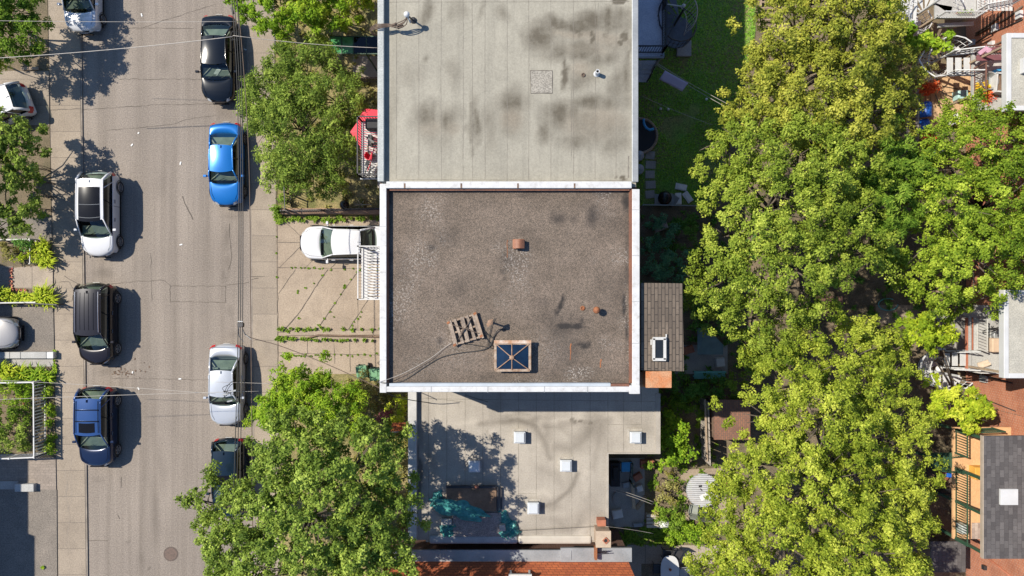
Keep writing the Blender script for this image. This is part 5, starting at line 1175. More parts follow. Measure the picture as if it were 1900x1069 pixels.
bush('low_hedge', [B(92, 722, .25, 10, .2), B(92, 745, .25, 10, .2), B(93, 768, .25, 10, .2), B(94, 790, .25, 10, .2), B(94, 812, .25, 10, .2), B(95, 832, .25, 9, .2)], 'lf_bright', 'low green hedge strip between white railing and left sidewalk', 24, cat='hedge')
bush('green_shrub', [B(42, 478, .45, 12, .35), B(58, 474, .45, 9, .3)], 'lf_lime', 'yellow green round shrub inside the thin white fence', 25)
bush('pale_shrub', [B(21, 470, .6, 13, .4), B(14, 460, .5, 9, .3)], 'lf_dry', 'pale cream leaved shrub inside the thin white fence', 26)
bush('green_shrub', [B(36, 456, .6, 13, .45), B(50, 455, .5, 10, .4)], 'lf_dark', 'dark green shrub inside the thin white fence below the path', 27)
bush('conifer_hedge', [B(72, 310, 1.1, 13, .9), B(75, 335, 1.2, 14, 1.0), B(77, 362, 1.2, 15, 1.0), B(76, 388, 1.0, 15, .9)], 'lf_green', 'tall narrow green hedge beside the left sidewalk', 28, cat='hedge')
tag(blades('flower_row', [P(22, y, .12)+(.12,) for y in range(500, 540, 7)]+[P(x, 538, .12)+(.08,) for x in range(24, 50, 8)], leaf_mat('leaf_pink', (.45, .10, .12), (.55, .2, .18), (.6, .35, .25)), None, 7, h=.1, n=6), 'row of small pink flowers edging the concrete pad', 'flowers', kind='stuff')
c = pt(32, 750, .2); tag(MB().tube([(c.x+.35*math.cos(a), c.y+.45*math.sin(a), .2) for a in [k*.25-.9 for k in range(12)]], .05, 6).build('stone_edging', 'terra'), 'curved pinkish stone edging in the white railed garden', 'edging')
t = thing('wooden_step_frame', P(62, 88, .1), 'grey wooden step frame leaning in the shade below the top left tree', 'frame')
MB().bar(P(56, 70, 1.1), P(58, 106, .15), .08, .05).bar(P(70, 76, 1.0), P(72, 104, .15), .08, .05).bar(P(57, 84, .8), P(71, 86, .75), .09, .05).bar(P(57, 96, .4), P(72, 97, .4), .12, .05).bar(P(56, 72, 1.1), P(70, 76, 1.05), .08, .05).build('frame', 'woodgrey', t)
tag(MB().bar(P(40, 128, .2), P(72, 127, .2), .16, .1).build('timber_board', 'wood'), 'timber edging board at the foot of the wooden step frame', 'board')
# ------------------------------------------------------------ back yard of the grey roofed building
def deckb(t, x0, y0, x1, y1, z, mat, name='floor', th=.1): return MB().b2(*P2(x0, y1, z), z-th, *P2(x1, y0, z), z).build(name, mat, t)
t = thing('rear_deck', P(1205, 50, 0), 'blue grey rear deck with black railing behind the grey roofed building', 'deck'); zd = 3.3
deckb(t, 1150, -80, 1230, 106, zd, 'deckblue')
mb = MB(); railing(mb, [P(1229, -60, zd), P(1229, 14, zd)], 1.0, .12, .022); railing(mb, [P(1229, 18, zd), P(1229, 98, zd), P(1150, 98, zd)], 1.0, .12, .022, top=.06); mb.build('railing', 'darkmetal', t)
mb = MB(); q = P(1150, 107, zd); q2 = P(1231, 107, zd); mb.bar(q, q2, .08, .14); q3 = P(1231, -80, zd); mb.bar(q2, q3, .06, .14).build('edge_beam', 'greymetal', t)
for y in (104, -40): q = P(1227, y, zd); MB().bar((q[0], q[1], .1), q, .1, .1).build('post', 'greymetal', t)
q = P(1232, 7, zd); MB().bar((q[0], q[1], zd-.2), (q[0], q[1], zd+1.05), .12, .12).build('post', 'palewall', t)
deck2 = thing('rear_steps', P(1205, 140, 0), 'dark rear steps below the deck corner against the grey roofed building', 'steps'); mb = MB()
for i in range(5): a = P2(1150, 112+8*i+8, 1.6-.3*i); b = P2(1219-4*i, 112+8*i, 1.6-.3*i); mb.b2(a[0], a[1], 1.5-.3*i, b[0], b[1], 1.58-.3*i)
mb.build('tread', 'deckblue', deck2); mb = MB(); railing(mb, [P(1219, 112, 1.55), P(1200, 152, .3)], .9, .14, .02); mb.build('railing', 'darkmetal', deck2)
def spiral(name, c, z0, z1, r, a0, turns, nst, label, mat, treadmat, hh=.95, outer=True, group=None, rail_r=.022):
    t = thing(name, (c[0], c[1], z0), label, 'staircase', group); mb = MB()
    mb.tube([(c[0], c[1], z0), (c[0], c[1], z1+1.0)], .06, 10).build('centre_pole', mat, t)
    mb = MB(); rail = []; low = []; bal = MB()
    for i in range(nst):
        a = a0+turns*2*math.pi*i/nst; b = a+turns*2*math.pi/nst*.92; z = z0+(z1-z0)*(i+1)/nst
        p = [(c[0]+.06*math.cos(a), c[1]+.06*math.sin(a)), (c[0]+r*math.cos(a), c[1]+r*math.sin(a)), (c[0]+r*math.cos((a+b)/2)*1.01, c[1]+r*math.sin((a+b)/2)*1.01), (c[0]+r*math.cos(b), c[1]+r*math.sin(b)), (c[0]+.06*math.cos(b), c[1]+.06*math.sin(b))]
        mb.prism(p, z-.035, z)
        m = (a+b)/2; q = Vector((c[0]+r*math.cos(m), c[1]+r*math.sin(m), z)); rail.append(q+Vector((0, 0, hh))); low.append(q-Vector((0, 0, .12)))
        bal.bar(q, q+Vector((0, 0, hh)), .02, .02)
        m2 = a; q = Vector((c[0]+r*math.cos(m2), c[1]+r*math.sin(m2), z-.05)); bal.bar(q, q+Vector((0, 0, hh)), .016, .016)
    mb.build('tread', treadmat, t)
    if outer: bal.tube(rail, rail_r*1.5, 6).tube(low, rail_r, 6).tube([p-Vector((0, 0, hh*.5)) for p in rail], rail_r*.7, 5)
    bal.build('railing', mat, t); return t
c = P(1250, 48, 2.0)
spiral('spiral_staircase', c, .15, 3.2, 1.12, math.pi*.78, -1.12, 17, 'black iron spiral staircase beside the blue grey rear deck', 'darkmetal', plain('dark_tread', (.12, .13, .15), (.08, .09, .105), .6, 3))
t = thing('white_handrail', P(1280, 40, 1.5), 'pale curved handrail arc around the outside of the black spiral staircase', 'handrail'); mb = MB()
q = [P(950+(x-950)*1.0, y, z) for x, y, z in ((1238, 8, 4.3), (1262, 10, 4.25), (1283, -8, 3.7), (1294, 12, 3.2), (1292, 34, 2.8), (1284, 52, 2.2), (1277, 56, 1.9))]
arc = spline([Vector(P(1282, -10, 3.6)), Vector(P(1291, 4, 3.3)), Vector(P(1294, 20, 3.0)), Vector(P(1291, 38, 2.6)), Vector(P(1283, 52, 2.2)), Vector(P(1277, 56, 2.0))], 5)
mb.tube(arc, .03, 6); lo = [Vector((p.x*.965, p.y*.97+.18, p.z-.85)) for p in arc]; mb.tube(lo, .022, 6)
for a, b in list(zip(arc, lo))[::2]: mb.bar(a, b, .02, .02)
mb.build('railing', 'offwhite', t); MB().tube([P(1238, 8, 4.25), P(1267, 12, 4.2)], .03, 6).lathe(P(1268, 12, 4.15), [(.02, 0), (.09, .05), (.09, .12), (.02, .17)], 10).build('landing_rail', 'offwhite', t)
tag(MB().b2(*P2(1256, 104, .3), .13, *P2(1283, 74, .3), .30).build('concrete_pad', 'concgrey', bevel=.02), 'grey concrete pad at the foot of the black spiral staircase', 'pad')
# laundry
lines = [cable(sag(P(1214, 114, 4.0), P(1356, 196, 4.0), .15), 'upper of two pale clotheslines running to the large trees', 'cablew', .012, 'clothesline'), cable(sag(P(1217, 119, 4.0), P(1353, 202, 4.0), .15), 'lower of two pale clotheslines with the hanging lavender cloth', 'cablew', .012, 'clothesline')]
cable(sag(P(1190, 178, 3.0), P(1322, 232, 3.2), .15), 'thin clothesline above the lawn towards the blue foam ring', 'cablew', .009, 'clothesline')
a, b = Vector(P(1234, 131, 3.97)), Vector(P(1277, 154, 3.93)); dn = Vector((-.20, -.30, -.42)); mb = MB()
mb.grid(lambda u, v: a+(b-a)*u+dn*v+Vector((0, 0, .02*math.sin(14*u+3*v)*v)), 20, 5); ob2 = mb.build('towel', 'lav', smooth=True); s = ob2.modifiers.new('s', 'SOLIDIFY'); s.thickness = .012
tag(ob2, 'lavender towel hanging on the clothesline over the shaded lawn', 'towel')
# sandpit / trampoline
c = P(1187, 252, .5); t = thing('round_trampoline', (c[0], c[1], .1), 'round black trampoline with tan wooden rim beside the grey building', 'trampoline')
MB().lathe((c[0], c[1], .1), [(.86, .38), (.86, .40)], 28).build('mat', 'black', t)
MB().tube([(c[0]+.93*math.cos(k*math.pi/14), c[1]+.93*math.sin(k*math.pi/14), .5) for k in range(29)], .075, 6).build('rim', 'wood', t)
[MB().bar((c[0]+.9*math.cos(k), c[1]+.9*math.sin(k), .1), (c[0]+.9*math.cos(k), c[1]+.9*math.sin(k), .48), .05, .05).build('leg', 'darkmetal', t) for k in range(0, 6)]
q = [P(1194, 221, 1.0), P(1195, 230, 1.0), P(1199, 237, 1.0), P(1206, 241, 1.0), P(1213, 239, 1.0)]
tag(MB().tube(spline(q), .07, 8).build('foam_tube', 'bluefoam', smooth=True), 'curved bright blue foam tube on the rim of the trampoline', 'foam tube')
for i, (x, y, lab) in enumerate(((1186, 289, 'upper pale grey barrel standing against the rear wall'), (1186, 314, 'lower pale grey barrel standing against the rear wall'))):
    c = P(x, y, .8); tag(MB().lathe((c[0], c[1], .12), [(.24, 0), (.27, .1), (.28, .45), (.26, .75), (.05, .82)], 16).build('barrel', 'greymetal', smooth=False), lab, 'barrel')
for i, (x, y, r, lab) in enumerate(((1264, 347, 12, 'white foam panel lying nearest the tree, upper of three'), (1276, 366, 55, 'greyish white foam panel lying tilted under the tree edge'), (1258, 369, 88, 'upright white foam panel beside the black bag'))):
    c = P(x, y, .3); t = tag(MB().box((c[0], c[1], .24+.05*i), (.62, .34, .10), -R(r)).box((c[0]+.03, c[1]-.03, .31+.05*i), (.46, .22, .03), -R(r)).build('foam_sheet', 'bagwhite', bevel=.015), lab, 'panel')
c = P(1232, 370, .3); t = thing('handcart', (c[0], c[1], .12), 'pale shallow handcart carrying a black bag by the fence wire', 'cart')
MB().add([(c[0]-.5, c[1]-.3, .34), (c[0]+.55, c[1]-.32, .34), (c[0]+.75, c[1]+.05, .55), (c[0]+.4, c[1]+.3, .5), (c[0]-.52, c[1]+.25, .55)], [(0, 1, 2, 3, 4)]).bar((c[0]-.5, c[1]-.3, .36), (c[0]+.55, c[1]-.32, .36), .06, .1).bar((c[0]+.55, c[1]-.32, .36), (c[0]+.76, c[1]+.06, .56), .05, .06).bar((c[0]-.5, c[1]-.3, .36), (c[0]-.53, c[1]+.26, .56), .05, .06).build('tray', 'greymetal', t)
MB().tube([(c[0]-.2, c[1]-.1, .16), (c[0]-.1, c[1]-.1, .16)], .16, 12).build('wheel', 'black', t)
tag(MB().lathe((c[0]+.0, c[1]+.05, .36), [(.25, 0), (.38, .1), (.36, .28), (.2, .4), (.05, .44)], 12).build('garbage_bag', 'bag', smooth=True), 'black garbage bag sitting in the pale handcart', 'garbage bag')
t = thing('wire_fence', P(1250, 381, .1), 'low grey wire fence across the shaded yard below the handcart', 'fence'); MB().bar(P(1192, 380, .8), P(1305, 382, .8), .05, .05).bar(P(1192, 380, .45), P(1305, 382, .45), .02, .02).build('rail', 'greymetal', t)
for x in (1193, 1250, 1304): q = P(x, 381, .8); MB().bar((q[0], q[1], .1), q, .06, .06).build('post', 'greymetal', t)
for i, (x, y) in enumerate(((1226, 202), (1240, 203), (1311, 184))): c = P(x, y, .2); tag(MB().lathe((c[0], c[1], .13), [(.06, 0), (.08, .06), (.04, .11)], 8).build('toy_ball', 'bagwhite', smooth=True), ('small white ball on the shaded lawn, left of the pair', 'small white ball on the shaded lawn, right of the pair', 'small white ball alone on the shaded lawn near the clotheslines')[i], 'ball')
t = thing('wooden_ladder', P(1420, 24, .2), 'brown wooden ladder lying at the top edge beside the lawn', 'ladder'); mb = MB()
for x in (1409, 1437): mb.bar(P(x, 52, .3), P(x+4, -20, .3), .1, .08)
for i in range(6): mb.bar(P(1410+.4*i, 48-11*i, .32), P(1438+.4*i, 48-11*i, .32), .08, .05)
mb.build('ladder_frame', 'wood', t)
# yard between the shed roof and trees
t = thing('slanted_panel', P(1318, 634, .8), 'grey teal sheet panel lying in deep shade right of the brown shed roof', 'panel')
MB().add([P(1294, 610, .9), P(1310, 606, 1.0), P(1342, 640, .8), P(1342, 658, .8), P(1294, 658, .8)], [(0, 4, 3, 2, 1)]).build('sheet', plain('teal_grey_sheet', (.16, .24, .24), (.12, .18, .19), .6, 2), t)
t = thing('aqua_bench', P(1316, 695, .1), 'aqua painted bench half hidden by shrubs under the trees', 'bench')
MB().b2(*P2(1288, 703, .5), .46, *P2(1345, 692, .5), .52).build('seat', 'aqua', t); MB().bar(P(1287, 690, .9), P(1346, 690, .9), .06, .3).build('backrest', 'aqua', t)
[MB().bar(P(x, 698, .1), P(x, 698, .46), .08, .3).build('leg', 'aqua', t) for x in (1291, 1341)]
t = thing('board_fence', P(1315, 795, .1), 'tan vertical board fence running away beside the red brick paved shed roof', 'fence')
mb = MB()
for i in range(9): mb.bar(P(1306+.4*i, 741+13*i, 1.0), P(1306.4+.4*i, 752.5+13*i, 1.0), .03, 1.8)
mb.build('board', 'woodgrey', t); MB().bar(P(1308, 741, 1.75), P(1312, 856, 1.75), .09, .06).build('rail', 'wood', t)
t = thing('garden_shed', P(1350, 778, 0), 'low shed with reddish brown tiled roof beside the tan fence', 'shed'); z = 2.2
MB().slab(P(1325, 816, z), P(1392, 816, z), P(1392, 742, z), P(1325, 742, z), .08).build('roof', 'pavebrick', t); a, b = P2(1326, 814, z), P2(1390, 744, z); MB().b2(a[0], a[1], .1, b[0], b[1], z-.08).build('wall', 'wooddark', t)
# patio table with slats and chairs
c = P(1304, 910, .85); t = thing('slatted_patio_table', (c[0], c[1], .125), 'round grey white slatted patio table in the sun beside the big tree', 'table'); mb = MB(); r = .88
for i in range(-8, 9):
    w2 = math.sqrt(max(0, r*r-(i*.105)**2)); mb.bar((c[0]-w2*.99+.05*0, c[1]+i*.105, .85), (c[0]+w2*.99, c[1]+i*.105, .85), .085, .025)
top = mb.build('slat', plain('table_slat', (.50, .50, .50), (.42, .42, .43), .5, 3), t); MB().tube([(c[0]+r*math.cos(k*math.pi/8), c[1]+r*math.sin(k*math.pi/8), .845) for k in range(17)], .025, 6).build('rim', 'greymetal', t)
[MB().bar((c[0]+.6*math.cos(k), c[1]+.6*math.sin(k), .125), (c[0]+.5*math.cos(k), c[1]+.5*math.sin(k), .84), .05, .05).build('leg', 'greymetal', t) for k in (.8, 2.4, 3.9, 5.5)]
tag(MB().box((c[0]+.05, c[1]-.35, .875), (.40, .30, .012), .4).build('paper_sheet', 'bagwhite'), 'white paper sheet on the round slatted patio table', 'paper')
tag(MB().box((c[0]-.15, c[1]+.24, .89), (.16, .10, .03), .1).bar((c[0]-.15, c[1]+.1, .885), (c[0]-.05, c[1]+.0, .885), .05, .02).build('dark_tool', 'darkmetal'), 'small dark tool lying on the round slatted patio table', 'tool')
def chair(px, py, ang, label, col='greyfab', fr='darkmetal', z=.125, k=1.0, name='garden_chair', group=None):
    c = P(px, py, .45); t = thing(name, (c[0], c[1], z), label, 'chair', group, ang)
    MB().box((0, 0, .43), (.50*k, .50*k, .035)).build('seat', col, t, local=True, bevel=.01)
    MB().bar((-.25*k, 0, .46), (-.38*k, 0, .95), .48*k, .03).build('backrest', col, t, local=True)
    for sx in (-.22, .22):
        for sy in (-.24, .24): MB().bar((sx*k, sy*k, 0), (sx*k, sy*k, .43 if sx < 0 else .64), .03, .03).build('leg', fr, t, local=True)
    mb = MB(); [mb.bar((-.3*k, s*k, .64), (.24*k, s*k, .64), .04, .03) for s in (-.26, .26)]; mb.build('armrest', fr, t, local=True); return t
chair(1286, 944, R(80), 'grey garden chair with black arms below the slatted patio table')
chair(1302, 948, R(84), 'second grey garden chair tucked beside the first, nearer the big tree', fr='black', col=plain('dark_sling', (.09, .09, .09), rough=.9))
# oval white table with black chairs, bottom
c = P(1243, 1052, .8); t = thing('oval_table', (c[0], c[1], .12), 'white oval garden table at the bottom edge beside the orange roof', 'table')
n = 28; MB().prism([(c[0]+.50*math.copysign(abs(math.cos(2*math.pi*k/n))**.75, math.cos(2*math.pi*k/n)), c[1]-.25+.85*math.copysign(abs(math.sin(2*math.pi*k/n))**.75, math.sin(2*math.pi*k/n))) for k in range(n)], .76, .80).build('tabletop', 'white', t, bevel=.012)
[MB().bar((c[0]+a*.3, c[1]-.25+b*.5, .12), (c[0]+a*.3, c[1]-.25+b*.5, .76), .06, .06).build('leg', 'white', t) for a in (-1, 1) for b in (-1, 1)]
tag(MB().lathe((c[0]+.0, c[1]-.12, .80), [(.05, 0), (.075, .1), (.06, .1), (.05, .03)], 12).build('clay_cup', 'terra'), 'small brown cup on the white oval garden table', 'cup')
for (x, y, a, lab) in ((1237, 1027, -95, 'black slatted chair at the top left end of the white oval table'), (1256, 1026, -120, 'black slatted chair at the top right end of the white oval table'), (1220, 1054, 0, 'black chair on the left side of the white oval table'), (1268, 1060, 180, 'grey slatted chair on the right side of the white oval table')):
    chair(x, y, R(a), lab, 'darkmetal' if x < 1260 else 'greymetal')
# shaded junk yard in the notch of the low building
zt = .115
c = P(1160, 862, .5); chair(1160, 866, R(-90), 'blue plastic chair in the dark notch beside the low building', 'bluefoam', 'darkmetal', zt)
tag(MB().b2(*P2(1132, 902, .6), .115, *P2(1150, 858, .6), .75).b2(*P2(1137, 890, .8), .75, *P2(1147, 866, .8), .9).build('barbecue', 'black', bevel=.03), 'black barbecue in deep shade beside the low building wall', 'barbecue')
c = P(1201, 862, .5); t = thing('terracotta_planter', (c[0], c[1], .1), 'reddish rectangular planter with sprouting plants in the dark notch', 'planter'); MB().box((c[0], c[1], .35), (.66, .40, .5), 0, 0, 1.08).build('box', 'terra', t); blades('leaf_blades', [(c[0]-.1, c[1], .6, .22), (c[0]+.15, c[1], .6, .2)], 'lf_green', t, 4, n=18, h=.3)
tag(MB().bar(P(1173.5, 897, .5), P(1176.5, 944, .5), .17, .05).build('long_plank', plain('pale_plank', (.52, .41, .29), (.43, .33, .23), .9, 5, .3)), 'long pale wooden plank lying in the dark yard notch', 'plank')
mb = MB(); railing(mb, [P(1170, 856, .12), P(1168, 890, .12), P(1172, 897, .12)], .75, .2, .018); tag(mb.build('garden_fence', 'green'), 'short dark green garden fence in the notch beside the planter', 'fence')
t = thing('junk_crate', P(1215, 968, .1), 'pale wooden crate at the edge of the shaded yard', 'crate'); a, b = P2(1200, 980, .5), P2(1222, 954, .5); mb = MB()
for i in range(4): y0 = a[1]+(b[1]-a[1])*i/4; mb.b2(a[0], y0+.02, .11, b[0], y0+(b[1]-a[1])/4-.02, .5)
mb.build('board', plain('bleached_board', (.52, .46, .39), (.43, .37, .31), .9, 4, .3), t)
c = P(1232, 973, .4); tag(MB().lathe((c[0], c[1], .11), [(.30, 0), (.36, .12), (.28, .32), (.1, .42)], 10).build('white_sack', 'bagwhite', smooth=True), 'white plastic sack slumped beside the pale wooden crate', 'sack')
c = P(1184, 975, .3); tag(MB().box((c[0], c[1], .2), (.6, .25, .18), .05, 0, .8).build('cloth_bundle', plain('grey_cloth', (.34, .36, .38), (.25, .27, .29), .9, 6), bevel=.04), 'grey cloth bundle on the ground left of the pale wooden crate', 'bundle')
c = P(1150, 925, .15); tag(MB().lathe((c[0], c[1], .12), [(.42, 0), (.40, .06), (.1, .1)], 14).build('stone_mound', 'concgrey'), 'round low grey mound on the dark concrete yard', 'mound')
cable(sag(P(1128, 903, 3.0), P(1214, 932, 2.4), .1), 'pale clothesline from the low building over the shaded yard, upper', 'cablew', .012, 'clothesline'); cable(sag(P(1130, 908, 3.0), P(1211, 936, 2.4), .12), 'pale clothesline from the low building over the shaded yard, lower', 'cablew', .012, 'clothesline')
cable(sag(P(960, 985, 4.1), P(1128, 976, 4.15), .0), 'thin wire lying along the low roof to the chimney', 'cable', .012, 'roof_cable'); cable(sag(P(1124, 977, 4.6), P(1212, 990, 3), .1), 'pale wire from the chimney over the lawn strip', 'cablew', .012, 'yard_wire')
for (x, y, w_, d_, h_, a, mat, nm, lab, cat) in ((1186, 905, .35, .35, .4, .3, 'offwhite', 'plastic_bucket', 'white square bucket right of the long pale plank', 'bucket'), (1190, 935, .9, .25, .08, .9, 'wood', 'loose_board', 'loose brown board lying diagonally right of the long pale plank', 'board'), (1146, 955, .6, .5, .12, .2, 'bagwhite', 'folded_sheet', 'pale folded sheet on the dark concrete yard by the low building wall', 'sheet'), (1140, 880, .3, .3, .5, 0, 'aqua', 'watering_can', 'aqua box beside the black barbecue in the shaded notch', 'box'), (1183, 885, .5, .35, .3, .5, 'terra', 'clay_trough', 'small clay trough below the reddish planter', 'trough'), (1162, 900, .4, .3, .2, .2, 'greymetal', 'tool_box', 'grey metal tool box under the pale clotheslines', 'box'),
        (1225, 420, .8, .5, .3, .4, 'woodgrey', 'wood_pile', 'grey wood pile in the shade below the wire fence', 'wood'), (1276, 650, .7, .4, .3, .3, 'terra', 'clay_trough', 'clay trough on the shaded paving right of the brown shed roof', 'trough'), (1335, 672, .5, .5, .4, .1, 'offwhite', 'storage_box', 'pale storage box at the right end of the aqua bench', 'box'), (1345, 905, .4, .4, .4, .2, 'terra', 'plant_pot', 'brown pot beside the slatted patio table under the tree', 'pot')):
    c = P(x, y, .3); tag(MB().box((c[0], c[1], .12+h_/2), (w_, d_, h_), a, 0, .92).box((c[0], c[1], .12+h_+.01), (w_*.82, d_*.8, .02), a).build(nm, mat, bevel=.02), lab, cat)
# ------------------------------------------------------------ brick row houses on the right
WX = 24.7
def house(ya, yb, label, h=8.2):
    t = thing('brick_row_house', (WX+4, (ya+yb)/2, 0), label, 'house'); MB().b2(WX, yb, 0, WX+9, ya, h).build('wall', 'brick', t); MB().b2(WX-.12, yb, h, WX+9, ya, h+.2).build('roof', 'concgrey', t); return t
def win(t, y, z, w_, h_):
    mb = MB(); mb.b2(WX-.05, y-w_/2-.08, z-.1, WX+.02, y+w_/2+.08, z).b2(WX-.14, y-w_/2-.14, z-.18, WX+.02, y+w_/2+.14, z-.1)
    for s in (-1, 1): mb.b2(WX-.05, y+s*w_/2-.05, z, WX+.02, y+s*w_/2+.05, z+h_)
    mb.b2(WX-.05, y-w_/2-.08, z+h_, WX+.02, y+w_/2+.08, z+h_+.1); f = mb.build('window', 'white', t); MB().b2(WX-.02, y-w_/2+.05, z, WX+.01, y+w_/2-.05, z+h_).build('pane', 'parasolgrey', f)
h1 = house(24, 4.6, 'orange brick row house with white spiral stairs at the top right'); h2_ = house(4.58, -6.2, 'orange brick row house behind the grey gallery roof at the right edge'); h3 = house(-6.22, -24, 'orange brick row house with the orange deck at the bottom right')
def onwall(t, px, py, dy, dz, mat, name, dx=.16):   # small item fixed on the west facing wall, seen at this pixel
    dep = WX*FPX/(px-950); y = -(py-534.5)/FPX*dep; z = CH-dep
    MB().b2(WX-dx, y-dy/2, z-dz/2, WX-.004, y+dy/2, z+dz/2).build(name, mat, t)
for (x, y) in ((1849, 52), (1894, 28), (1842, 84)): onwall(h1, x, y, .35, .35, 'white', 'wall_box')
onwall(h1, 1806, 80, .3, .35, 'palewall', 'wall_box'); onwall(h2_, 1828, 703, .35, .45, 'palewall', 'wall_box'); onwall(h3, 1817, 736, .34, .4, 'palewall', 'wall_box'); onwall(h3, 1800, 715, .22, .5, 'darkmetal', 'wall_bracket'); onwall(h3, 1829, 1053, .22, .22, 'darkmetal', 'wall_vent')
def wallpipe(t, pts, mat, r, name):
    q = []
    for px, py in pts: dep = WX*FPX/(px-950); q.append((WX-.05, -(py-534.5)/FPX*dep, CH-dep))
    MB().tube(q, r, 6).build(name, mat, t, smooth=True)
wallpipe(h1, [(1812, 66), (1840, 50), (1870, 34), (1899, 12)], 'cablebrown', .05, 'wall_cable'); wallpipe(h1, [(1812, 80), (1835, 64), (1868, 50), (1899, 36)], 'cable', .03, 'wall_cable'); wallpipe(h1, [(1806, 92), (1842, 86), (1880, 68)], 'wooddark', .05, 'wall_cable')
wallpipe(h1, [(1813, 62), (1830, 51), (1850, 36), (1878, 4)], 'cablebrown', .06, 'drain_pipe'); wallpipe(h3, [(1812, 735), (1840, 745), (1886, 763)], 'cable', .025, 'wall_cable'); wallpipe(h3, [(1815, 1018), (1840, 1040), (1880, 1072)], 'terra', .05, 'wall_cable')
wallpipe(h2_, [(1792, 690), (1830, 697), (1880, 711)], 'cable', .03, 'wall_cable')
# flat gallery roofs
def gallery_roof(x0, y0, x1, y1, z, label, hatchp=None):
    t = thing('gallery_roof', P((x0+x1)/2, (y0+y1)/2, z), label, 'roof'); a, b = P2(x0, y1, z), P2(x1, y0, z); k = .22
    MB().b2(a[0]+k, a[1]+k, z-.14, b[0], b[1]-k, z-.06).build('membrane', 'grey_roof2', t)
    mb = MB().b2(a[0], a[1], z-.35, a[0]+k, b[1], z).b2(a[0]+k, a[1], z-.35, b[0], a[1]+k, z).b2(a[0]+k, b[1]-k, z-.35, b[0], b[1], z); mb.build('edge_cap', 'white', t, bevel=.02)
    MB().b2(a[0]+k, a[1]+k, z-.33, b[0], b[1]-k, z-.15).build('soffit', 'wood', t)
    for yy in (a[1]+.1, b[1]-.1): MB().bar((a[0]+.9, yy, .1), (a[0]+.9, yy, z-.35), .1, .1).build('post', 'wood', t)
    return t
M['grey_roof2'] = plain('grey_gallery_membrane', (.42, .40, .34), (.34, .325, .28), .9, 1.2, .3, 20)
g1 = gallery_roof(1868, 61, 2010, 205, 7.2, 'white edged flat roof over the upper gallery, right edge near the top'); g2 = gallery_roof(1863, 538, 2010, 702, 7.2, 'white edged flat roof over the balcony with the white bent staircase')
c = P(1908, 123, 7.2); MB().box((c[0], c[1], 7.25), (.66, .66, .25)).build('hatch', 'white', g1)
# balcony 1 and lower wooden deck
t = thing('grey_balcony', P(1835, 150, 0), 'grey rear balcony with brown railing, tub and crate, below the upper gallery roof', 'balcony'); z = 3.3
deckb(t, 1806, 96, 1960, 204, z, 'palewall'); MB().bar(P(1805, 180, z), P(1805, 90, z), .12, .16).build('edge_beam', 'palewall', t)
brown = plain('brown_rail', (.20, .10, .075), (.15, .075, .06), .7)
mb = MB(); railing(mb, [P(1806, 178, z), P(1806, 128, z)], .95, .12, .02, top=.06); railing(mb, [P(1806, 96, z), P(1868, 99, z)], .95, .14, .02, top=.06); mb.build('railing', brown, t)
[MB().bar((P(1810, y, z)[0], P(1810, y, z)[1], .1), P(1810, y, z), .1, .1).build('post', 'wood', t) for y in (100, 175)]
c = P(1838, 149, z+.4); t2 = tag(MB().lathe((c[0], c[1], z), [(.34, 0), (.42, .34), (.45, .36), (.40, .36), (.32, .06), (.02, .05)], 22).build('wash_tub', 'greymetal', smooth=False), 'round grey metal wash tub on the grey rear balcony', 'tub')
c = P(1853, 130, z+.2); tag(MB().box((c[0], c[1], z+.1), (.42, .18, .18), .3, 0, .8).build('blue_cloth', 'bluefoam', bevel=.03), 'small blue cloth bundle above the wash tub', 'cloth')
c = P(1858, 154, z+.4); t2 = thing('open_crate', (c[0], c[1], z), 'white framed open crate with brown contents beside the wash tub', 'crate'); mb = MB()
for (dx, dy, w_, h_) in ((-.28, 0, .07, .95), (.28, 0, .07, .95), (0, .45, .6, .07), (0, -.45, .6, .07)): mb.box((c[0]+dx, c[1]+dy, z+.25), (w_, h_, .5), -.08)
mb.build('side', 'white', t2); MB().box((c[0], c[1], z+.2), (.5, .84, .3), -.08).box((c[0]+.05, c[1]+.1, z+.4), (.12, .6, .06), .2).build('contents', 'wooddark', t2)
c = P(1822, 176, 3.0); t2 = thing('flower_box', (c[0], c[1], 2.9), 'flower box with yellow and red blossoms on the corner of the brown railing', 'flowers'); MB().box((c[0], c[1], 3.0), (.5, .3, .2)).build('box', 'terra', t2); foliage('yellow_flowers', [(c[0], c[1]+.18, 3.2, .3, .10)], leaf_mat('petal_yellow', (.5, .3, .03), (.7, .45, .05), (.8, .6, .1)), t2, 3, per_m2=240, nl=12, spread=.2, L=.13, W=.10); foliage('red_flowers', [(c[0], c[1]-.12, 3.2, .32, .16)], leaf_mat('petal_red', (.5, .05, .03), (.7, .10, .06), (.75, .2, .1)), t2, 4, per_m2=120, nl=8, spread=.14, L=.09, W=.07)
t = thing('purple_shelf', P(1840, 98, z), 'purple brown shelf with pots and pink board on the balcony below the brick wall', 'shelf'); zz = z+.9
mb = MB().bar(P(1812, 108, zz), P(1868, 106, zz), .28, .05).bar(P(1836, 92, zz), P(1865, 90, zz), .20, .05).bar(P(1836, 92, zz-.4), P(1812, 108, zz-.4), .1, .1); mb.build('board', plain('purple_board', (.20, .07, .08), (.15, .06, .07), .7, 4), t)
MB().bar(P(1816, 100, zz+.1), P(1832, 88, zz+.1), .18, .06).bar(P(1832, 99, zz+.1), P(1836, 90, zz+.1), .2, .1).build('pink_board', plain('pink_board', (.55, .32, .42), (.45, .26, .34), .7), t); c = P(1866, 100, zz+.2); MB().lathe(c, [(.10, -.2), (.17, .0), (.13, .0), (.1, -.1)], 12).build('pot', 'offwhite', t)
mb = MB()
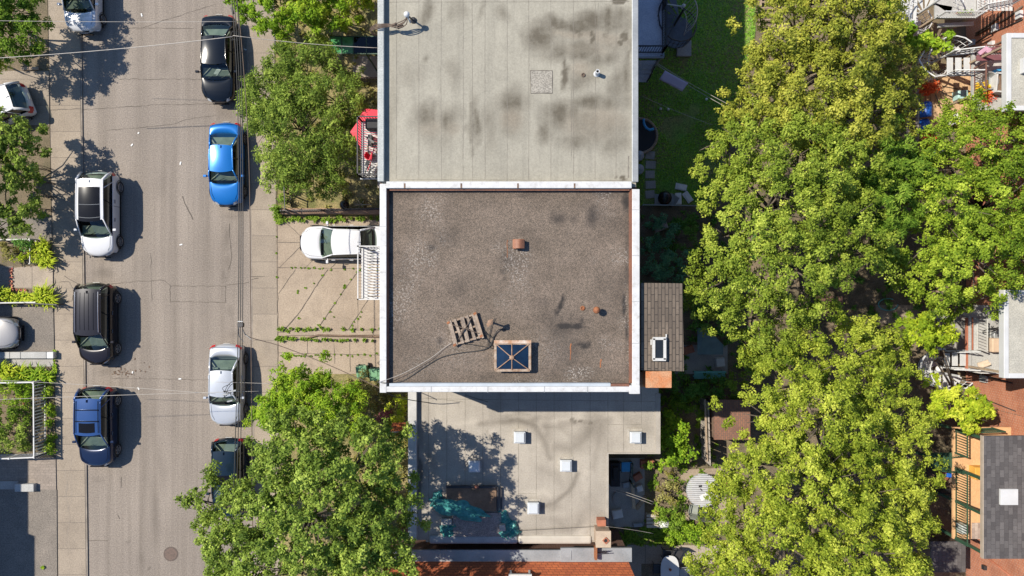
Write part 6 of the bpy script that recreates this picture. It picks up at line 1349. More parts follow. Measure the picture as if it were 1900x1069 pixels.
t = thing('wooden_deck', P(1770, 200, 0), 'tan wooden ground deck crossed by the shadow of the white staircase', 'deck'); z = .55; a, b = P2(1708, 236, z), P2(1808, 140, z)
for i in range(11): x0 = a[0]+(b[0]-a[0])*i/11; mb.b2(x0+.01, a[1], z-.06, x0+(b[0]-a[0])/11-.012, b[1], z)
mb.build('board', 'woodnew', t); MB().b2(a[0]+.02, a[1]+.02, .1, b[0]-.02, b[1]-.02, z-.07).build('base', 'wooddark', t)
def stair_flight(t, x0, x1, y0, y1, z0, z1, n, mat, gap=.25):
    mb = MB()
    for i in range(n):
        z = z0+(z1-z0)*(i+1)/n; xa = x0+(x1-x0)*i/n; xb = x0+(x1-x0)*(i+1-gap)/n; a, b = P2(xa, y1, z), P2(xb, y0, z)
        for k in range(5): ya = a[1]+(b[1]-a[1])*k/5; mb.b2(a[0]+(b[0]-a[0])*k/5+.005, a[1], z-.03, a[0]+(b[0]-a[0])*(k+1)/5-.012, b[1], z)
    return mb.build('tread', mat, t)
t = spiral('bent_white_staircase', P(1738, 112, 1.6), .2, 2.35, .82, math.pi*1.9, -.92, 13, 'white metal staircase curling from straight treads, lower of two near the top right', 'white', 'white')
stair_flight(t, 1757, 1804, 107, 139, 2.4, 3.3, 3, 'white')
mb = MB()
for (ya, yb) in ((104, 98), (140, 140)):
    A_, B_ = Vector(P(1752, ya, 2.4)), Vector(P(1806, yb, 3.35)); mb.tube([A_+Vector((0, 0, .9)), B_+Vector((0, 0, .9))], .035, 6).tube([A_, B_], .04, 6).tube([A_+Vector((0, 0, .45)), B_+Vector((0, 0, .45))], .02, 5)
    for k in range(7): q = A_+(B_-A_)*k/6; mb.bar(q, q+Vector((0, 0, .9)), .025, .025)
mb.tube([Vector(P(1752, 140, 3.3)), Vector(P(1735, 142, 3.2)), Vector(P(1716, 130, 3.0)), Vector(P(1706, 112, 2.8)), Vector(P(1714, 96, 2.6))], .035, 6).build('flight_rail', 'white', t)
# second bent staircase with balcony 2
t = spiral('bent_white_staircase', P(1737, 690, 1.4), .2, 2.3, .80, math.pi*.1, .92, 13, 'white metal staircase bending up to the balcony, beside the bright green tree', 'white', 'white')
stair_flight(t, 1752, 1796, 655, 679, 2.4, 3.3, 3, 'white')
mb = MB()
for (ya, yb) in ((651, 650), (682, 684)):
    A_, B_ = Vector(P(1750, ya, 2.4)), Vector(P(1798, yb, 3.35)); mb.tube([A_+Vector((0, 0, .9)), B_+Vector((0, 0, .9))], .035, 6).tube([A_, B_], .04, 6)
    for k in range(6): q = A_+(B_-A_)*k/5; mb.bar(q, q+Vector((0, 0, .9)), .025, .025)
mb.tube(spline([Vector(P(1755, 647, 3.2)), Vector(P(1738, 649, 3.1)), Vector(P(1722, 656, 3.0)), Vector(P(1712, 668, 2.8)), Vector(P(1708, 682, 2.5))]), .05, 6).build('flight_rail', 'white', t)
c = P(1739, 684, 2.5); MB().lathe((c[0], c[1], 2.7), [(.05, -.2), (.16, -.1), (.17, .0), (.1, .1), (.02, .13)], 12).build('pole_cap', 'bagwhite', t, smooth=True)
t = thing('grey_balcony', P(1830, 640, 0), 'grey rear balcony with low divider fence beside the bent white staircase', 'balcony'); z = 3.3
deckb(t, 1797, 566, 1960, 690, z, 'palewall'); MB().bar(P(1798, 690, z+.01), P(1798, 585, z+.01), .14, .16).bar(P(1798, 585, z), P(1785, 582, z), .14, .16).build('edge_beam', 'palewall', t)
mb = MB(); railing(mb, [P(1803, 648, z), P(1803, 590, z)], .05, 9, .02); mb.bar(P(1793.5, 690, z), P(1793.5, 590, z), .08, .12); mb.build('brick_edge', 'terra', t)
mb = MB(); railing(mb, [P(1797, 688, z), P(1862, 689, z)], .95, .13, .02); railing(mb, [P(1812, 648, z), P(1812, 592, z)], .8, .14, .02); mb.build('railing', 'offwhite', t)
t = thing('lower_terrace', P(1775, 620, 0), 'shaded grey ground terrace with white posts left of the balcony', 'terrace'); deckb(t, 1740, 585, 1795, 648, .4, 'concgrey')
MB().bar(P(1757, 578, 1.3), P(1757, 633, 1.3), .05, .05).bar(P(1757, 633, .4), P(1757, 633, 1.3), .05, .05).bar(P(1757, 578, .4), P(1757, 578, 1.3), .05, .05).build('rail', 'offwhite', t)
c = P(1842, 640, 3.4); t = thing('beige_armchair', (c[0], c[1], 3.3), 'beige armchair facing the balcony under the gallery roof', 'armchair'); MB().b2(c[0]-.25, c[1]-.35, 3.3, c[0]+.55, c[1]+.35, 3.75).b2(c[0]+.3, c[1]-.4, 3.75, c[0]+.6, c[1]+.4, 4.1).build('cushion', plain('beige_fabric', (.58, .43, .31), (.5, .37, .26), .9, 4), t, bevel=.06)
c = P(1824, 676, 3.4); tag(MB().box((c[0], c[1], 3.42), (.55, .3, .06), .3).bar((c[0]-.2, c[1]-.1, 3.4), (c[0]+.3, c[1]+.05, 3.52), .12, .05).build('beige_boards', plain('beige_board', (.62, .5, .38), (.52, .42, .31), .9, 4)), 'loose beige boards on the sunny corner of the lower balcony', 'boards')
bicycle(P(1846, 606, 3.3), R(20), 'bicycle in the shade at the back of the lower balcony', 'darkmetal', 3.3)
c = P(1848, 622, 3.4); tag(MB().lathe((c[0], c[1], 3.3), [(.2, 0), (.26, .3), (.22, .32), (.05, .3)], 14).build('storage_tub', 'greymetal'), 'grey storage tub near the bicycle on the lower balcony', 'tub')
# top right staircase and deck
t = spiral('white_spiral_staircase', P(1709, 22, 2.2), .2, 3.3, .95, math.pi*.2, -1.2, 17, 'large white spiral staircase at the top edge beside the trellis', 'white', 'white')
t = thing('grey_deck', P(1770, 15, 0), 'pale grey upper deck with white railing at the top edge', 'deck'); z = 3.3
deckb(t, 1735, -60, 1812, 32, z, 'palewall'); mb = MB(); railing(mb, [P(1735, 34, z), P(1808, 34, z)], .9, .12, .025); railing(mb, [P(1812, 30, z), P(1812, -40, z)], .9, .13, .022); mb.build('railing', 'white', t)
MB().bar(P(1740, 48, z-.5), P(1806, 44, z-.5), .2, .1).bar(P(1735, 33, z), P(1812, 33, z), .1, .16).build('edge_beam', 'palewall', t); [MB().bar((P(x, 30, z)[0], P(x, 30, z)[1], .1), P(x, 30, z), .1, .1).build('post', 'wood', t) for x in (1740, 1805)]
c = P(1775, 25, z); t2 = thing('flower_pots', (c[0], c[1], z), 'row of small flower pots on the pale upper deck', 'pots'); mb = MB(); [mb.lathe((c[0]+.2*k, c[1], z), [(.06, 0), (.09, .15), (.07, .15)], 10) for k in range(4)]; mb.build('pot', 'terra', t2); blades('leaf_blades', [(c[0]+.2*k, c[1], z+.13, .1) for k in range(4)], 'lf_bright', t2, 9, n=9, h=.15)
t = thing('white_stair_flight', P(1845, 8, 0), 'white slatted stair flight rising to the brick house at the top edge', 'staircase'); mb = MB()
for i in range(9): zz = 3.4+.17*i; mb.b2(*P2(1814+7.4*i, 20, zz), zz-.03, *P2(1819.5+7.4*i, -14, zz), zz)
mb.build('tread', 'white', t); mb = MB(); railing(mb, [P(1812, 20, 3.4), P(1878, 8, 4.9)], .85, .13, .022); mb.build('railing', 'white', t)
t = thing('white_trellis', P(1670, 25, .1), 'white slatted trellis overgrown with vines at the top edge', 'trellis'); mb = MB(); z = 2.3
for i in range(7): mb.bar(P(1648+8*i, 46, z), P(1652+8*i, -10, z), .16, .03)
for y in (10, 28, 44): mb.bar(P(1645, y+4, z-.06), P(1702, y-4, z-.06), .06, .06)
mb.build('lattice', 'white', t); [MB().bar((P(x, y, z)[0], P(x, y, z)[1], .1), P(x, y, z-.05), .08, .08).build('post', 'white', t) for x in (1650, 1698) for y in (40, -8)]
# pergola beams, path boards, toys
t = thing('wooden_stair', P(1700, 205, .1), 'long grey wooden stair with many narrow treads between the trees', 'steps'); mb = MB()
for x in (1686, 1703): mb.bar(P(x, 165, 1.0), P(x-2, 262, .25), .18, .08)
mb.build('stringer', 'woodgrey', t); mb = MB()
for i in range(17): mb.bar(P(1686-.1*i, 168+5.6*i, 1.0-.043*i), P(1703-.1*i, 168+5.6*i, 1.0-.043*i), .09, .04)
mb.build('tread', 'wooddark', t)
t = thing('picket_panel', P(1680, 160, .1), 'pale picket panel at the upper end of the wooden stair', 'fence'); mb = MB(); [mb.bar(P(1656+6*i, 172-3*i, 1.0), P(1659+6*i, 154-3*i, 1.3), .13, .03) for i in range(10)]; mb.build('picket', 'offwhite', t); mb = MB(); [mb.bar(P(1658, y, .9), P(1716, y-28, .9), .05, .05) for y in (168, 160)]; mb.bar(P(1660, 166, .1), P(1660, 166, .95), .08, .08).bar(P(1712, 140, .1), P(1712, 140, .95), .08, .08).build('rail', 'wood', t)
c = P(1718, 203, .6); tag(MB().tube([P(1718, 192, .7), P(1718, 197, .72), P(1718, 212, .72), P(1718, 217, .7)], .30, 12).build('blue_barrel', 'bluepl', smooth=True), 'bright blue barrel lying beside the wooden stair', 'barrel')
c = P(1717, 230, .6); tag(MB().box((c[0], c[1], .6), (.5, .62, .35), .2, 0, .7).build('blue_tarp_heap', 'bluepl', bevel=.08), 'crumpled blue plastic heap below the blue barrel', 'heap')
def flowers(px, py, z, r, label, mat=None, nm='flower_clump'):
    c = P(px, py, z); t = thing(nm, (c[0], c[1], .1), label, 'flowers'); foliage('petals', [(c[0], c[1], z, r, r*.5)], mat or leaf_mat('petal_coral', (.5, .05, .02), (.72, .12, .05), (.8, .25, .1)), t, int(px), per_m2=90, nl=10, spread=.15, L=.12, W=.09); MB().tube([(c[0], c[1], .1), (c[0], c[1], z)], .04, 5).build('stem', 'bark', t)
flowers(1722, 163, 1.1, .34, 'coral red flower clump at the upper end of the wooden stair'); flowers(1713, 168, .9, .22, 'small orange flower clump left of the coral red one'); flowers(1724, 256, .9, .3, 'red flowers at the lower end of the blue plastic heap')
t = thing('folding_wood_frame', P(1745, 165, .6), 'black folded metal frame leaning over the tan wooden deck', 'frame'); mb = MB()
for (a, b) in (((1742, 168), (1772, 184)), ((1748, 160), (1790, 168)), ((1736, 176), (1745, 200))): mb.bar(P(*a, 1.2), P(*b, .62), .04, .04)
mb.build('frame', 'darkmetal', t)
t = thing('white_cooler', P(1771, 220, .6), 'white upright box at the lower edge of the tan wooden deck', 'box'); MB().b2(*P2(1766, 232, .9), .55, *P2(1777, 212, .9), 1.1).build('box_body', 'white', t, bevel=.02); MB().b2(*P2(1765.5, 232.6, .95), 1.1, *P2(1777.5, 211.4, .95), 1.16).build('lid', 'bagwhite', t)
c = P(1783, 177, .9); tag(MB().box((c[0], c[1], .85), (.6, .5, .5), .1, 0, .9).build('aqua_tub', plain('pale_aqua', (.42, .62, .60), (.35, .53, .52), .6, 3), bevel=.05), 'pale aqua box on the deck under the leaves', 'box')
tag(MB().bar(P(1714, 293, 2.6), P(1756, 273, 2.9), .22, .04).build('white_board', 'white'), 'white board sticking out of the tree canopy', 'board')
# shed deck under the gap in the trees
t = thing('brown_platform', P(1542, 570, .1), 'dark brown boarded platform glimpsed in the gap between the big trees', 'platform'); a, b = P2(1521, 592, .7), P2(1564, 550, .7); mb = MB()
for i in range(6): x0 = a[0]+(b[0]-a[0])*i/6; mb.b2(x0, a[1], .1, x0+(b[0]-a[0])/6-.02, b[1], .7)
mb.build('board', plain('red_brown_board', (.22, .12, .09), (.16, .09, .065), .9, 4), t)
t = thing('garden_hose', P(1645, 568, .13), 'pale coiled garden hose on the soil in the gap between trees', 'hose'); MB().tube([P(1648+18*math.cos(k*.35), 565+11*math.sin(k*.35), .15) for k in range(16)], .03, 6).build('hose', 'aqua', t)
# ------------------------------------------------------------ orange deck and grey shingled gallery roof
t = thing('orange_deck', P(1800, 900, 0), 'orange painted upper deck with green iron railings at the bottom right', 'deck'); z = 3.6
deckb(t, 1769, 793, 1960, 1000, z, 'tanwood', 'floor', .14)
mb = MB(); railing(mb, [P(1772, 1000, z), P(1772, 870, z)], .95, .12, .025, top=.05); railing(mb, [P(1772, 840, z), P(1772, 796, z), P(1840, 794, z)], .95, .12, .025, top=.05); mb.build('railing', 'green', t)
for (x, y) in ((1774, 797), (1774, 869), (1774, 930), (1774, 998)): q = P(x, y, z); MB().bar((q[0], q[1], .1), (q[0], q[1], 6.1), .13, .13).build('post', 'green', t)
t2 = thing('shingled_gallery_roof', P(1870, 920, 6.3), 'grey shingled roof with white square hatch over the orange deck', 'roof'); a, b = P2(1826, 1037, 6.35), P2(2010, 809, 6.35)
MB().b2(a[0], a[1], 6.2, b[0], b[1], 6.35).build('shingles', 'shingle_g', t2); MB().b2(a[0]-.05, a[1], 6.15, a[0], b[1], 6.33).build('edge_trim', plain('tan_trim', (.40, .33, .26), (.33, .27, .21), .7), t2)
c = P(1874, 923, 6.5); MB().box((c[0], c[1], 6.41), (.80, .72, .12)).build('hatch', 'white', t2, bevel=.01)
c = P(1819, 832, 3.7); chair(1819, 832, R(180), 'orange yellow folding chair in the upper bay of the orange deck', plain('amber_chair', (.66, .33, .05), (.55, .27, .05), .6), 'orange', z)
c = P(1818, 878, 4.0); tag(MB().b2(c[0]-.28, c[1]-.3, z, c[0]+.4, c[1]+.3, z+.5).build('yellow_box', plain('amber_box', (.70, .38, .07), (.6, .32, .06), .6), bevel=.02), 'amber yellow square box beside the middle deck post', 'box')
c = P(1814, 978, 3.7); t3 = tag(MB().b2(*P2(1803, 1000, z+.02), z+.004, *P2(1840, 970, z+.02), z+.03).build('patterned_mat', M['shingle_p'] if 'shingle_p' in M else brick_mat('patchwork_mat', (.50, .40, .33), (.30, .22, .18), (.40, .32, .26), .24, .16, False, .01)), 'patchwork brown and beige mat at the lower end of the orange deck', 'mat')
c = P(1789, 982, 4.0); tag(MB().box((c[0], c[1], z+.25), (.35, .5, .5), .1, 0, .9).build('clear_bag', plain('milky_plastic', (.5, .52, .5), (.36, .38, .37), .4, 6), bevel=.05), 'milky plastic bag beside the railing at the lower deck end', 'bag')
t = thing('green_iron_stair', P(1750, 865, 0), 'green iron stair descending from the orange deck into the trees', 'staircase'); mb = MB()
for i in range(7): zz = 3.5-.22*i; mb.b2(*P2(1762-6*i, 868, zz), zz-.03, *P2(1767-6*i, 840, zz), zz)
mb.build('tread', 'green', t); mb = MB(); railing(mb, [P(1768, 870, 3.4), P(1724, 866, 1.9)], .9, .14, .022); railing(mb, [P(1768, 838, 3.4), P(1726, 846, 1.9)], .9, .14, .022); mb.build('railing', 'green', t)
t = thing('iron_landing', P(1745, 890, 0), 'dark iron landing with clutter below the green stair', 'landing'); deckb(t, 1718, 868, 1772, 905, 1.6, 'wooddark'); mb = MB(); railing(mb, [P(1718, 905, 1.6), P(1718, 868, 1.6)], .9, .12, .022); railing(mb, [P(1718, 905, 1.6), P(1770, 908, 1.6)], .9, .12, .022); mb.build('railing', 'darkmetal', t)
c = P(1764, 880, 2.0); tag(MB().box((c[0], c[1], 1.8), (.35, .35, .4)).build('blue_crate', 'bluepl', bevel=.03), 'blue plastic crate on the dark iron landing', 'crate'); c = P(1752, 884, 2.0); tag(MB().lathe((c[0], c[1], 1.6), [(.2, 0), (.28, .35), (.22, .35), (.15, .1)], 14).build('clay_pot', 'terra'), 'brown clay pot on the dark iron landing', 'pot')
t = thing('dark_shed', P(1755, 1030, 0), 'dark shingled shed roof in the shadow below the orange deck', 'shed'); z = 2.3; a, b = P2(1728, 1062, z), P2(1792, 1005, z); MB().b2(a[0], a[1], z-.1, b[0], b[1], z).build('roof', 'shingle_g', t); MB().b2(a[0]+.1, a[1]+.1, .1, b[0]-.1, b[1]-.1, z-.11).build('wall', 'wooddark', t)
# ------------------------------------------------------------ trees
def L(*a): return [lob(*q) for q in a]
kw_big = dict(per_m2=24.0, nl=21, spread=.18, L=.115, W=.068)
tree('front_tree', L((575, 150, 4.0, 72, 1.7), (625, 190, 4.2, 62, 1.8), (520, 190, 3.9, 60, 1.6), (560, 250, 4.2, 82, 1.8), (620, 280, 3.8, 62, 1.7), (505, 235, 3.8, 48, 1.5), (580, 325, 3.5, 50, 1.5), (545, 300, 3.8, 55, 1.5), (660, 215, 3.2, 36, 1.4), (535, 125, 3.6, 40, 1.3), (495, 195, 3.4, 44, 1.2)), P(575, 255, .1), 'lf_street', 'leafy green front tree between the blue car and the red umbrella', None, 101, .13, **dict(kw_big, per_m2=32, nl=19, spread=.21, L=.15, W=.05))
tree('front_tree', L((520, 10, 3.9, 50, 1.4), (590, 5, 4.2, 62, 1.6), (650, 20, 3.8, 48, 1.4), (560, 45, 3.2, 42, 1.1), (612, 34, 3.4, 34, 1.2), (470, -5, 3.6, 40, 1.0), (540, -50, 4.2, 70, 1.6), (640, -50, 4.2, 70, 1.6), (430, -8, 3.4, 24, .8)), P(580, 10, .1), 'lf_bright', 'green front tree at the top edge between street and grey roof', None, 102, .12, **dict(kw_big, L=.19, W=.065))
tree('locust_tree', L((560, 735, 4.0, 60, 1.4), (620, 745, 4.2, 56, 1.5), (525, 745, 3.6, 46, 1.2), (590, 705, 3.7, 36, 1.0), (650, 775, 4.2, 46, 1.3), (540, 775, 4.0, 50, 1.2), (500, 770, 3.2, 34, .9)), P(585, 748, .1), 'lf_bright', 'feathery bright green tree below the concrete driveway', None, 103, .10, **dict(kw_big, star=False, L=.19, W=.055))
tree('street_tree', L((560, 850, 8.7, 92, 2.0), (655, 870, 8.9, 95, 2.2), (700, 955, 8.5, 82, 2.2), (585, 955, 9.3, 110, 2.3), (482, 950, 6.8, 62, 1.8), (450, 1030, 7.0, 66, 1.8), (560, 1060, 9.1, 105, 2.2), (690, 1050, 8.7, 92, 2.2), (730, 890, 7.9, 42, 1.6), (430, 915, 5.2, 30, 1.0), (512, 850, 6.6, 42, 1.4), (385, 935, 4.8, 34, .8), (405, 985, 5.2, 36, 1.0), (610, 800, 7.9, 52, 1.5), (700, 830, 7.7, 46, 1.4), (630, 1140, 8.9, 110, 2.2), (480, 1130, 7.2, 90, 2.0), (358, 925, 4.4, 20, .5), (405, 1040, 5.4, 34, .9), (735, 1000, 8.1, 48, 1.5), (392, 880, 4.4, 13, .4)), P(590, 960, .1), 'lf_street', 'very large dark green street tree covering the bottom left of centre', None, 104, .20, **dict(kw_big, per_m2=25, L=.13, W=.078, nl=20))
tree('garden_tree', L((28, 40, 2.7, 44, 1.0), (62, 95, 2.3, 26, .7), (70, 30, 2.7, 22, .8), (20, 95, 2.6, 32, .9), (62, 60, 2.7, 28, .8), (-30, 60, 3.0, 60, 1.2), (20, -20, 3.2, 60, 1.2)), P(20, 50, .1), 'lf_green', 'dark green garden tree in the top left corner', None, 105, .10, **dict(kw_big, L=.15, W=.07))
tree('garden_tree', L((26, 268, 2.7, 38, 1.0), (58, 252, 2.5, 22, .8), (18, 330, 2.6, 44, 1.0), (42, 390, 2.4, 36, .9), (14, 410, 2.4, 36, .9), (14, 224, 2.6, 24, .8), (-30, 330, 3.0, 60, 1.2), (45, 300, 2.5, 34, .8)), P(22, 320, .1), 'lf_street', 'light green garden tree on the left edge between white hatchback and path', None, 106, .10, **dict(kw_big, L=.15, W=.085))
tree('bare_palm_shrub', L((4, 120, 2.0, 14, .5)), P(2, 120, .1), 'lf_lime', 'small yellow green shrub tip at the left edge below the pale cable', None, 116, .05, **dict(kw_big, L=.3, W=.05))
Z = 8.4
tree('maple_tree', L((1475, 55, Z, 92, 2.2), (1580, 45, Z+.6, 92, 2.4), (1545, 140, Z+.4, 92, 2.4), (1425, 130, Z-.8, 60, 1.8), (1615, 130, Z-1.4, 72, 1.9), (1622, 215, Z-1.6, 66, 1.8), (1525, -50, Z, 110, 2.2), (1620, 45, Z-2.2, 34, 1.3), (1668, 205, Z-3.0, 26, 1.1), (1470, 215, Z-.2, 72, 2.0), (1560, 225, Z, 84, 2.2), (1610, -30, Z-1.8, 56, 1.6), (1402, 182, Z-1.5, 50, 1.6), (1430, 195, Z-.4, 62, 2.0), (1448, 100, Z-.6, 58, 1.9), (1475, 150, Z, 74, 2.1), (1385, 225, Z-1.6, 44, 1.5), (1500, 10, Z-.2, 70, 2.0)), P(1570, 120, .1), 'lf_olive', 'olive yellow maple with browning leaf tips at the top of the tree mass', None, 201, .24, **kw_big)
tree('maple_tree', L((1385, 275, Z-.6, 70, 2.0), (1345, 330, Z-1.2, 58, 1.8), (1455, 305, Z+.2, 84, 2.2), (1420, 395, Z+.4, 98, 2.4), (1530, 330, Z+.2, 84, 2.2), (1345, 440, Z-1.0, 52, 1.8), (1350, 520, Z-.8, 74, 2.0), (1455, 490, Z+.3, 98, 2.4), (1545, 425, Z, 82, 2.2), (1480, 380, Z+.4, 80, 2.2), (1490, 250, Z-.2, 64, 2.0), (1405, 590, Z-1.0, 74, 2.0), (1490, 560, Z-1.2, 50, 1.7), (1300, 520, Z-2, 34, 1.3), (1320, 270, Z-2, 32, 1.3), (1600, 470, Z-1.2, 52, 1.7), (1420, 640, Z-1.8, 46, 1.5), (1385, 640, Z-2.0, 44, 1.3)), P(1440, 400, .1), 'lf_mid', 'broad yellow green maple forming the left edge of the tree mass in the middle', None, 202, .26, **kw_big)
tree('ash_tree', L((1640, 300, 7.2, 66, 1.6), (1625, 375, 7.2, 62, 1.6), (1670, 350, 6.8, 54, 1.5), (1590, 370, 7.0, 44, 1.4), (1640, 440, 6.8, 46, 1.4)), P(1640, 350, .1), 'lf_green', 'dark green narrow leaved tree wedged between the maples in the tree mass', None, 203, .16, **dict(kw_big, star=False, L=.22, W=.055))
tree('maple_tree', L((1755, 300, 6.8, 74, 1.9), (1840, 275, 7.0, 74, 2.0), (1765, 385, 7.2, 86, 2.1), (1855, 375, 7.4, 90, 2.2), (1715, 455, 6.6, 66, 1.8), (1800, 475, 7.2, 88, 2.1), (1735, 530, 6.2, 50, 1.6), (1875, 470, 7.0, 66, 1.9), (1830, 550, 6.0, 38, 1.4), (1915, 300, 7, 66, 1.9), (1750, 235, 5.6, 36, 1.2), (1815, 215, 5.6, 32, 1.1), (1770, 560, 5.4, 30, 1.1), (1710, 320, 6.4, 44, 1.5), (1930, 400, 7, 80, 2.0), (1700, 520, 6, 36, 1.3), (1860, 225, 5.4, 26, 1.0)), P(1800, 400, .1), 'lf_maple', 'bright green maple at the right edge between the two white edged roofs', None, 204, .24, **kw_big)
tree('maple_tree', L((1560, 670, Z-.2, 76, 2.0), (1475, 715, Z, 84, 2.2), (1425, 775, Z-.4, 74, 2.0), (1530, 780, Z+.8, 100, 2.5), (1620, 720, Z-1.4, 82, 1.9), (1638, 810, Z-1.5, 86, 2.0), (1405, 860, Z-.4, 80, 2.1), (1495, 895, Z+.9, 110, 2.6), (1600, 915, Z-.6, 100, 2.2), (1678, 880, Z-2.8, 50, 1.5), (1385, 960, Z-.4, 78, 2.0), (1455, 1010, Z+.6, 108, 2.4), (1575, 1030, Z+.7, 108, 2.4), (1660, 985, Z-2.4, 60, 1.6), (1335, 1040, Z-1.2, 62, 1.7), (1682, 1060, Z-3, 40, 1.4), (1645, 655, Z-2.4, 42, 1.4), (1500, 1110, Z, 100, 2.2), (1340, 900, Z-2, 26, 1.0), (1695, 905, Z-3.4, 28, 1.0), (1590, 615, Z-1.4, 40, 1.4), (1620, 1130, Z, 100, 2.2), (1370, 1110, Z-1, 80, 2)), P(1540, 860, .1), 'lf_yellow', 'largest yellow green maple filling the bottom of the tree mass', None, 205, .28, **kw_big)
tree('young_maple', L((1765, 745, 4.6, 42, 1.3), (1795, 770, 4.4, 32, 1.1), (1738, 738, 4.2, 28, 1.0), (1782, 736, 4.2, 24, .9), (1715, 618, 4.4, 32, 1.1), (1690, 612, 4.6, 34, 1.2), (1738, 612, 4.4, 22, .9)), P(1760, 735, .1), 'lf_lime', 'young vivid green tree against the brick wall right of the big maple', None, 206, .10, **dict(kw_big, L=.2, W=.08))
bush('grape_vine', L((1650, 24, 2.4, 16, .3), (1668, 54, 2.3, 13, .3), (1650, 62, 2.0, 18, .4), (1686, 52, 2.2, 9, .3), (1640, 10, 2.2, 22, .4)), 'lf_bright', 'large leaved grape vine over the white trellis', 301, None, 'vine', L=.2, W=.16, per_m2=19, spread=.22)
bush('grape_vine', L((1700, 82, 2.2, 22, .4), (1730, 84, 2.4, 20, .4), (1757, 76, 2.6, 16, .3), (1680, 92, 2.0, 22, .4), (1720, 70, 2.4, 12, .3)), 'lf_bright', 'large leaved grape vine stretching towards the brick wall above the bent staircase', 302, None, 'vine', L=.2, W=.16, per_m2=22, spread=.22)
bush('pale_shrub', L((1700, 138, 2.4, 20, .5), (1680, 150, 2.2, 16, .5), (1716, 126, 2.6, 12, .4)), 'lf_dry', 'pale silvery shrub at the upper end of the wooden stair', 303)
bush('shaded_conifer', L((1212, 415, 1.3, 22, .9), (1232, 440, 1.6, 26, 1.0), (1208, 455, 1.3, 22, .9)), 'lf_conifer', 'dark bluish shrub in the shade below the fence wire', 304, per_m2=35)
bush('shaded_conifer', L((1222, 495, 1.8, 28, 1.2), (1250, 480, 1.5, 24, 1.0), (1208, 510, 1.4, 20, .9), (1262, 510, 1.6, 20, .9)), 'lf_conifer', 'dark bluish shrub just above the brown shed roof', 305, per_m2=35)
bush('shaded_shrub', L((1265, 440, 1.4, 22, .9), (1285, 410, 1.2, 20, .8), (1290, 470, 1.5, 22, .9)), 'lf_dark', 'dark green shrub in shade under the maple edge below the fence wire', 306)
bush('shaded_shrub', L((1290, 560, 1.8, 30, 1.2), (1300, 590, 1.5, 24, 1.0), (1330, 600, 1.6, 22, 1.0)), 'lf_dark', 'dark green shrub right of the brown shed roof', 307)
bush('shaded_shrub', L((1272, 722, .9, 26, .7), (1300, 716, .8, 20, .6), (1330, 722, 1.0, 24, .7), (1244, 712, .8, 18, .6)), 'lf_dark', 'dark shrubs in front of the aqua bench', 308)
bush('shaded_shrub', L((1250, 757, .9, 22, .7), (1282, 755, .9, 22, .7), (1364, 715, 1.4, 24, .9), (1390, 690, 1.5, 24, .9)), 'lf_green', 'green shrubs above the round bright shrub by the low roof', 309)
bush('bright_shrub', L((1245, 800, 1.8, 30, 1.0), (1266, 822, 1.8, 30, 1.0), (1240, 838, 1.6, 24, .9), (1258, 785, 1.7, 20, .8), (1225, 826, 1.5, 15, .7)), 'lf_bright', 'round bright green shrub at the corner of the low roof', 310, L=.15, W=.11, spread=.2, per_m2=24)
bush('pale_shrub', L((1232, 892, .7, 24, .5), (1245, 918, .7, 22, .5), (1225, 935, .6, 18, .4)), 'lf_dry', 'loose pale dry shrub between shaded yard and patio table', 311, per_m2=19)
bush('green_shrub', L((1252, 945, .7, 16, .5), (1256, 968, .7, 16, .5), (1236, 950, .6, 14, .4)), 'lf_green', 'green shrub left of the grey garden chairs', 312)
bush('green_shrub', L((1218, 955, .5, 14, .4), (1274, 985, .6, 20, .5), (1300, 990, .7, 22, .5), (1240, 996, .4, 18, .3)), 'lf_bright', 'low green shrubs along the lawn strip below the patio', 313)
bush('dry_shrub', L((665, 715, .8, 26, .6), (690, 740, .9, 30, .7), (720, 760, 1.0, 26, .7), (650, 735, .7, 22, .5)), 'lf_dry', 'dry brown grassy shrub below the green bins', 314, per_m2=22, L=.2, W=.03, spread=.2)
bush('green_shrub', L((738, 765, 1.3, 20, .8), (748, 740, 1.2, 14, .7), (725, 780, 1.2, 14, .7)), 'lf_lime', 'yellow green shrub beside the porch roof', 315)
bush('purple_shrub', L((714, 775, 1.4, 11, .5), (722, 768, 1.3, 9, .4)), 'lf_purple', 'small purple leaved shrub beside the orange porch roof', 316)
bush('fence_ivy', L((518, 60, .4, 8, .25), (520, 95, .4, 8, .25), (519, 390, .4, 9, .3), (528, 345, .5, 9, .3), (530, 372, .5, 9, .3)), 'lf_green', 'low ivy along the iron fence by the right sidewalk', 317)
rg_ = random.Random(3)
sprigs('dry_grass_tufts', [(rg_.uniform(520, 695), rg_.uniform(20, 385)) for _ in range(190)], 'lf_dry', 41, 'dry yellow grass tufts in the front gardens by the grey roofed building', h=.16, r=.14, n=14)
sprigs('dry_grass_tufts', [(rg_.uniform(640, 765), rg_.uniform(700, 1000)) for _ in range(150)], 'lf_dry', 42, 'dry yellow grass tufts in the garden beside the low building', h=.2, r=.18, n=14)
sprigs('yard_weeds', [(rg_.uniform(1195, 1330), rg_.uniform(700, 1005)) for _ in range(230)]+[(rg_.uniform(1135, 1290), rg_.uniform(980, 1008)) for _ in range(120)], 'lf_green', 43, 'weeds and grass over the sunlit yard beside the low building', h=.18, r=.16, n=14)
sprigs('yard_weeds', [(rg_.uniform(1190, 1400), rg_.uniform(390, 700)) for _ in range(200)]+[(rg_.uniform(1580, 1760), rg_.uniform(480, 640)) for _ in range(90)], 'lf_dark', 44, 'dark weeds in the shaded yard under the maples', h=.2, r=.18, n=14)
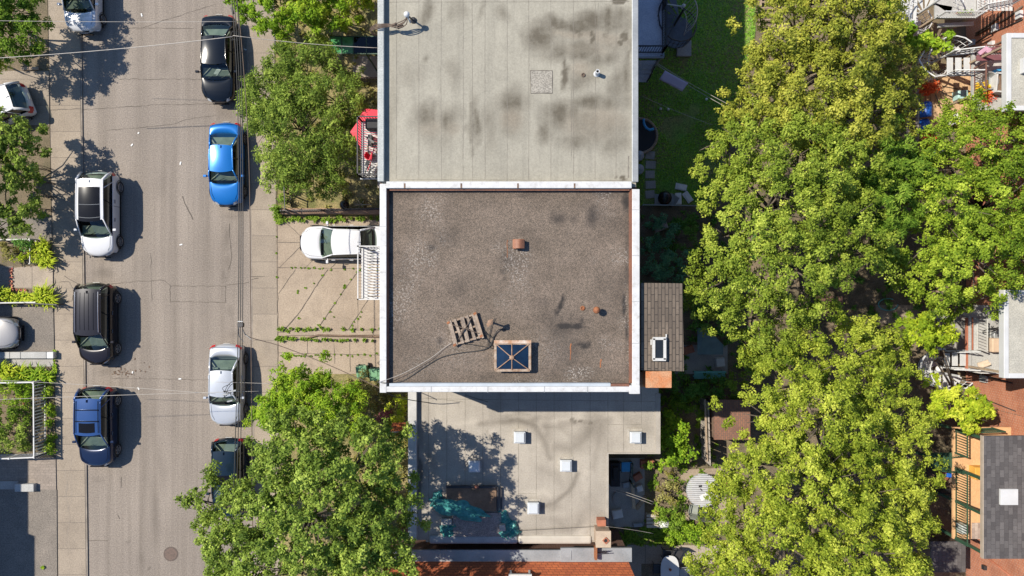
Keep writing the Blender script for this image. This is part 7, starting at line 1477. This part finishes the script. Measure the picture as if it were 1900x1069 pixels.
# ------------------------------------------------------------ overhead cables
zc = 7.2
for k, (a, m1, m2, b, lab) in enumerate((((428, -30), (441, 190), (442, 600), (427, 1110), 'left of the overhead cables running along the street'), ((432, -30), (445, 190), (446, 600), (434, 1110), 'middle of the overhead cables running along the street'), ((438, -30), (449, 190), (450, 600), (441, 1110), 'right dark overhead cable of the trio running along the street'))):
    cable(spline([pt(*a, zc), pt(*m1, zc-.3), pt(*m2, zc-.3), pt(*b, zc)], 10), lab, 'cable', .018)
cable(spline([pt(436, -30, zc-1), pt(450, 100, zc-1.2), pt(462, 300, zc-1.2), pt(465, 560, zc-1.2), pt(467, 760, zc-1.1), pt(470, 1110, zc-1)], 8), 'brown lower cable just right of the overhead trio', 'cablebrown', .020)
cable(sag(P(-40, 110, 6.0), P(432, 68, 7.1), .25), 'thick pale service cable crossing the street at the top', 'cablew', .017)
cable(sag(P(432, 66, 7.1), P(703, 89, 6.4), .25), 'pale service cable from the street lines to the grey building', 'cablew', .013)
cable(sag(P(-40, 38, 6.2), P(440, 40, 7.0), .1), 'thin pale cable crossing the street near the top edge', 'cablew', .009)
cable(sag(P(-40, 704, 6.0), P(400, 731, 7.0), .3), 'pale service cable crossing the street above the blue crossover, upper', 'cablew', .009)
cable(sag(P(-40, 743, 6.0), P(480, 726, 6.8), .2), 'pale service cable crossing the street above the blue crossover, lower', 'cablew', .010)
cable(sag(P(400, 709, 7.0), P(500, 712, 6.8), .05), 'short pale cable over the silver hatchback roof', 'cablew', .009)
cable(spline([pt(449, 606, 7.0), pt(455, 620, 6.4), pt(470, 628, 6.2), pt(520, 642, 6.2), pt(600, 673, 6.3), pt(700, 718, 6.6), pt(712, 726, 6.7)]), 'dark service cable from the junction box to the gravel roofed building', 'cablebrown', .02)
cable(spline([pt(706, 722, 8.0), pt(730, 735, 6.5), pt(760, 742, 5.0), pt(800, 748, 4.2)]), 'black service cable from gravel building corner down to the low roof', 'cable', .02)
t = thing('junction_box', P(447, 603, 6.9), 'small black junction box hanging on the street cables', 'junction box'); c = pt(447, 603, 6.9); MB().box(c, (.26, .20, .18)).build('box_body', 'darkmetal', t, bevel=.02); MB().bar(c+Vector((-.1, .16, .1)), c+Vector((.12, .16, .1)), .04, .04).tube(spline([c+Vector((.05, -.1, 0)), c+Vector((.12, -.4, -.1)), c+Vector((.3, -.55, -.1)), c+Vector((.42, -.65, -.1))]), .014, 5).tube(spline([c+Vector((-.1, -.1, 0)), c+Vector((-.1, -.5, -.05)), c+Vector((.1, -.75, -.05))]), .014, 5).build('clamp', 'greymetal', t)
t = thing('cable_splice', P(418, 735, 7.0), 'spidery tangle of splices on the street cables above the silver hatchback', 'splice'); mb = MB(); c = pt(418, 733, 7.0); rr = random.Random(8)
for i in range(9):
    a = rr.uniform(0, 6.28); r = rr.uniform(.25, .7); mb.tube(spline([c+Vector((rr.uniform(-.1, .3), rr.uniform(-.2, .2), 0)), c+Vector((math.cos(a)*r*.6, math.sin(a)*r*.6, -.12)), c+Vector((.35+math.cos(a)*r*.5, math.sin(a)*r, 0))]), .013, 4)
mb.build('splice_wire', 'cable', t, smooth=True); mb = MB()
for dx, dy in ((0, 0), (.35, .15), (.2, -.3)): mb.tube([c+Vector((dx-.12, dy, -.03)), c+Vector((dx+.12, dy+.05, -.03))], .04, 6)
mb.build('splice_sleeve', 'greymetal', t)
t = thing('cable_splice', P(430, 58, 7.0), 'black splice knot where the pale service cable meets the street cables', 'splice'); mb = MB(); c = pt(431, 62, 7.0)
for i in range(7):
    a = rr.uniform(-2.4, .2); r = rr.uniform(.25, .6); mb.tube(spline([c+Vector((0, .1, 0)), c+Vector((math.cos(a)*r*.5, math.sin(a)*r*.6, -.1)), c+Vector((.25, -.35+rr.uniform(-.3, .3), 0))]), .013, 4)
mb.build('splice_wire', 'cable', t, smooth=True); MB().tube([pt(430, 14, 7.0), pt(433, 26, 7.0)], .05, 6).build('splice_sleeve', 'darkmetal', t)
# fallen leaves and litter on the road
mb = MB(); rr = random.Random(11)
for (cx, cy, n, s) in ((230, 690, 26, 12), (252, 678, 8, 10), (225, 690, 14, 8)):
    for i in range(n): q = P(cx+rr.gauss(0, s), cy+rr.gauss(0, s*.5), .01); a = rr.uniform(0, 6.28); d = rr.uniform(.03, .08); mb.add([(q[0]+d*math.cos(a), q[1]+d*math.sin(a), .012), (q[0]-d*.5*math.sin(a), q[1]+d*.5*math.cos(a), .03), (q[0]-d*math.cos(a), q[1]-d*math.sin(a), .012), (q[0]+d*.5*math.sin(a), q[1]-d*.5*math.cos(a), .02)], [(0, 1, 2, 3)])
tag(mb.build('fallen_leaves', 'wooddark'), 'scatter of dry fallen leaves on the road below the black minivan', 'leaves', kind='stuff')
mb = MB()
for (x, y) in ((335, 303), (336, 454), (334, 703), (246, 691), (257, 721), (263, 28), (257, 247), (245, 269), (475, 308), (455, 92)): q = P(x, y, .01); a = rr.uniform(0, 3); mb.box((q[0], q[1], .02), (.10+rr.uniform(0, .08), .07, .012), a)
tag(mb.build('paper_litter', 'bagwhite'), 'scraps of white litter scattered over the road', 'litter', kind='stuff')
